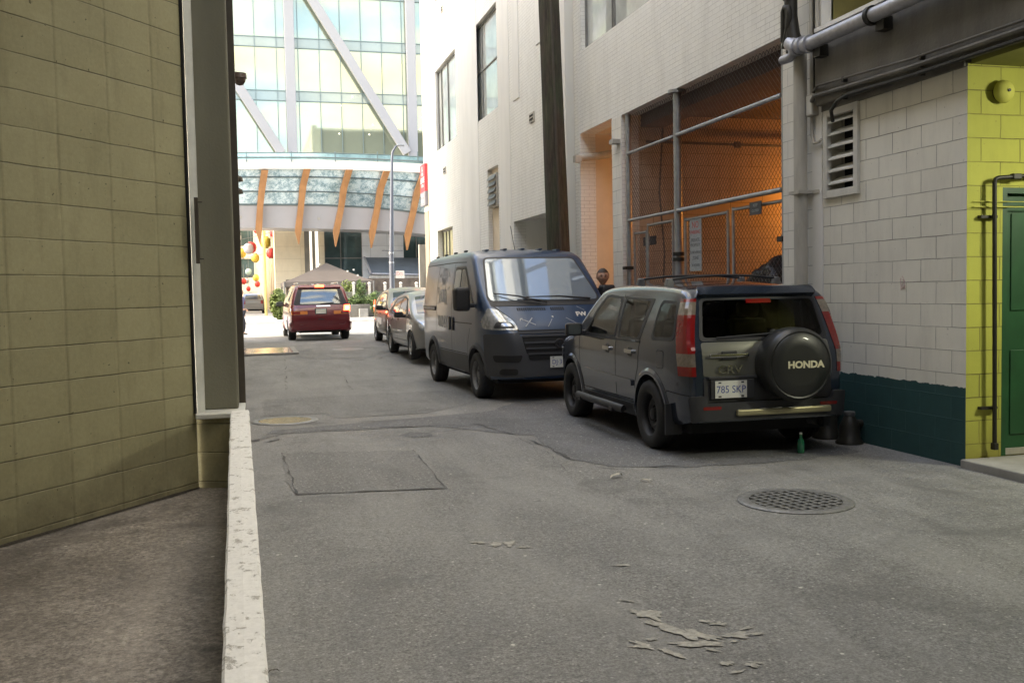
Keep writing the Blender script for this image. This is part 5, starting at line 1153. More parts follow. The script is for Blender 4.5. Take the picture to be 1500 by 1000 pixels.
        me = bpy.data.meshes.new(name); me.from_pydata(out, [], fs); me.update()
        o = link(name, me, m, parent, smooth=40); return o
    def line(s, name, pts, view, m, parent, w=.010, off=.002, sg=-1):
        """thin ribbon along pts on the shell"""
        P = []
        for a, b in zip(pts[:-1], pts[1:]):
            a, b = V(a), V(b); k = max(1, int((b-a).length/.05)); P += [a.lerp(b, j/k) for j in range(k)]
        P.append(V(pts[-1])); mb = MB(); prev = None
        for i, p in enumerate(P):
            t = (P[min(i+1, len(P)-1)]-P[max(i-1, 0)]).normalized(); nn = V((-t.y, t.x))*w/2; row_ = []
            for q in (p-nn, p+nn):
                h, n_ = {'side': lambda: s.side(q.x, q.y, sg), 'front': lambda: s.end(q.x, q.y, 1), 'rear': lambda: s.end(q.x, q.y, -1), 'top': lambda: s.down(q.x, q.y)}[view]()
                if h is None: row_ = None; break
                want = {'side': V((sg, 0, 0)), 'front': V((0, 1, 0)), 'rear': V((0, -1, 0)), 'top': V((0, 0, 1))}[view]
                if n_.dot(want) < 0: n_ = -n_
                row_.append(h+n_*off)
            if prev and row_: mb.face([prev[0], prev[1], row_[1], row_[0]])
            prev = row_
        return mb.build(name, m, parent, world=False)
def wheel(parent, x, y, r, w, style, m, seed=0):
    """wheel with its face outward; x sign gives the side"""
    sg = 1 if x > 0 else -1
    Mx = Matrix.Translation((x, y, r)) @ Matrix.Rotation(R(90)*sg, 4, 'Y') @ Matrix.Rotation(seed, 4, 'Z')   # local +z is outward
    rr = r*(.62 if style != 'odd' else .6); mb = MB()
    mb.lathe([(rr, -w*.5), (rr*.97, -w*.45), (rr*.93, w*.2), (rr*.97, w*.42), (rr*1.02, w*.47)], 40, Mx, ends=False)
    if style in ('steel', 'van'):
        k = 1 if style == 'steel' else 1
        mb.lathe([(rr*.93, w*.10), (rr*.86, w*.04), (rr*.72, w*.20), (rr*.55, w*.24), (rr*.46, w*.16), (rr*.28, w*.16), (rr*.26, w*.30), (rr*.18, w*.34), (0, w*.34)], 40, Mx, ends=False)
        o = mb.build('wheel', m, parent, world=False, smooth=35)
        mb = MB(); nh = 16 if style == 'steel' else 12
        for i in range(nh): a = 2*pi*i/nh; mb.cbox((0, 0, 0), (rr*.11, rr*.075, .012), M=Mx @ Matrix.Rotation(a, 4, 'Z') @ Matrix.Translation((rr*.795, 0, w*.135)) @ Matrix.Rotation(R(-38), 4, 'Y'))
        for i in range(5): a = 2*pi*i/5; mb.lathe([(.012, 0), (.012, .02)], 6, Mx @ Matrix.Rotation(a, 4, 'Z') @ Matrix.Translation((rr*.36, 0, w*.16)))
        mb.build('holes', M['well'], o, world=False)
    else:
        mb.lathe([(rr*.22, w*.2), (rr*.22, w*.36), (rr*.16, w*.40), (0, w*.40)], 24, Mx, ends=False)
        ns = 7 if style == 'alloy' else 5
        for i in range(ns):
            a = 2*pi*i/ns; R_ = Mx @ Matrix.Rotation(a, 4, 'Z')
            P = [(rr*.12, -rr*.11, w*.34), (rr*.97, -rr*.15, w*.38), (rr*.97, rr*.15, w*.38), (rr*.12, rr*.11, w*.34)]
            Q = [V((p[0], p[1]*.8, p[2]-.03)) for p in P]; mb.raw([R_ @ V(p) for p in P]+[R_ @ q for q in Q], [(0, 1, 2, 3), (0, 4, 5, 1), (3, 2, 6, 7)])
        o = mb.build('wheel', m, parent, world=False, smooth=35)
        mb = MB(); mb.lathe([(rr*.93, w*.02), (0, w*.02)], 30, Mx, ends=False); mb.build('brake_disc', M['galv_dark'], o, world=False)
    mb = MB(); mb.lathe([(rr*1.0, -w*.5), (r*.86, -w*.54), (r*.965, -w*.47), (r, -w*.36), (r, -w*.13), (r*.985, -w*.12), (r*.985, -w*.09), (r, -w*.08), (r, w*.08), (r*.985, w*.09), (r*.985, w*.12), (r, w*.13), (r, w*.36), (r*.965, w*.47), (r*.86, w*.54), (rr*1.06, w*.5), (rr*1.0, w*.44)], 56, Mx, ends=False)
    mb.build('tyre', M['tyre'], o, world=False, smooth=50)
    return o
def arch_trim(parent, B, y, z, r, w, m, a0=-12, a1=192, sg=-1, th=.02, name='wheel_arch'):
    mb = MB(); N_ = 30; prev = None
    for i in range(N_+1):
        a = R(a0+(a1-a0)*i/N_); row_ = []
        for rr in (r-.004, r+w*.5, r+w):
            yy, zz = y+rr*cos(a), z+rr*sin(a); h, n_ = B.side(yy, zz, sg)
            if h is None: xx = row_[-1].x if row_ else (prev[0].x if prev else sg*.8)
            else: xx = h.x+sg*(th if rr < r+w*.9 else .002)
            row_.append(V((xx, yy, zz)))
        row_.insert(0, row_[0]-V((sg*.07, 0, 0)))
        if prev:
            for k in range(3): mb.face([prev[k], prev[k+1], row_[k+1], row_[k]] if sg > 0 else [prev[k], row_[k], row_[k+1], prev[k+1]])
        prev = row_
    return mb.build(name, m, parent, world=False, smooth=60)
def mirror_(parent, loc, m, gm, sg, sz=(.17, .10, .17), face=-1, arm=True):
    bm = bmesh.new(); bmesh.ops.create_cube(bm, size=1); bmesh.ops.bevel(bm, geom=list(bm.edges), offset=.22, segments=4, profile=.6, affect='EDGES')
    for v_ in bm.verts: v_.co = V((v_.co.x*sz[0]*(1+.15*v_.co.y*face), v_.co.y*sz[1], v_.co.z*sz[2]))+V(loc)
    me = bpy.data.meshes.new('wing_mirror'); bm.to_mesh(me); bm.free(); o = link('wing_mirror', me, m, parent, smooth=50)
    mb = MB(); y = loc[1]+face*(sz[1]/2+.002); x, z = loc[0], loc[2]; a, b = sz[0]*.38, sz[2]*.36
    pts = [(x+a*cos(t), y, z+b*sin(t)) for t in [2*pi*k/20 for k in range(20)]]; pts = [(x+a*max(-1, min(1, 1.25*cos(t))), y, z+b*max(-1, min(1, 1.25*sin(t)))) for t in [2*pi*k/28 for k in range(28)]]
    mb.face(pts if face < 0 else pts[::-1]); mb.build('mirror_glass', gm, o, world=False)
    if arm: mb = MB(); mb.cbox((loc[0]-sg*sz[0]*.62, loc[1]+.01, loc[2]-sz[2]*.28), (.1, .06, .06)); mb.build('mirror_arm', M['car_black'], o, world=False, bevel=.01)
    return o
def plate(parent, c, U, W, txt, w=.305, h=.152, sub=None, m=None, ink=None):
    c, U, W = V(c), V(U).normalized(), V(W).normalized(); N = U.cross(W); mb = MB()
    mb.prism([c-U*w/2-W*h/2, c+U*w/2-W*h/2, c+U*w/2+W*h/2, c-U*w/2+W*h/2], N*.006); o = mb.build('number_plate', m or M['plate_white'], parent, world=False)
    text_mesh(txt, h*.60, c+N*.0065-W*h*.02, U, W, ink or M['plate_blue'], o, squeeze=.92, depth=.0006, world=False)
    mb = MB()
    for a, b in ((-.36, .4), (.36, .4), (-.36, -.4), (.36, -.4)): q = c+U*w*a+W*h*b+N*.007; mb.prism([q-U*.014-W*.006, q+U*.014-W*.006, q+U*.014+W*.006, q-U*.014+W*.006], N*.003)
    mb.build('screws', M['car_black'], o, world=False); return o
SG = (-1, 1)
# ------------------------------------------------------------------ grey compact suv (rear toward viewer)
def suv():
    t = thing('parked_suv', 'dark grey compact SUV parked by the wall with black spare wheel cover on its tailgate', 'suv', (4.74, 10.18, 0), R(-1.5))
    pm = paint('suv_paint', (.022, .033, .056), .4, .18, 1, .16)
    B = Body([(-2.145, .42), (-2.14, .60), (-2.12, .98), (-2.06, 1.10), (-1.93, 1.48), (-1.86, 1.56), (-1.70, 1.605), (-1.0, 1.64), (-.1, 1.645), (.30, 1.62), (.50, 1.58), (1.18, 1.10), (1.36, 1.055), (1.85, .98), (2.06, .88), (2.14, .74), (2.16, .45)],
             [(-2.2, .36), (-1.9, .30), (-1.6, .26), (1.7, .25), (2.0, .28), (2.2, .34)],
             [(-2.15, .73), (-2.10, .80), (-1.95, .845), (-1.6, .865), (0, .875), (1.5, .865), (1.9, .82), (2.08, .73), (2.16, .60)],
             [(.2, .95), (.45, .985), (.70, 1.0), (.95, 1.0), (1.06, .985), (1.30, .925), (1.52, .855), (1.62, .815), (1.75, .78)], rad=.085, crown=.035)
    rw = .343
    DW1 = [(-.26, 1.095), (-.26, 1.495), (.08, 1.515), (.24, 1.505), (.48, 1.34), (.74, 1.095)]; DW2 = [(-.96, 1.095), (-1.13, 1.475), (-.41, 1.497), (-.41, 1.095)]; QW = [(-1.345, 1.12), (-1.42, 1.46), (-1.765, 1.45), (-1.81, 1.135)]; RW = [(-.63, 1.13), (-.575, 1.48), (.575, 1.48), (.63, 1.13)]
    C_ = Body([(-1.96, .80), (-1.955, 1.10), (-1.86, 1.42), (-1.72, 1.545), (-1.0, 1.585), (0, 1.585), (.34, 1.52), (.90, 1.12), (.98, .85)], [(-2, .70), (1, .70)], [(-1.96, .72), (-1.8, .765), (0, .79), (.98, .77)],
              [(.7, 1.0), (.95, 1.0), (1.06, .985), (1.30, .925), (1.52, .855), (1.6, .82)], rad=.05, crown=.02, step=.12)
    def prism_(P, f0, f1): n = len(P); return ([f0(*p) for p in P]+[f1(*p) for p in P], [tuple(range(n))[::-1], tuple(range(n, 2*n))]+[(i, (i+1) % n, n+(i+1) % n, n+i) for i in range(n)])
    EX = [(C_.vs, C_.fs)]+[prism_(P, lambda y, z: (-1.5, y, z), lambda y, z: (1.5, y, z)) for P in (DW1, DW2, QW)]+[prism_(RW, lambda x, z: (x, -3, z), lambda x, z: (x, -1.6, z))]
    B.mesh('body', pm, t, [(-1.31, rw, .405, .62), (1.31, rw, .405, .62)], EX)
    M['suv_seat'] = mat('seat_cloth', (.045, .045, .042), .85, var=.3, scale=12)
    for sx, sy in ((-.38, .0), (.38, .0), (-.40, -.95), (.40, -.95), (0, -.95)):
        mb = MB(); w_ = .44 if sx else .30; mb.cbox((sx, sy, 1.02), (w_, .14, .50)); o = mb.build('seat_back', M['suv_seat'], t, world=False, bevel=.05)
        mb = MB(); mb.cbox((sx, sy-.02, 1.37), (.25, .09, .17)); mb.build('head_rest', M['suv_seat'], o, world=False, bevel=.04)
    # lower cladding, bumpers
    for sg in SG:
        for y in (-1.31, 1.31): arch_trim(t, B, y, rw, .405, .06, M['car_grey_plastic'] if 0 else pm, sg=sg)
        B.decal('sill_trim', [(-.86, .27), (-.86, .40), (.86, .40), (.86, .27)], 'side', M['car_grey_plastic'], t, .012, sg)
        B.decal('side_moulding', [(-.84, .585), (-.84, .65), (.80, .67), (.80, .605)], 'side', pm, t, .022, sg, rnd=.02)
        B.decal('door_window', [(-.30, 1.075), (-.30, 1.52), (.10, 1.545), (.26, 1.535), (.52, 1.36), (.80, 1.10), (.80, 1.075)], 'side', M['car_black'], t, .003, sg, rnd=.04, hole=DW1, hrnd=.06)
        B.decal('door_window_glass', DW1, 'side', M['see_glass'], t, .000, sg, rnd=.05, skirt=.001)
        B.decal('door_window', [(-1.02, 1.075), (-1.22, 1.50), (-.36, 1.52), (-.36, 1.075)], 'side', M['car_black'], t, .003, sg, rnd=.03, hole=DW2, hrnd=.06)
        B.decal('door_window_glass', DW2, 'side', M['see_glass'], t, .000, sg, rnd=.05, skirt=.001)
        B.decal('quarter_window', [(-1.30, 1.085), (-1.38, 1.49), (-1.80, 1.475), (-1.86, 1.10)], 'side', M['car_grey_plastic'], t, .003, sg, rnd=.09, hole=QW, hrnd=.06)
        B.decal('quarter_window_glass', QW, 'side', M['see_glass'], t, .000, sg, rnd=.06, skirt=.001)
        B.decal('chrome_sill', [(-1.03, 1.045), (-1.03, 1.07), (.82, 1.07), (.82, 1.045)], 'side', M['car_grey_plastic'], t, .008, sg)
        for pts in ([(-.33, 1.55), (-.33, .42)], [(.98, 1.05), (.96, .7), (.86, .42)], [(-1.05, 1.50), (-1.03, 1.06), (-1.0, .80), (-.90, .62), (-.87, .42)], [(-.9, .44), (.88, .44)], [(.80, 1.06), (1.1, 1.04), (1.4, 1.0), (1.95, .87)], [(-2.1, .60), (-1.72, .62), (-1.68, .5)]):
            B.line('panel_gap', pts, 'side', M['seam'], t, .009, .002, sg)
        for y in (-.16, -.86):
            h = B.decal('door_handle', [(y-.02, .925), (y-.02, .965), (y+.19, .97), (y+.19, .93)], 'side', M['chrome'], t, .028, sg, rnd=.018, skirt=.004, res=.03)
            B.decal('handle_cup', [(y+.02, .895), (y+.02, .99), (y+.15, .99), (y+.15, .90)], 'side', M['car_black'], h, .002, sg, rnd=.03, res=.03)
        B.decal('tail_lamp', [(-2.02, .60+.14), (-2.00, 1.12), (-1.80, 1.60), (-1.94, 1.60), (-2.13, 1.10), (-2.135, .74)], 'side', M['lamp_red'], t, .008, sg, res=.03, rnd=.02) if 0 else None
        # corner lamp column: built around the rear pillar
        mb = MB(); zs = [.78+.72*i/24 for i in range(25)]; rows_ = []
        for z in zs:
            # walk from the side to the rear face
            f = (z-.74)/.80; ys = -1.965+.145*sm(f*1.1); r_ = []
            hs, ns = B.side(ys, z, sg); 
            if hs is None: continue
            yr = None
            xi = sg*(abs(hs.x)-(.115 if z > 1.0 else .11)); he, ne = B.end(xi, z, -1)
            if he is None: continue
            for k in range(7):
                a = k/6; d = V((sg*(1-a)*1, -a, 0)); q = V((hs.x*(1-a)+he.x*a, hs.y*(1-a)+he.y*a, z)); c_ = V((0, -1.2, z)); dr = (q-c_).normalized(); hit = B.hit(q+dr*.6, -dr)
                if hit[0] is None: r_.append(q)
                else: r_.append(hit[0]+dr*.009)
            rows_.append(r_)
        for i in range(len(rows_)-1):
            z = rows_[i][0].z; mi = 1 if (1.34 < z < 1.47 or .85 < z < .97) else 0
            for k in range(6): mb.face([rows_[i][k], rows_[i][k+1], rows_[i+1][k+1], rows_[i+1][k]] if sg < 0 else [rows_[i][k+1], rows_[i][k], rows_[i+1][k], rows_[i+1][k+1]], mi=mi)
        for seq in (rows_[0], rows_[-1]): mb.face([p for p in seq])
        mb.build('tail_lamp', [M['lamp_red'], M['lamp_clear']], t, world=False, smooth=50)
        mirror_(t, (sg*1.0, .78, 1.13), M['car_black'], M['car_glass_light'], sg, (.20, .10, .155))
        mb = MB(); mb.tube([(sg*.93, -.72, .33), (sg*.97, -.66, .345), (sg*.97, .72, .345), (sg*.93, .80, .33)], .042, 12); mb.build('running_board', M['car_grey_plastic'], t, world=False, smooth=40)
        mb = MB(); mb.box((sg*.90-.12, -.6, .30), (sg*.90+.05, -.5, .34)); mb.box((sg*.90-.12, .5, .30), (sg*.90+.05, .6, .34)); mb.build('board_bracket', M['car_black'], t, world=False)
        mb = MB(); mb.box((sg*.80-.10, -1.80, .20), (sg*.80+.07, -1.775, .50)); mb.build('mud_flap', M['car_black'], t, world=False)
    for y in (-1.22, -.44):
        xr = .60; h = B.down(xr, y)[0].z; o = None
        mb = MB(); mb.tube([(-xr-.02, y, h+.055), (-.3, y, h+.085), (0, y, h+.092), (.3, y, h+.085), (xr+.02, y, h+.055)], .012, 8); o = mb.build('cross_bar', M['car_black'], t, world=False, smooth=50)
        for sg in SG: mb = MB(); mb.prism([(sg*xr-.05, y-.035, h-.02), (sg*xr+.05, y-.035, h-.02), (sg*xr+.028, y-.03, h+.07), (sg*xr-.028, y-.03, h+.07)], (0, .07, 0)); mb.build('bar_foot', M['galv_dark'], o, world=False, bevel=.012)
    B.decal('fuel_flap', [(-1.66, .82), (-1.66, 1.0), (-1.48, 1.0), (-1.48, .82)], 'side', M['car_grey_plastic'], t, .0015, -1, rnd=.04); B.decal('fuel_flap_panel', [(-1.652, .828), (-1.652, .992), (-1.488, .992), (-1.488, .828)], 'side', pm, t, .003, -1, rnd=.04)
    # rear
    B.decal('rear_window', [(-.67, 1.10), (-.60, 1.50), (.60, 1.50), (.67, 1.10)], 'rear', M['car_black'], t, .006, rnd=.05, hole=RW, hrnd=.05); B.decal('rear_window_glass', RW, 'rear', M['see_glass_dark'], t, .001, rnd=.03, skirt=.001)
    for sx, zc in ((-.34, 1.22), (.30, 1.22)):
        pass
    B.decal('tailgate_panel', [(-.66, .775), (-.66, 1.09), (.66, 1.09), (.66, .775)], 'rear', paint('tailgate_paint', (.17, .17, .15), .5, .3, .8, .2), t, .004, rnd=.03)
    B.decal('lower_tailgate', [(-.66, .54), (-.66, .765), (.66, .765), (.66, .54)], 'rear', M['car_black'], t, .010, rnd=.02)
    B.decal('rear_bumper', [(-.76, .37), (-.78, .60), (-.66, .60), (-.64, .53), (.64, .53), (.66, .60), (.78, .60), (.76, .37)], 'rear', M['car_grey_plastic'], t, .05, rnd=.03, skirt=.05)
    mb = MB()
    for i in range(13):
        a, b = -.36+.98*i/13, -.36+.98*(i+1)/13; mb.box((a, -2.235, .415), (b, -2.19, .475))
    mb = MB(); mb.box((-.36, -2.225, .405), (.62, -2.18, .465)); o = mb.build('bumper_step', paint('step_metal', (.34, .31, .18), .5, .4, .3, .1), t, world=False, bevel=.015)
    for i in range(6): mb = MB(); mb.cbox((-.26+.158*i, -2.2, .467), (.09, .04, .004)); mb.build('tread', M['chrome'], o, world=False)
    for sg in SG: B.decal('bumper_reflector', [(sg*.60-.09, .47), (sg*.60-.09, .50), (sg*.60+.09, .50), (sg*.60+.09, .47)], 'rear', M['lamp_red'], t, .055, rnd=.01, res=.03)
    mb = MB(); mb.box((-.60, -2.155, .95), (-.20, -2.128, .985)); o = mb.build('tailgate_handle', M['chrome'], t, world=False, bevel=.01)
    mb = MB(); mb.box((-.48, -2.150, .93), (-.32, -2.130, 1.01)); mb.build('handle_cup', M['car_black'], o, world=False, bevel=.01)
    text_mesh('CRV', .105, (-.40, -2.150, .835), (1, 0, 0), (0, 0, 1), M['chrome'], t, 'model_badge', .003, .002, 1.25, world=False)
    mb = MB(); mb.box((-.60, -2.168, .565), (-.16, -2.158, .745)); mb.build('plate_recess', M['car_grey_plastic'], t, world=False, bevel=.008)
    plate(t, (-.40, -2.170, .655), (1, 0, 0), (0, 0, 1), '785 SKP', .32, .16)
    mb = MB(); mb.box((-.62, -2.165, .750), (-.02, -2.13, .775)); mb.build('plate_light_bar', M['car_grey_plastic'], t, world=False, bevel=.006)
    # spare wheel cover
    cx, cz, rr2 = .20, .875, .345; Mx = Matrix.Translation((cx, -2.12, cz)) @ Matrix.Rotation(R(90), 4, 'X')
    M['cover'] = mat('spare_cover_vinyl', (.014, .015, .014), .42, var=.25, scale=5, coat=.15, bump=.05, bs=8)
    mb = MB(); mb.lathe([(rr2*.90, -.02), (rr2*.98, .02), (rr2, .07), (rr2*1.0, .20), (rr2*.97, .24), (rr2*.90, .262), (rr2*.86, .255), (rr2*.84, .264), (rr2*.5, .272), (0, .275)], 56, Mx, ends=False); o = mb.build('spare_wheel_cover', M['cover'], t, world=False, smooth=50)
    text_mesh('HONDA', .088, (cx+.045, -2.12-.2755, cz+.0), (1, 0, 0), (0, 0, 1), mat('cover_letters', (.62, .58, .40), .5, var=0), o, 'cover_lettering', .0015, .0035, 1.12, world=False)
    # third brake lamp, wiper, spoiler lip, badge
    B.decal('brake_lamp', [(-.13, 1.445), (-.13, 1.485), (.13, 1.485), (.13, 1.445)], 'rear', M['lamp_red'], t, .012, rnd=.01, res=.03)
    B.decal('roof_spoiler', [(-.62, 1.512), (-.60, 1.565), (.60, 1.565), (.62, 1.512)], 'rear', pm, t, .055, rnd=.02, skirt=.05)
    a = B.end(.10, 1.16, -1)[0]; b = B.end(-.50, 1.13, -1)[0]
    mb = MB(); mb.tube([a+V((0, -.03, 0)), (a+b)/2+V((0, -.045, .0)), b+V((0, -.03, 0))], .010, 6); mb.lathe([(.04, 0), (.035, .03), (.0, .035)], 14, Matrix.Translation(a+V((0, .0, 0))) @ Matrix.Rotation(R(90), 4, 'X'), ends=False); mb.build('rear_wiper', M['car_black'], t, world=False)
    for sx in (-.40, .34):
        bm = bmesh.new()
    # front parts (toward the van)
    B.decal('windscreen', [(-.62, .62), (-.56, .40+.10), (.56, .50), (.62, .62), (.66, 1.14), (-.66, 1.14)], 'top', M['car_glass'], t, .005, rnd=.04)
    for sg in SG: B.decal('head_lamp', [(sg*.42, .72), (sg*.45, .88), (sg*.66, .90), (sg*.70, .74)], 'front', M['head_lamp'], t, .008, rnd=.03)
    for sg in SG: B.decal('side_head_lamp', [(1.92, .72), (1.80, .86), (1.98, .87), (2.06, .76)], 'side', M['head_lamp'], t, .006, sg, rnd=.02, res=.03)
    B.decal('grille', [(-.36, .66), (-.38, .82), (.38, .82), (.36, .66)], 'front', M['car_black'], t, .01, rnd=.02); B.decal('front_bumper', [(-.62, .36), (-.64, .58), (.64, .58), (.62, .36)], 'front', M['car_grey_plastic'], t, .03, rnd=.04, skirt=.03)
    mb = MB(); mb.box((-.70, -1.95, .22), (.70, 1.9, .33)); mb.tube([(-.6, -1.31, .33), (.6, -1.31, .33)], .05, 8); mb.build('underbody', M['well'], t, world=False)
    mb = MB(); mb.tube([(.52, -1.6, .28), (.55, -2.12, .30)], .035, 12, False); mb.build('exhaust', M['galv_dark'], t, world=False)
    for i, (x, y) in enumerate(((-.775, -1.31), (.775, -1.31), (-.775, 1.31), (.775, 1.31))): wheel(t, x, y, rw, .215, 'steel', M['steel_wheel'], i*.5)
    return t
suv()
# ------------------------------------------------------------------ blue cargo van (front toward viewer)
def van():
    t = thing('cargo_van', 'dusty dark blue cargo van with worn white lettering parked facing the viewer', 'van', (4.23, 15.66, .0), R(181.7))
    pm = paint('van_blue', (.020, .045, .100), .25, .30, .5, .18, 1.6, (.075, .075, .072)); gp = paint('van_grey', (.034, .037, .044), 0, .62, .1, .4, 1.0)
    B = Body([(-2.46, .40), (-2.48, .60), (-2.50, 1.3), (-2.48, 2.0), (-2.42, 2.19), (-2.22, 2.25), (0, 2.27), (.70, 2.255), (.98, 2.18), (1.12, 2.08), (1.86, 1.43), (1.98, 1.34), (2.26, 1.12), (2.36, 1.0), (2.43, .80), (2.45, .42)],
             [(-2.5, .38), (-2.2, .34), (2.0, .30), (2.5, .34)],
             [(-2.50, .93), (-2.44, .985), (-2.2, 1.01), (1.3, 1.02), (1.8, .99), (2.15, .91), (2.36, .76), (2.46, .55)],
             [(.3, .965), (.6, .995), (.9, 1.0), (1.3, .995), (1.6, .975), (2.0, .915), (2.15, .885), (2.3, .86)], rad=.11, crown=.03)
    rw = .345
    B.mesh('body', pm, t, [(-1.5, rw, .42, .80), (1.5, rw, .42, .80)])
    for sg in SG:
        for y in (-1.5, 1.5): arch_trim(t, B, y, rw, .42, .075, gp, sg=sg, th=.028)
        B.decal('sill_panel', [(-1.0, .30), (-1.0, .62), (.98, .62), (.98, .30)], 'side', gp, t, .004, sg)
        B.decal('door_window', [(.03, 1.40), (.03, 2.02), (.72, 2.02), (1.20, 1.64), (1.42, 1.40)], 'side', M['car_black'], t, .003, sg, rnd=.06)
        B.decal('door_window_glass', [(.08, 1.44), (.08, 1.97), (.46, 1.97), (.46, 1.44)], 'side', M['car_glass_light'], t, .006, sg, rnd=.05); B.decal('quarter_glass', [(.52, 1.44), (.52, 1.97), (.70, 1.97), (1.12, 1.62), (1.32, 1.44)], 'side', M['car_glass'], t, .006, sg, rnd=.04)
        for pts in ([(-.04, 2.08), (-.04, .40)], [(-1.22, 2.06), (-1.22, .95)], [(1.18, 1.05), (1.02, .80), (1.0, .40)], [(-2.44, 2.10), (-.04, 2.10), (.7, 2.08)], [(-.04, 1.12), (1.3, 1.12)], [(-1.0, .64), (.98, .64)]): B.line('panel_gap', pts, 'side', M['seam'], t, .014, .002, sg)
        B.decal('sliding_rail', [(-2.42, 1.29), (-2.42, 1.37), (-1.28, 1.37), (-1.28, 1.29)], 'side', gp, t, .018, sg, rnd=.01)
        B.line('rail_slot', [(-2.40, 1.33), (-1.3, 1.33)], 'side', M['pipe_grey'], t, .03, .020, sg)
        B.decal('door_handle', [(.03, .98), (.03, 1.2), (.12, 1.2), (.12, .98)], 'side', M['car_black'], t, .02, sg, rnd=.03, res=.03); B.decal('door_handle', [(-.20, .98), (-.20, 1.2), (-.11, 1.2), (-.11, .98)], 'side', M['car_black'], t, .02, sg, rnd=.03, res=.03)
        mirror_(t, (sg*1.19, 1.42, 1.50), M['car_black'], M['car_glass_light'], sg, (.24, .18, .36))
        B.decal('head_lamp', [(sg*.58, 1.04), (sg*.62, 1.17), (sg*.80, 1.33), (sg*.93, 1.36), (sg*.985, 1.18), (sg*.97, 1.05)][::sg], 'front', M['head_lamp'], t, .012, rnd=.04, res=.03)
        B.decal('lamp_bezel', [(sg*.62, 1.065), (sg*.66, 1.14), (sg*.86, 1.16), (sg*.90, 1.07)][::sg], 'front', M['car_black'], t, .018, rnd=.03, res=.03, skirt=.004)
        B.decal('lamp_bezel_bulb', [(sg*.66, 1.085), (sg*.69, 1.13), (sg*.80, 1.135), (sg*.82, 1.09)][::sg], 'front', M['head_lamp'], t, .022, rnd=.02, res=.03, skirt=.004)
        B.decal('side_indicator', [(1.98, 1.06), (1.90, 1.26), (2.0, 1.24), (2.10, 1.08)], 'side', M['lamp_amber'] if 0 else M['head_lamp'], t, .010, sg, rnd=.02, res=.03)
        B.decal('bumper_vent', [(sg*.60, .58), (sg*.56, .68), (sg*.90, .68), (sg*.88, .58)][::sg], 'front', M['seam'], t, .030, rnd=.03); B.decal('fog_recess', [(sg*.62, .40), (sg*.62, .49), (sg*.82, .49), (sg*.84, .40)][::sg], 'front', M['seam'], t, .030, rnd=.04)
    # bumper skin, grille
    B.decal('front_bumper', [(-.96, .37), (-.97, .98), (-.60, 1.0), (-.56, .93), (.56, .93), (.60, 1.0), (.97, .98), (.96, .37)], 'front', gp, t, .022, rnd=.03, skirt=.03)
    B.decal('grille', [(-.50, .70), (-.56, .96), (.56, .96), (.50, .70)], 'front', M['seam'], t, .030, rnd=.03, skirt=.01)
    for z, hw_ in ((.945, .55), (.855, .53), (.775, .51), (.70, .48)): B.decal('grille_bar', [(-hw_, z-.014), (-hw_, z+.014), (hw_, z+.014), (hw_, z-.014)], 'front', gp, t, .042, rnd=.008, res=.06)
    B.decal('lower_grille', [(-.46, .61), (-.48, .68), (.48, .68), (.46, .61)], 'front', M['seam'], t, .030, rnd=.02)
    B.decal('bonnet_edge', [(-.60, .985), (-.60, 1.015), (.60, 1.015), (.60, .985)], 'front', gp, t, .014, res=.06)
    c = B.end(0, .84, 1)[0]; mb = MB(); Mx = Matrix.Translation((c.x, c.y+.05, c.z)) @ Matrix.Rotation(R(-90), 4, 'X')
    mb.lathe([(.075, 0), (.075, .012), (.062, .018), (.055, .014), (0, .014)], 24, Mx, ends=False); o = mb.build('emblem', M['car_black'], t, world=False, smooth=40)
    mb = MB(); K = [(0, -.05), (.016, -.02), (.022, .0), (.048, -.012), (.046, .022), (.024, .036), (0, .03)]
    pts = K+[(-x, z) for x, z in K[-2:0:-1]]; mb.prism([(c.x+x, c.y+.067, c.z+z) for x, z in pts][::-1], (0, .006, 0)); mb.build('emblem_head', M['chrome'], o, world=False)
    plate(t, (.0, B.end(0, .58, 1)[0].y+.05, .575), (-1, 0, 0), (0, 0, 1), 'DJ·3 17', .32, .16)
    # windscreen, bonnet marks
    B.decal('windscreen', [(-.86, 1.43), (-.90, 1.50), (-.765, 2.10), (-.70, 2.14), (.70, 2.14), (.765, 2.10), (.90, 1.50), (.86, 1.43)], 'front', M['car_black'], t, .004, rnd=.05, res=.06)
    B.decal('windscreen_glass', [(-.835, 1.46), (-.87, 1.52), (-.735, 2.09), (-.69, 2.11), (.69, 2.11), (.735, 2.09), (.87, 1.52), (.835, 1.46)], 'front', mat('sky_glass', (.26, .31, .36), .03, .4, var=0, spec=1, coat=1), t, .009, rnd=.05, res=.06)
    B.line('panel_gap', [(-.58, 1.03), (-.62, 1.18), (-.84, 1.39)], 'front', M['seam'], t, .014, .002); B.line('panel_gap', [(.58, 1.03), (.62, 1.18), (.84, 1.39)], 'front', M['seam'], t, .014, .002); B.line('panel_gap', [(-.60, 1.03), (.60, 1.03)], 'front', M['seam'], t, .016, .003)
    for x0, n in ((.50, 14), (-.02, 7)):
        for i in range(n): B.decal('vent_slot', [(x0-.032*i-.018, 1.315), (x0-.032*i-.018, 1.355), (x0-.032*i, 1.355), (x0-.032*i, 1.315)], 'front', M['seam'], t, .004, res=.03) if i % 1 == 0 else None
    B.decal('cowl', [(-.86, 1.385), (-.88, 1.44), (.88, 1.44), (.86, 1.385)], 'front', M['car_black'], t, .005, res=.06)
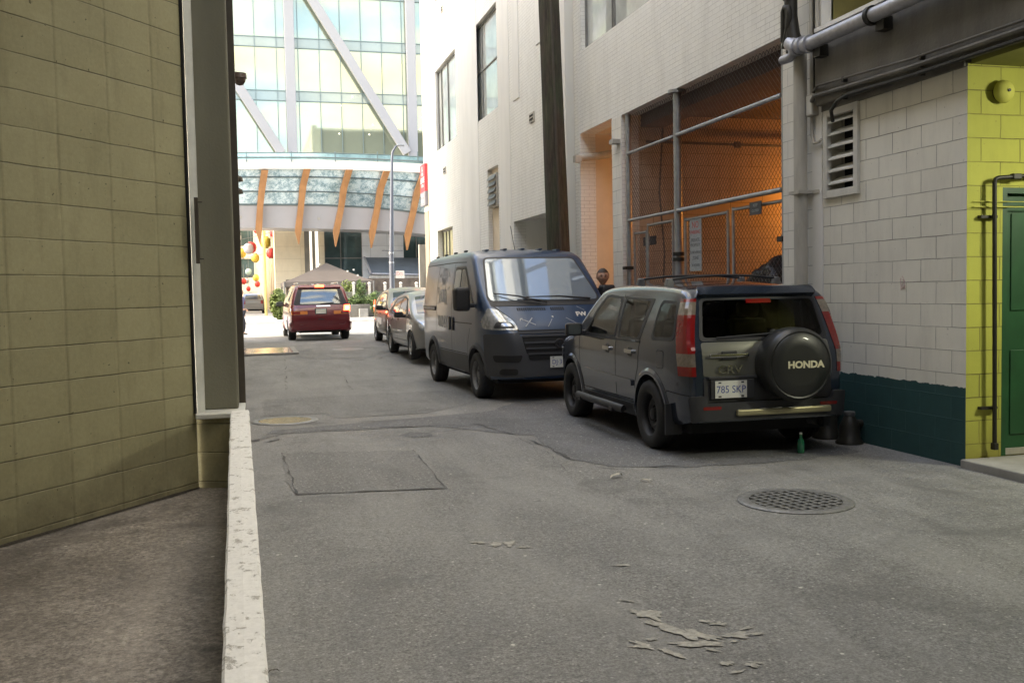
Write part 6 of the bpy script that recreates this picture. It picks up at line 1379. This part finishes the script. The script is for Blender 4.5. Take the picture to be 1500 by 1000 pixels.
    for (x0, z0, x1, z1) in ((.10, 1.43, .78, 1.56), (-.72, 1.46, .30, 1.50), (.0, 1.42, .45, 1.46)):
        a = B.end(x0, z0, 1)[0]+V((0, .03, .02)); b = B.end(x1, z1, 1)[0]+V((0, .02, .02)); mb = MB(); mb.tube([a, a.lerp(b, .5)+V((0, .03, .02)), b], [.016, .013, .008], 6); mb.build('wiper', M['car_black'], t, world=False)
    wp = mat('worn_white_mark', (.38, .40, .42), .7, var=.3, scale=30)
    for pts in ([(.50, 1.20), (.30, 1.11)], [(.32, 1.21), (.46, 1.09)], [(.52, 1.17), (.50, 1.20), (.47, 1.205)]): B.line('arrow_mark', pts, 'front', wp, t, .014, .004)
    for pts in ([(.12, 1.08), (.02, 1.19)], [(-.20, 1.20), (-.38, 1.09)], [(-.45, 1.36), (-.55, 1.30)]): B.line('scratch', pts, 'front', wp, t, .006, .004)
    pf = lambda q: (lambda h: (h[0]+h[1]*(.004 if h[1].y > 0 else -.004)) if h[0] else q)(B.end(q.x, q.z, 1))
    text_mesh('FW', .085, (-.47, 3, 1.245), (-1, 0, 0), (0, 0, 1), M['vent_white'], t, 'bonnet_letters', .001, .003, 1.3, pf, world=False)
    B.decal('round_badge', [(.0+.014*cos(k), 1.22+.012*sin(k)) for k in [2*pi*i/10 for i in range(10)]], 'front', M['vent_white'], t, .004, res=.02)
    ps = lambda q: (lambda h: (h[0]+V((.005, 0, 0))) if h[0] else q)(B.side(q.y, q.z, 1))
    fd = mat('faded_lettering', (.60, .60, .58), .7, var=.45, scale=22)
    for i, (ch, dz, sh) in enumerate((('F', -.02, 0), ('O', .01, 0), ('U', .01, 0), ('R', -.02, 0))): text_mesh(ch, .30, (3, -.98+.155*i, 1.53+dz), (0, 1, 0), (0, 0, 1), fd, t, 'side_lettering', .001, .012, .8, ps, world=False)
    text_mesh('WINDS', .26, (3, -.74, 1.10), (0, 1, 0), (0, 0, 1), fd, t, 'side_lettering', .001, .012, .82, ps, world=False)
    em = mat('faded_emblem', (.17, .19, .21), .7, var=.4, scale=20)
    for pts in ([(-.95, 1.80), (-.86, 1.98), (-.74, 2.02), (-.62, 1.98), (-.53, 1.80)], [(-.86, 1.86), (-.74, 1.74), (-.62, 1.86)], [(-.80, 1.92), (-.68, 1.92)], [(-1.10, 1.88), (-1.0, 1.95)], [(-.48, 1.95), (-.34, 1.88)], [(-.92, 1.74), (-.84, 1.68), (-.92, 1.62)], [(-.56, 1.74), (-.62, 1.67), (-.50, 1.62)], [(-1.2, 1.7), (-1.05, 1.66), (-1.18, 1.60)], [(-.30, 1.7), (-.42, 1.66)], [(-.74, 2.02), (-.74, 1.74)], [(-1.65, 1.75), (-1.65, 1.62)], [(-1.9, 1.2), (-1.9, 1.1)], [(.9, .95), (.9, .8)], [(.25, .85), (.25, .6)], [(-.7, .8), (-.3, .74)]): B.line('side_emblem', pts, 'side', em, t, .02, .004, 1)
    # roof rings and aerial
    for y in (-1.9, -1.2, -.5, .2):
        for sg in SG: a = B.down(sg*.80, y)[0]; mb = MB(); mb.cbox((a.x, a.y, a.z+.012), (.05, .10, .03)); mb.build('roof_mount', M['car_grey_plastic'], t, world=False, bevel=.008)
    for i, x in enumerate((-.62, -.32, -.02, .28, .58)): a = B.down(x, .62)[0]; mb = MB(); mb.cbox((x, .62, a.z+.008), (.06, .22, .022)); mb.build('roof_rib', pm, t, world=False, bevel=.008)
    a = B.down(.05, .5)[0]; mb = MB(); mb.tube([a, a+V((0, -.22, .40))], .006, 5); mb.build('aerial', M['car_black'], t, world=False)
    B.decal('rear_window', [(-.78, 1.35), (-.74, 1.95), (.74, 1.95), (.78, 1.35)], 'rear', M['car_glass'], t, .005, rnd=.05, res=.1)
    for sg in SG: B.decal('tail_lamp', [(sg*.86, .95), (sg*.86, 1.45), (sg*.95, 1.45), (sg*.95, .95)][::sg], 'rear', M['lamp_red'], t, .008)
    mb = MB(); mb.box((-.85, -2.2, .26), (.85, 2.15, .36)); mb.build('underbody', M['well'], t, world=False)
    for i, (x, y) in enumerate(((-.91, -1.5), (.91, -1.5), (-.91, 1.5), (.91, 1.5))): wheel(t, x, y, rw, .22, 'van', M['grey_wheel'], i*.4)
van()
# ------------------------------------------------------------------ red minivan (rear toward viewer)
def minivan():
    t = thing('minivan', 'dark red minivan leaving the alley with its brake lamp lit', 'minivan', (2.02, 32.62, gz(2, 31)), R(1.0))
    pm = paint('red_paint', (.13, .008, .014), .3, .28, 1, .12)
    B = Body([(-2.50, .45), (-2.52, .66), (-2.46, 1.08), (-2.30, 1.50), (-2.20, 1.66), (-2.02, 1.71), (-1, 1.745), (.2, 1.74), (.8, 1.62), (1.7, 1.12), (2.2, .98), (2.5, .8), (2.56, .45)],
             [(-2.52, .33), (-2.1, .28), (2.3, .26), (2.56, .34)], [(-2.53, .84), (-2.46, .91), (-2.2, .95), (0, .965), (1.8, .95), (2.3, .85), (2.56, .6)],
             [(.25, .96), (.6, 1.0), (.95, .995), (1.12, .965), (1.45, .865), (1.62, .80), (1.75, .77)], rad=.10, crown=.03)
    rw = .335; B.mesh('body', pm, t, [(-1.5, rw, .39, .70), (1.5, rw, .39, .70)])
    B.decal('rear_window', [(-.82, 1.11), (-.66, 1.60), (.66, 1.60), (.82, 1.11)], 'rear', M['car_black'], t, .006, rnd=.05)
    B.decal('rear_window_glass', [(-.62, 1.14), (-.54, 1.575), (.54, 1.575), (.62, 1.14)], 'rear', M['car_glass_light'], t, .010, rnd=.04)
    B.decal('roof_spoiler', [(-.66, 1.62), (-.62, 1.68), (.62, 1.68), (.66, 1.62)], 'rear', pm, t, .05, rnd=.02, skirt=.04)
    lit = mat('lit_brake_lamp', (.9, .1, .05), .3, var=0, emit=(1, .06, .02), es=18); hot = mat('lit_brake_core', (1, .6, .4), .3, var=0, emit=(1, .28, .12), es=30)
    B.decal('brake_lamp', [(-.14, 1.625), (-.14, 1.675), (.14, 1.675), (.14, 1.625)], 'rear', lit, t, .065, rnd=.01, res=.04)
    for sg in SG:
        B.decal('tail_lamp', [(sg*.70, .90), (sg*.72, 1.09), (sg*.90, 1.10), (sg*.90, .88)][::sg], 'rear', lit if sg > 0 else M['lamp_red'], t, .012, rnd=.02, res=.03)
        B.decal('tail_lamp_bar', [(sg*.40, .82), (sg*.40, .92), (sg*.88, .92), (sg*.88, .82)][::sg], 'rear', M['lamp_amber'], t, .014, rnd=.015, res=.04); B.decal('lamp_reflector', [(sg*.62, .83), (sg*.62, .91), (sg*.86, .91), (sg*.86, .83)][::sg], 'rear', M['lamp_red'], t, .017, rnd=.015, res=.04)
    B.decal('tail_lamp_core', [(.77, .95), (.77, 1.05), (.87, 1.05), (.87, .95)], 'rear', hot, t, .018, rnd=.03, res=.03)
    B.decal('rear_bumper', [(-.90, .33), (-.92, .56), (-.80, .62), (-.72, .50), (.72, .50), (.80, .62), (.92, .56), (.90, .33)], 'rear', pm, t, .05, rnd=.05, skirt=.05)
    B.decal('lower_valance', [(-.62, .27), (-.62, .36), (.62, .36), (.62, .27)], 'rear', M['car_black'], t, .052, rnd=.02)
    mb = MB(); mb.box((-.17, -2.51, .82), (.19, -2.475, 1.0)); mb.build('plate_recess', M['car_black'], t, world=False, bevel=.01)
    plate(t, (.01, -2.515, .915), (1, 0, 0), (0, 0, 1), '', .31, .155) if 0 else None
    mb = MB(); mb.prism([(-.145, -2.518, .84), (.165, -2.518, .84), (.165, -2.512, .985), (-.145, -2.512, .985)], (0, .004, 0)); mb.build('number_plate', M['plate_white'], t, world=False)
    mb = MB(); mb.box((-.08, -2.53, .65), (.10, -2.50, .68)); mb.build('tailgate_pull', M['car_black'], t, world=False)
    B.decal('badge_strip', [(-.12, 1.055), (-.12, 1.09), (.30, 1.09), (.30, 1.055)], 'rear', M['chrome'], t, .010, res=.05)
    a = B.end(0, 1.14, -1)[0]; b = B.end(.42, 1.17, -1)[0]; mb = MB(); mb.tube([a+V((0, -.03, 0)), b+V((0, -.03, 0))], .012, 6); mb.build('rear_wiper', M['car_black'], t, world=False)
    for sg in SG:
        mirror_(t, (sg*1.07, .95, 1.13), M['car_black'] if sg < 0 else pm, M['car_glass_light'], sg, (.24, .12, .16))
        B.decal('side_window', [(-2.1, 1.14), (-1.95, 1.56), (.55, 1.58), (1.3, 1.14)], 'side', M['car_glass'], t, .005, sg, rnd=.06, res=.1)
        for y in (-1.5, 1.5): arch_trim(t, B, y, rw, .39, .05, pm, sg=sg)
        xr = sg*.62; h = B.down(xr, -1)[0].z; mb = MB(); mb.tube([(xr, -1.9, h), (xr, -1.8, h+.05), (xr, .3, h+.06), (xr, .4, h)], .016, 8); mb.build('roof_rail', M['chrome'], t, world=False)
        B.decal('head_lamp', [(sg*.5, .72), (sg*.52, .9), (sg*.78, .9), (sg*.78, .74)][::sg], 'front', M['head_lamp'], t, .008)
    B.decal('windscreen', [(-.66, .95), (.66, .95), (.76, 1.6), (-.76, 1.6)], 'top', M['car_glass'], t, .005, res=.1)
    mb = MB(); mb.box((-.8, -2.1, .26), (.8, 2.2, .34)); mb.build('underbody', M['well'], t, world=False)
    for i, (x, y) in enumerate(((-.83, -1.5), (.83, -1.5), (-.83, 1.5), (.83, 1.5))): wheel(t, x, y, rw, .23, 'alloy', M['alloy'], i*.4)
minivan()
def hatch(name, label, cat, loc, rz, col, sc=1., style='alloy', hh=1.49, group=None):
    t = thing(name, label, cat, loc, rz, group); pm = paint(name+'_paint', col, .5, .3, .9, .2); k = hh/1.49
    B = Body([(-2.14, .45), (-2.18, .75), (-2.10, 1.05*k), (-1.75, 1.28*k), (-1.1, 1.43*k), (-.3, 1.49*k), (.15, 1.475*k), (.55, 1.36*k), (1.42, .97*k), (1.85, .84), (2.12, .68), (2.2, .45)],
             [(-2.2, .34), (-1.9, .26), (1.8, .24), (2.2, .30)], [(-2.18, .66), (-2.08, .78), (-1.8, .845), (0, .865), (1.5, .85), (1.95, .76), (2.2, .55)],
             [(.2, .94), (.5, 1.0), (.8, .995), (.95*k, .97), (1.2*k, .86), (1.4*k, .74), (1.5*k, .68)], rad=.09, crown=.04)
    rw = .31; B.mesh('body', pm, t, [(-1.35, rw, .36, .60), (1.35, rw, .36, .60)])
    for sg in SG:
        B.decal('side_window', [(-1.55, 1.03*k), (-1.15, 1.33*k), (-.25, 1.40*k), (.30, 1.34*k), (.95, 1.03*k), (1.0, .98*k), (-1.4, .96*k)], 'side', M['car_black'], t, .003, sg, rnd=.04, res=.07)
        B.decal('window_glass', [(-.22, 1.0*k), (-.22, 1.36*k), (.26, 1.31*k), (.72, 1.04*k), (.74, .99*k)], 'side', M['car_glass_light'], t, .006, sg, rnd=.03, res=.07); B.decal('window_glass', [(-1.15, 1.0*k), (-1.08, 1.30*k), (-.30, 1.36*k), (-.30, 1.0*k)], 'side', M['car_glass_light'], t, .006, sg, rnd=.03, res=.07)
        for pts in ([(-.27, 1.0*k), (-.27, .35)], [(.82, 1.0*k), (.9, .7), (.84, .35)], [(-1.2, 1.0), (-1.0, .62), (-.95, .35)], [(-.9, .40), (.88, .40)]): B.line('panel_gap', pts, 'side', M['seam'], t, .012, .002, sg)
        for y in (-.10, -.95): B.decal('door_handle', [(y-.1, .83), (y-.1, .86), (y+.08, .865), (y+.08, .835)], 'side', M['chrome'], t, .025, sg, res=.04)
        B.decal('head_lamp', [(sg*.42, .62), (sg*.56, .82), (sg*.76, .84), (sg*.74, .66)][::sg], 'front', M['head_lamp'], t, .008, rnd=.03, res=.04)
        B.decal('tail_lamp', [(sg*.55, .72), (sg*.55, .98), (sg*.74, 1.0), (sg*.76, .74)][::sg], 'rear', M['lamp_red'], t, .008, rnd=.03, res=.04)
        mirror_(t, (sg*.98, .72, .98*k), M['car_black'], M['car_glass_light'], sg, (.20, .11, .13))
        for y in (-1.35, 1.35): arch_trim(t, B, y, rw, .36, .03, pm, sg=sg, th=.01)
    B.decal('windscreen', [(-.56, .50), (.56, .50), (.68, 1.38), (-.68, 1.38)], 'top', M['car_glass'], t, .005, res=.08, rnd=.05)
    B.decal('rear_window', [(-.6, 1.02*k), (-.5, 1.30*k), (.5, 1.30*k), (.6, 1.02*k)], 'rear', M['car_glass'], t, .006, rnd=.04, res=.07)
    B.decal('grille', [(-.40, .36), (-.44, .50), (.44, .50), (.40, .36)], 'front', M['seam'], t, .006, rnd=.03)
    mb = MB(); mb.box((-.68, -1.9, .20), (.68, 1.85, .3)); mb.build('underbody', M['well'], t, world=False)
    for i, (x, y) in enumerate(((-.755, -1.35), (.755, -1.35), (-.755, 1.35), (.755, 1.35))): wheel(t, x, y, rw, .19, style, M['alloy'], i*.4)
    return t
hatch('hatchback', 'grey brown hatchback parked nose to tail behind the blue van', 'car', (4.17, 22.3, .15), R(181.5), (.24, .24, .24))
hatch('hatchback', 'golden beige car half hidden behind the grey hatchback', 'car', (4.42, 27.4, .20), R(180), (.26, .23, .18), hh=1.56)
hatch('distant_car', 'small grey car parked far off at the start of the lantern lane', 'car', (at(371, 455, 74).x, 76.2, .33), R(0), (.22, .22, .22), hh=1.6)
# ================================================================== PEOPLE
def skin(vs, es, rad, sub=2, root=0):
    me = bpy.data.meshes.new('s'); me.from_pydata(vs, es, []); me.update(); o = bpy.data.objects.new('s', me); COL.objects.link(o)
    o.modifiers.new('k', 'SKIN'); sv = me.skin_vertices[0].data
    for i, r_ in enumerate(rad): sv[i].radius = r_ if isinstance(r_, tuple) else (r_, r_)
    sv[root].use_root = True; m_ = o.modifiers.new('u', 'SUBSURF'); m_.levels = sub; m_.render_levels = sub
    dg = bpy.context.evaluated_depsgraph_get(); r = bpy.data.meshes.new_from_object(o.evaluated_get(dg)); bpy.data.objects.remove(o); return r
M['skin'] = mat('skin', (.46, .27, .19), .55, var=.1, scale=20); M['hair'] = mat('hair', (.035, .022, .014), .6, var=.4, scale=60, bump=.5, bs=150); M['eye'] = mat('eye_white', (.55, .53, .5), .3, var=0); M['dark_cloth'] = mat('dark_cloth', (.018, .018, .02), .85, var=.3, scale=20, bump=.3); M['denim'] = mat('dark_trousers', (.03, .032, .045), .85, var=.3, scale=20); M['purple_cloth'] = mat('violet_cloth', (.12, .11, .20), .85, var=.3, scale=20)
def head_mesh(c, h, yaw=0):
    """sculpted head, front is -y; c is the chin-to-crown centre"""
    bm = bmesh.new(); bmesh.ops.create_uvsphere(bm, u_segments=48, v_segments=36, radius=1)
    for v_ in bm.verts:
        x, y, z = v_.co
        X_, Y_, Z_ = x*.37, y*.44, z*.5
        if z < 0: X_ *= 1-.38*(-z)**1.3; Y_ = Y_*(1-.22*(-z)) - .03*(-z)
        if y < 0: Y_ *= .93
        g = lambda px, pz, s_: exp(-(((x-px)/s_)**2+((z-pz)/s_)**2))
        if y < -.1:
            Y_ -= .085*exp(-((x/.13)**2))*exp(-(((z+.16)/.17)**2)) + .03*exp(-((x/.1)**2))*exp(-(((z-.05)/.16)**2))
            Y_ += .045*(g(.36, .04, .17)+g(-.36, .04, .17)); Y_ -= .02*exp(-(((z-.2)/.08)**2))*(abs(x) < .6)
            Y_ -= .022*exp(-((x/.28)**2))*exp(-(((z+.47)/.06)**2)) - .012*exp(-((x/.28)**2))*exp(-(((z+.50)/.025)**2)); Y_ -= .03*exp(-((x/.25)**2))*exp(-(((z+.85)/.16)**2))
        v_.co = V((X_, Y_, Z_))*h
    for sg in SG:
        r_ = bmesh.ops.create_icosphere(bm, subdivisions=2, radius=1)
        for v_ in r_['verts']: v_.co = V((sg*.375+v_.co.x*.035, .03+v_.co.y*.06, -.01+v_.co.z*.115))*h
    me = bpy.data.meshes.new('h'); bm.to_mesh(me); bm.free(); me.transform(Matrix.Translation(c) @ Matrix.Rotation(yaw, 4, 'Z')); return me
def person(name, label, loc, rz, H, pose, top_m, low_m, backpack=False):
    t = thing('person', label, 'person', loc, rz); k = H/1.75; s = lambda *p: V(p)*k
    J = dict(pel=(0, .02, .96), wst=(0, 0, 1.10), chs=(0, -.005, 1.30), nck=(0, .01, 1.48), hb=(0, -.0, 1.58))
    J.update(pose)
    def chain(names, radii, base=None): return names, radii
    vs = []; es = []; rd = []; idx = {}
    def add(nm, p, r, par=None):
        idx[nm] = len(vs); vs.append(s(*p)); rd.append(tuple(q*k for q in r) if isinstance(r, tuple) else r*k)
        if par is not None: es.append((idx[par], idx[nm]))
    def fingers(hand, wr, sd, sfx):
        w, h = V(wr), V(hand); d = (h-w).normalized(); a = V((0, -1, 0)); a = (a-d*a.dot(d)).normalized(); nrm = d.cross(a)
        pts = []
        for i, (o_, L_) in enumerate(((.032, .070), (.011, .078), (-.011, .073), (-.031, .058))):
            b = h+d*.045+a*o_; q1 = b+d*L_*.45-nrm*.006*sd; q2 = b+d*L_-nrm*.028*sd; pts.append([b-d*.03, b, q1, q2])
        th = h+a*.03; pts.append([th-d*.02, th+a*.022+d*.01, th+a*.034+d*.045]); return pts
    # body
    for P in (('pel', (.125, .10), None), ('wst', (.115, .09), 'pel'), ('chs', (.135, .10), 'wst'), ('up', (.09, .075), 'chs'), ('nck', .052, 'up'), ('hb', .05, 'nck')):
        p = J[P[0]] if P[0] != 'up' else tuple((V(J['chs'])*.25+V(J['nck'])*.75)+V((0, 0, -.03))); add(P[0], p, P[1], P[2])
    for sfx in ('L', 'R'):
        for nm, r_, par in (('sh', .055, 'up'), ('el', .040, 'sh'), ('wr', .027, 'el'), ('hd', (.022, .036), 'wr')): add(nm+sfx, J[nm+sfx], r_, (par if par == 'up' else par+sfx))
        for nm, r_, par in (('hp', .085, 'pel'), ('kn', .055, 'hp'), ('an', .035, 'kn'), ('to', .032, 'an')): add(nm+sfx, J[nm+sfx], r_, (par if par == 'pel' else par+sfx))
    me = skin(vs, es, rd); parts = [me]
    for sfx, sd in (('L', -1), ('R', 1)):
        for pts in fingers(J['hd'+sfx], J['wr'+sfx], sd, sfx): parts.append(skin([s(*p) for p in pts], [(i, i+1) for i in range(len(pts)-1)], [.0095*k]*(len(pts)-1)+[.007*k], 1))
    hc = V(J['hb'])+V((0, -.012, .075)); parts.append(head_mesh(tuple(hc*k), .235*k, J.get('hyaw', 0)))
    bm = bmesh.new()
    for m_ in parts: bm.from_mesh(m_)
    me = bpy.data.meshes.new('body'); bm.to_mesh(me); bm.free(); link('body', me, M['skin'], t, smooth=180)
    # clothes: the same skeleton a little fuller
    def cloth(nm, keys, m, fat, root):
        v2 = []; r2 = []; e2 = []; mp = {}
        for q in keys: mp[q] = len(v2); v2.append(vs[idx[q]]); r_ = rd[idx[q]]; r2.append(tuple(x+fat*k for x in (r_ if isinstance(r_, tuple) else (r_, r_))))
        for a, b in es:
            ka = [q for q in idx if idx[q] == a][0]; kb = [q for q in idx if idx[q] == b][0]
            if ka in mp and kb in mp: e2.append((mp[ka], mp[kb]))
        o = link(nm, skin(v2, e2, r2, 2, mp[root]), m, t, smooth=180)
        tx = 0
        for v_ in o.data.vertices: n_ = noise.noise(v_.co*9)*.010+noise.noise(v_.co*22)*.004; v_.co += v_.normal*n_
        return o
    cloth('jacket', ['pel', 'wst', 'chs', 'up', 'nck', 'shL', 'elL', 'wrL', 'shR', 'elR', 'wrR'], top_m, .020, 'pel'); cloth('trousers', ['pel', 'hpL', 'knL', 'anL', 'hpR', 'knR', 'anR'], low_m, .022, 'pel')
    for sfx in ('L', 'R'):
        a, b = V(J['an'+sfx]), V(J['to'+sfx]); link('shoe', skin([s(a.x, a.y+.04, a.z-.045), s(*((a+b)/2)), s(*b)], [(0, 1), (1, 2)], [(.045*k, .04*k), (.045*k, .035*k), (.04*k, .025*k)]), M['car_black'], t, smooth=180)
    # hair cap, brows, eyes
    bm = bmesh.new(); bmesh.ops.create_uvsphere(bm, u_segments=32, v_segments=24, radius=1); hh = .235*k
    for v_ in bm.verts:
        x, y, z = v_.co; n_ = 1+.05*noise.noise(v_.co*5)+.03*noise.noise(v_.co*13); v_.co = V((x*.395*n_, y*.455*n_+.012, z*.52*n_+.02))*hh
    bmesh.ops.delete(bm, geom=[v_ for v_ in bm.verts if (v_.co.y/hh < -.12 and v_.co.z/hh < .27) or (v_.co.z/hh < -.02 and v_.co.y/hh < .10) or v_.co.z/hh < -.24], context='VERTS')
    me = bpy.data.meshes.new('hair'); bm.to_mesh(me); bm.free(); me.transform(Matrix.Translation(tuple(hc*k)) @ Matrix.Rotation(J.get('hyaw', 0), 4, 'Z')); link('hair', me, M['hair'], t, smooth=180)
    mb = MB(); Mh = Matrix.Translation(tuple(hc*k)) @ Matrix.Rotation(J.get('hyaw', 0), 4, 'Z') @ Matrix.Scale(hh, 4)
    for sg in SG: mb.cbox((sg*.135, -.385, .105), (.12, .03, .028), M=Mh); mb.lathe([(.0, -.03), (.028, -.02), (.032, 0), (.028, .02), (0, .03)], 10, Mh @ Matrix.Translation((sg*.135, -.365, .02)), ends=False)
    mb.box((-.075, -.425, -.245), (.075, -.40, -.235), M=Mh); mb.build('facial_features', M['hair'], t, world=False)
    if backpack:
        bm = blob((0, 0, 0), .2*k, (1.05, .75, 1.1), 3, .12, 4)
        me = bpy.data.meshes.new('bag'); bm.to_mesh(me); bm.free()
    return t
ST = dict(shL=(-.185, 0, 1.43), elL=(-.235, .01, 1.14), wrL=(-.20, -.12, .95), hdL=(-.19, -.19, .90), shR=(.175, 0, 1.42), elR=(.25, .0, 1.14), wrR=(.14, -.20, 1.12), hdR=(.08, -.26, 1.16),
          hpL=(-.09, .02, .90), knL=(-.10, -.0, .50), anL=(-.10, .03, .09), toL=(-.12, -.15, .035), hpR=(.09, .02, .90), knR=(.10, -.01, .50), anR=(.11, .03, .09), toR=(.14, -.15, .035))
p = at(878, 425, 14.35, 1)
person('man', 'short dark haired man in a black jacket standing between the blue van and the fence', (p.x+.06, 14.35, .01), R(-14), 1.90, ST, M['dark_cloth'], M['denim'])
WK = dict(ST); WK.update(elL=(-.25, -.08, 1.16), wrL=(-.23, -.24, 1.02), hdL=(-.22, -.31, 1.0), elR=(.25, .10, 1.16), wrR=(.24, .06, .92), hdR=(.24, .04, .84), knL=(-.09, -.17, .52), anL=(-.10, -.12, .12), toL=(-.10, -.30, .06), knR=(.10, .03, .50), anR=(.10, .26, .14), toR=(.10, .10, .04))
p = at(354.5, 492, .21, 2)
person('walker', 'walking person in a violet top and dark trousers half hidden by the left building edge', (p.x, p.y, .215), R(60), 1.62, WK, M['purple_cloth'], M['denim'])
# ================================================================== LIGHT
sun_el, sun_az = R(30), R(184)      # the sun stands to the left (-x), a little behind the viewer
w = bpy.data.worlds.new('World'); S.world = w; w.use_nodes = True; nt = w.node_tree; bg = nt.nodes['Background']
sky = nt.nodes.new('ShaderNodeTexSky'); sky.sky_type = 'NISHITA'; sky.sun_disc = False; sky.sun_elevation = sun_el
sd = V((cos(sun_az)*cos(sun_el), sin(sun_az)*cos(sun_el), sin(sun_el))); sky.sun_rotation = atan2(sd.x, sd.y); sky.air_density = 1; sky.dust_density = 1.5
tc = nt.nodes.new('ShaderNodeTexCoord'); mp = nt.nodes.new('ShaderNodeMapping'); mp.inputs['Scale'].default_value = (1, 1, 2.6); nt.links.new(tc.outputs['Generated'], mp.inputs[0])
nz = nt.nodes.new('ShaderNodeTexNoise'); nz.inputs['Scale'].default_value = 3.2; nz.inputs['Detail'].default_value = 7; nz.inputs['Roughness'].default_value = .58; nt.links.new(mp.outputs[0], nz.inputs['Vector'])
rp = nt.nodes.new('ShaderNodeValToRGB'); rp.color_ramp.elements[0].position = .46; rp.color_ramp.elements[1].position = .66; nt.links.new(nz.outputs['Fac'], rp.inputs[0])
mx = nt.nodes.new('ShaderNodeMix'); mx.data_type = 'RGBA'; nt.links.new(rp.outputs[0], mx.inputs[0]); nt.links.new(sky.outputs[0], mx.inputs[6]); mx.inputs[7].default_value = (5.9, 4.75, 2.7, 1)
nt.links.new(mx.outputs[2], bg.inputs[0]); bg.inputs[1].default_value = 1.12
sl = bpy.data.lights.new('sun', 'SUN'); sl.energy = 5; sl.angle = R(.5); sl.color = (1, .86, .66); so = bpy.data.objects.new('sun', sl); COL.objects.link(so); so.rotation_euler = V((0, 0, 1)).rotation_difference(sd).to_euler()
S.view_settings.view_transform = 'Standard'; S.view_settings.look = 'None'; S.view_settings.exposure = 0
S.cycles.max_bounces = 6; S.cycles.diffuse_bounces = 4; S.cycles.use_denoising = True
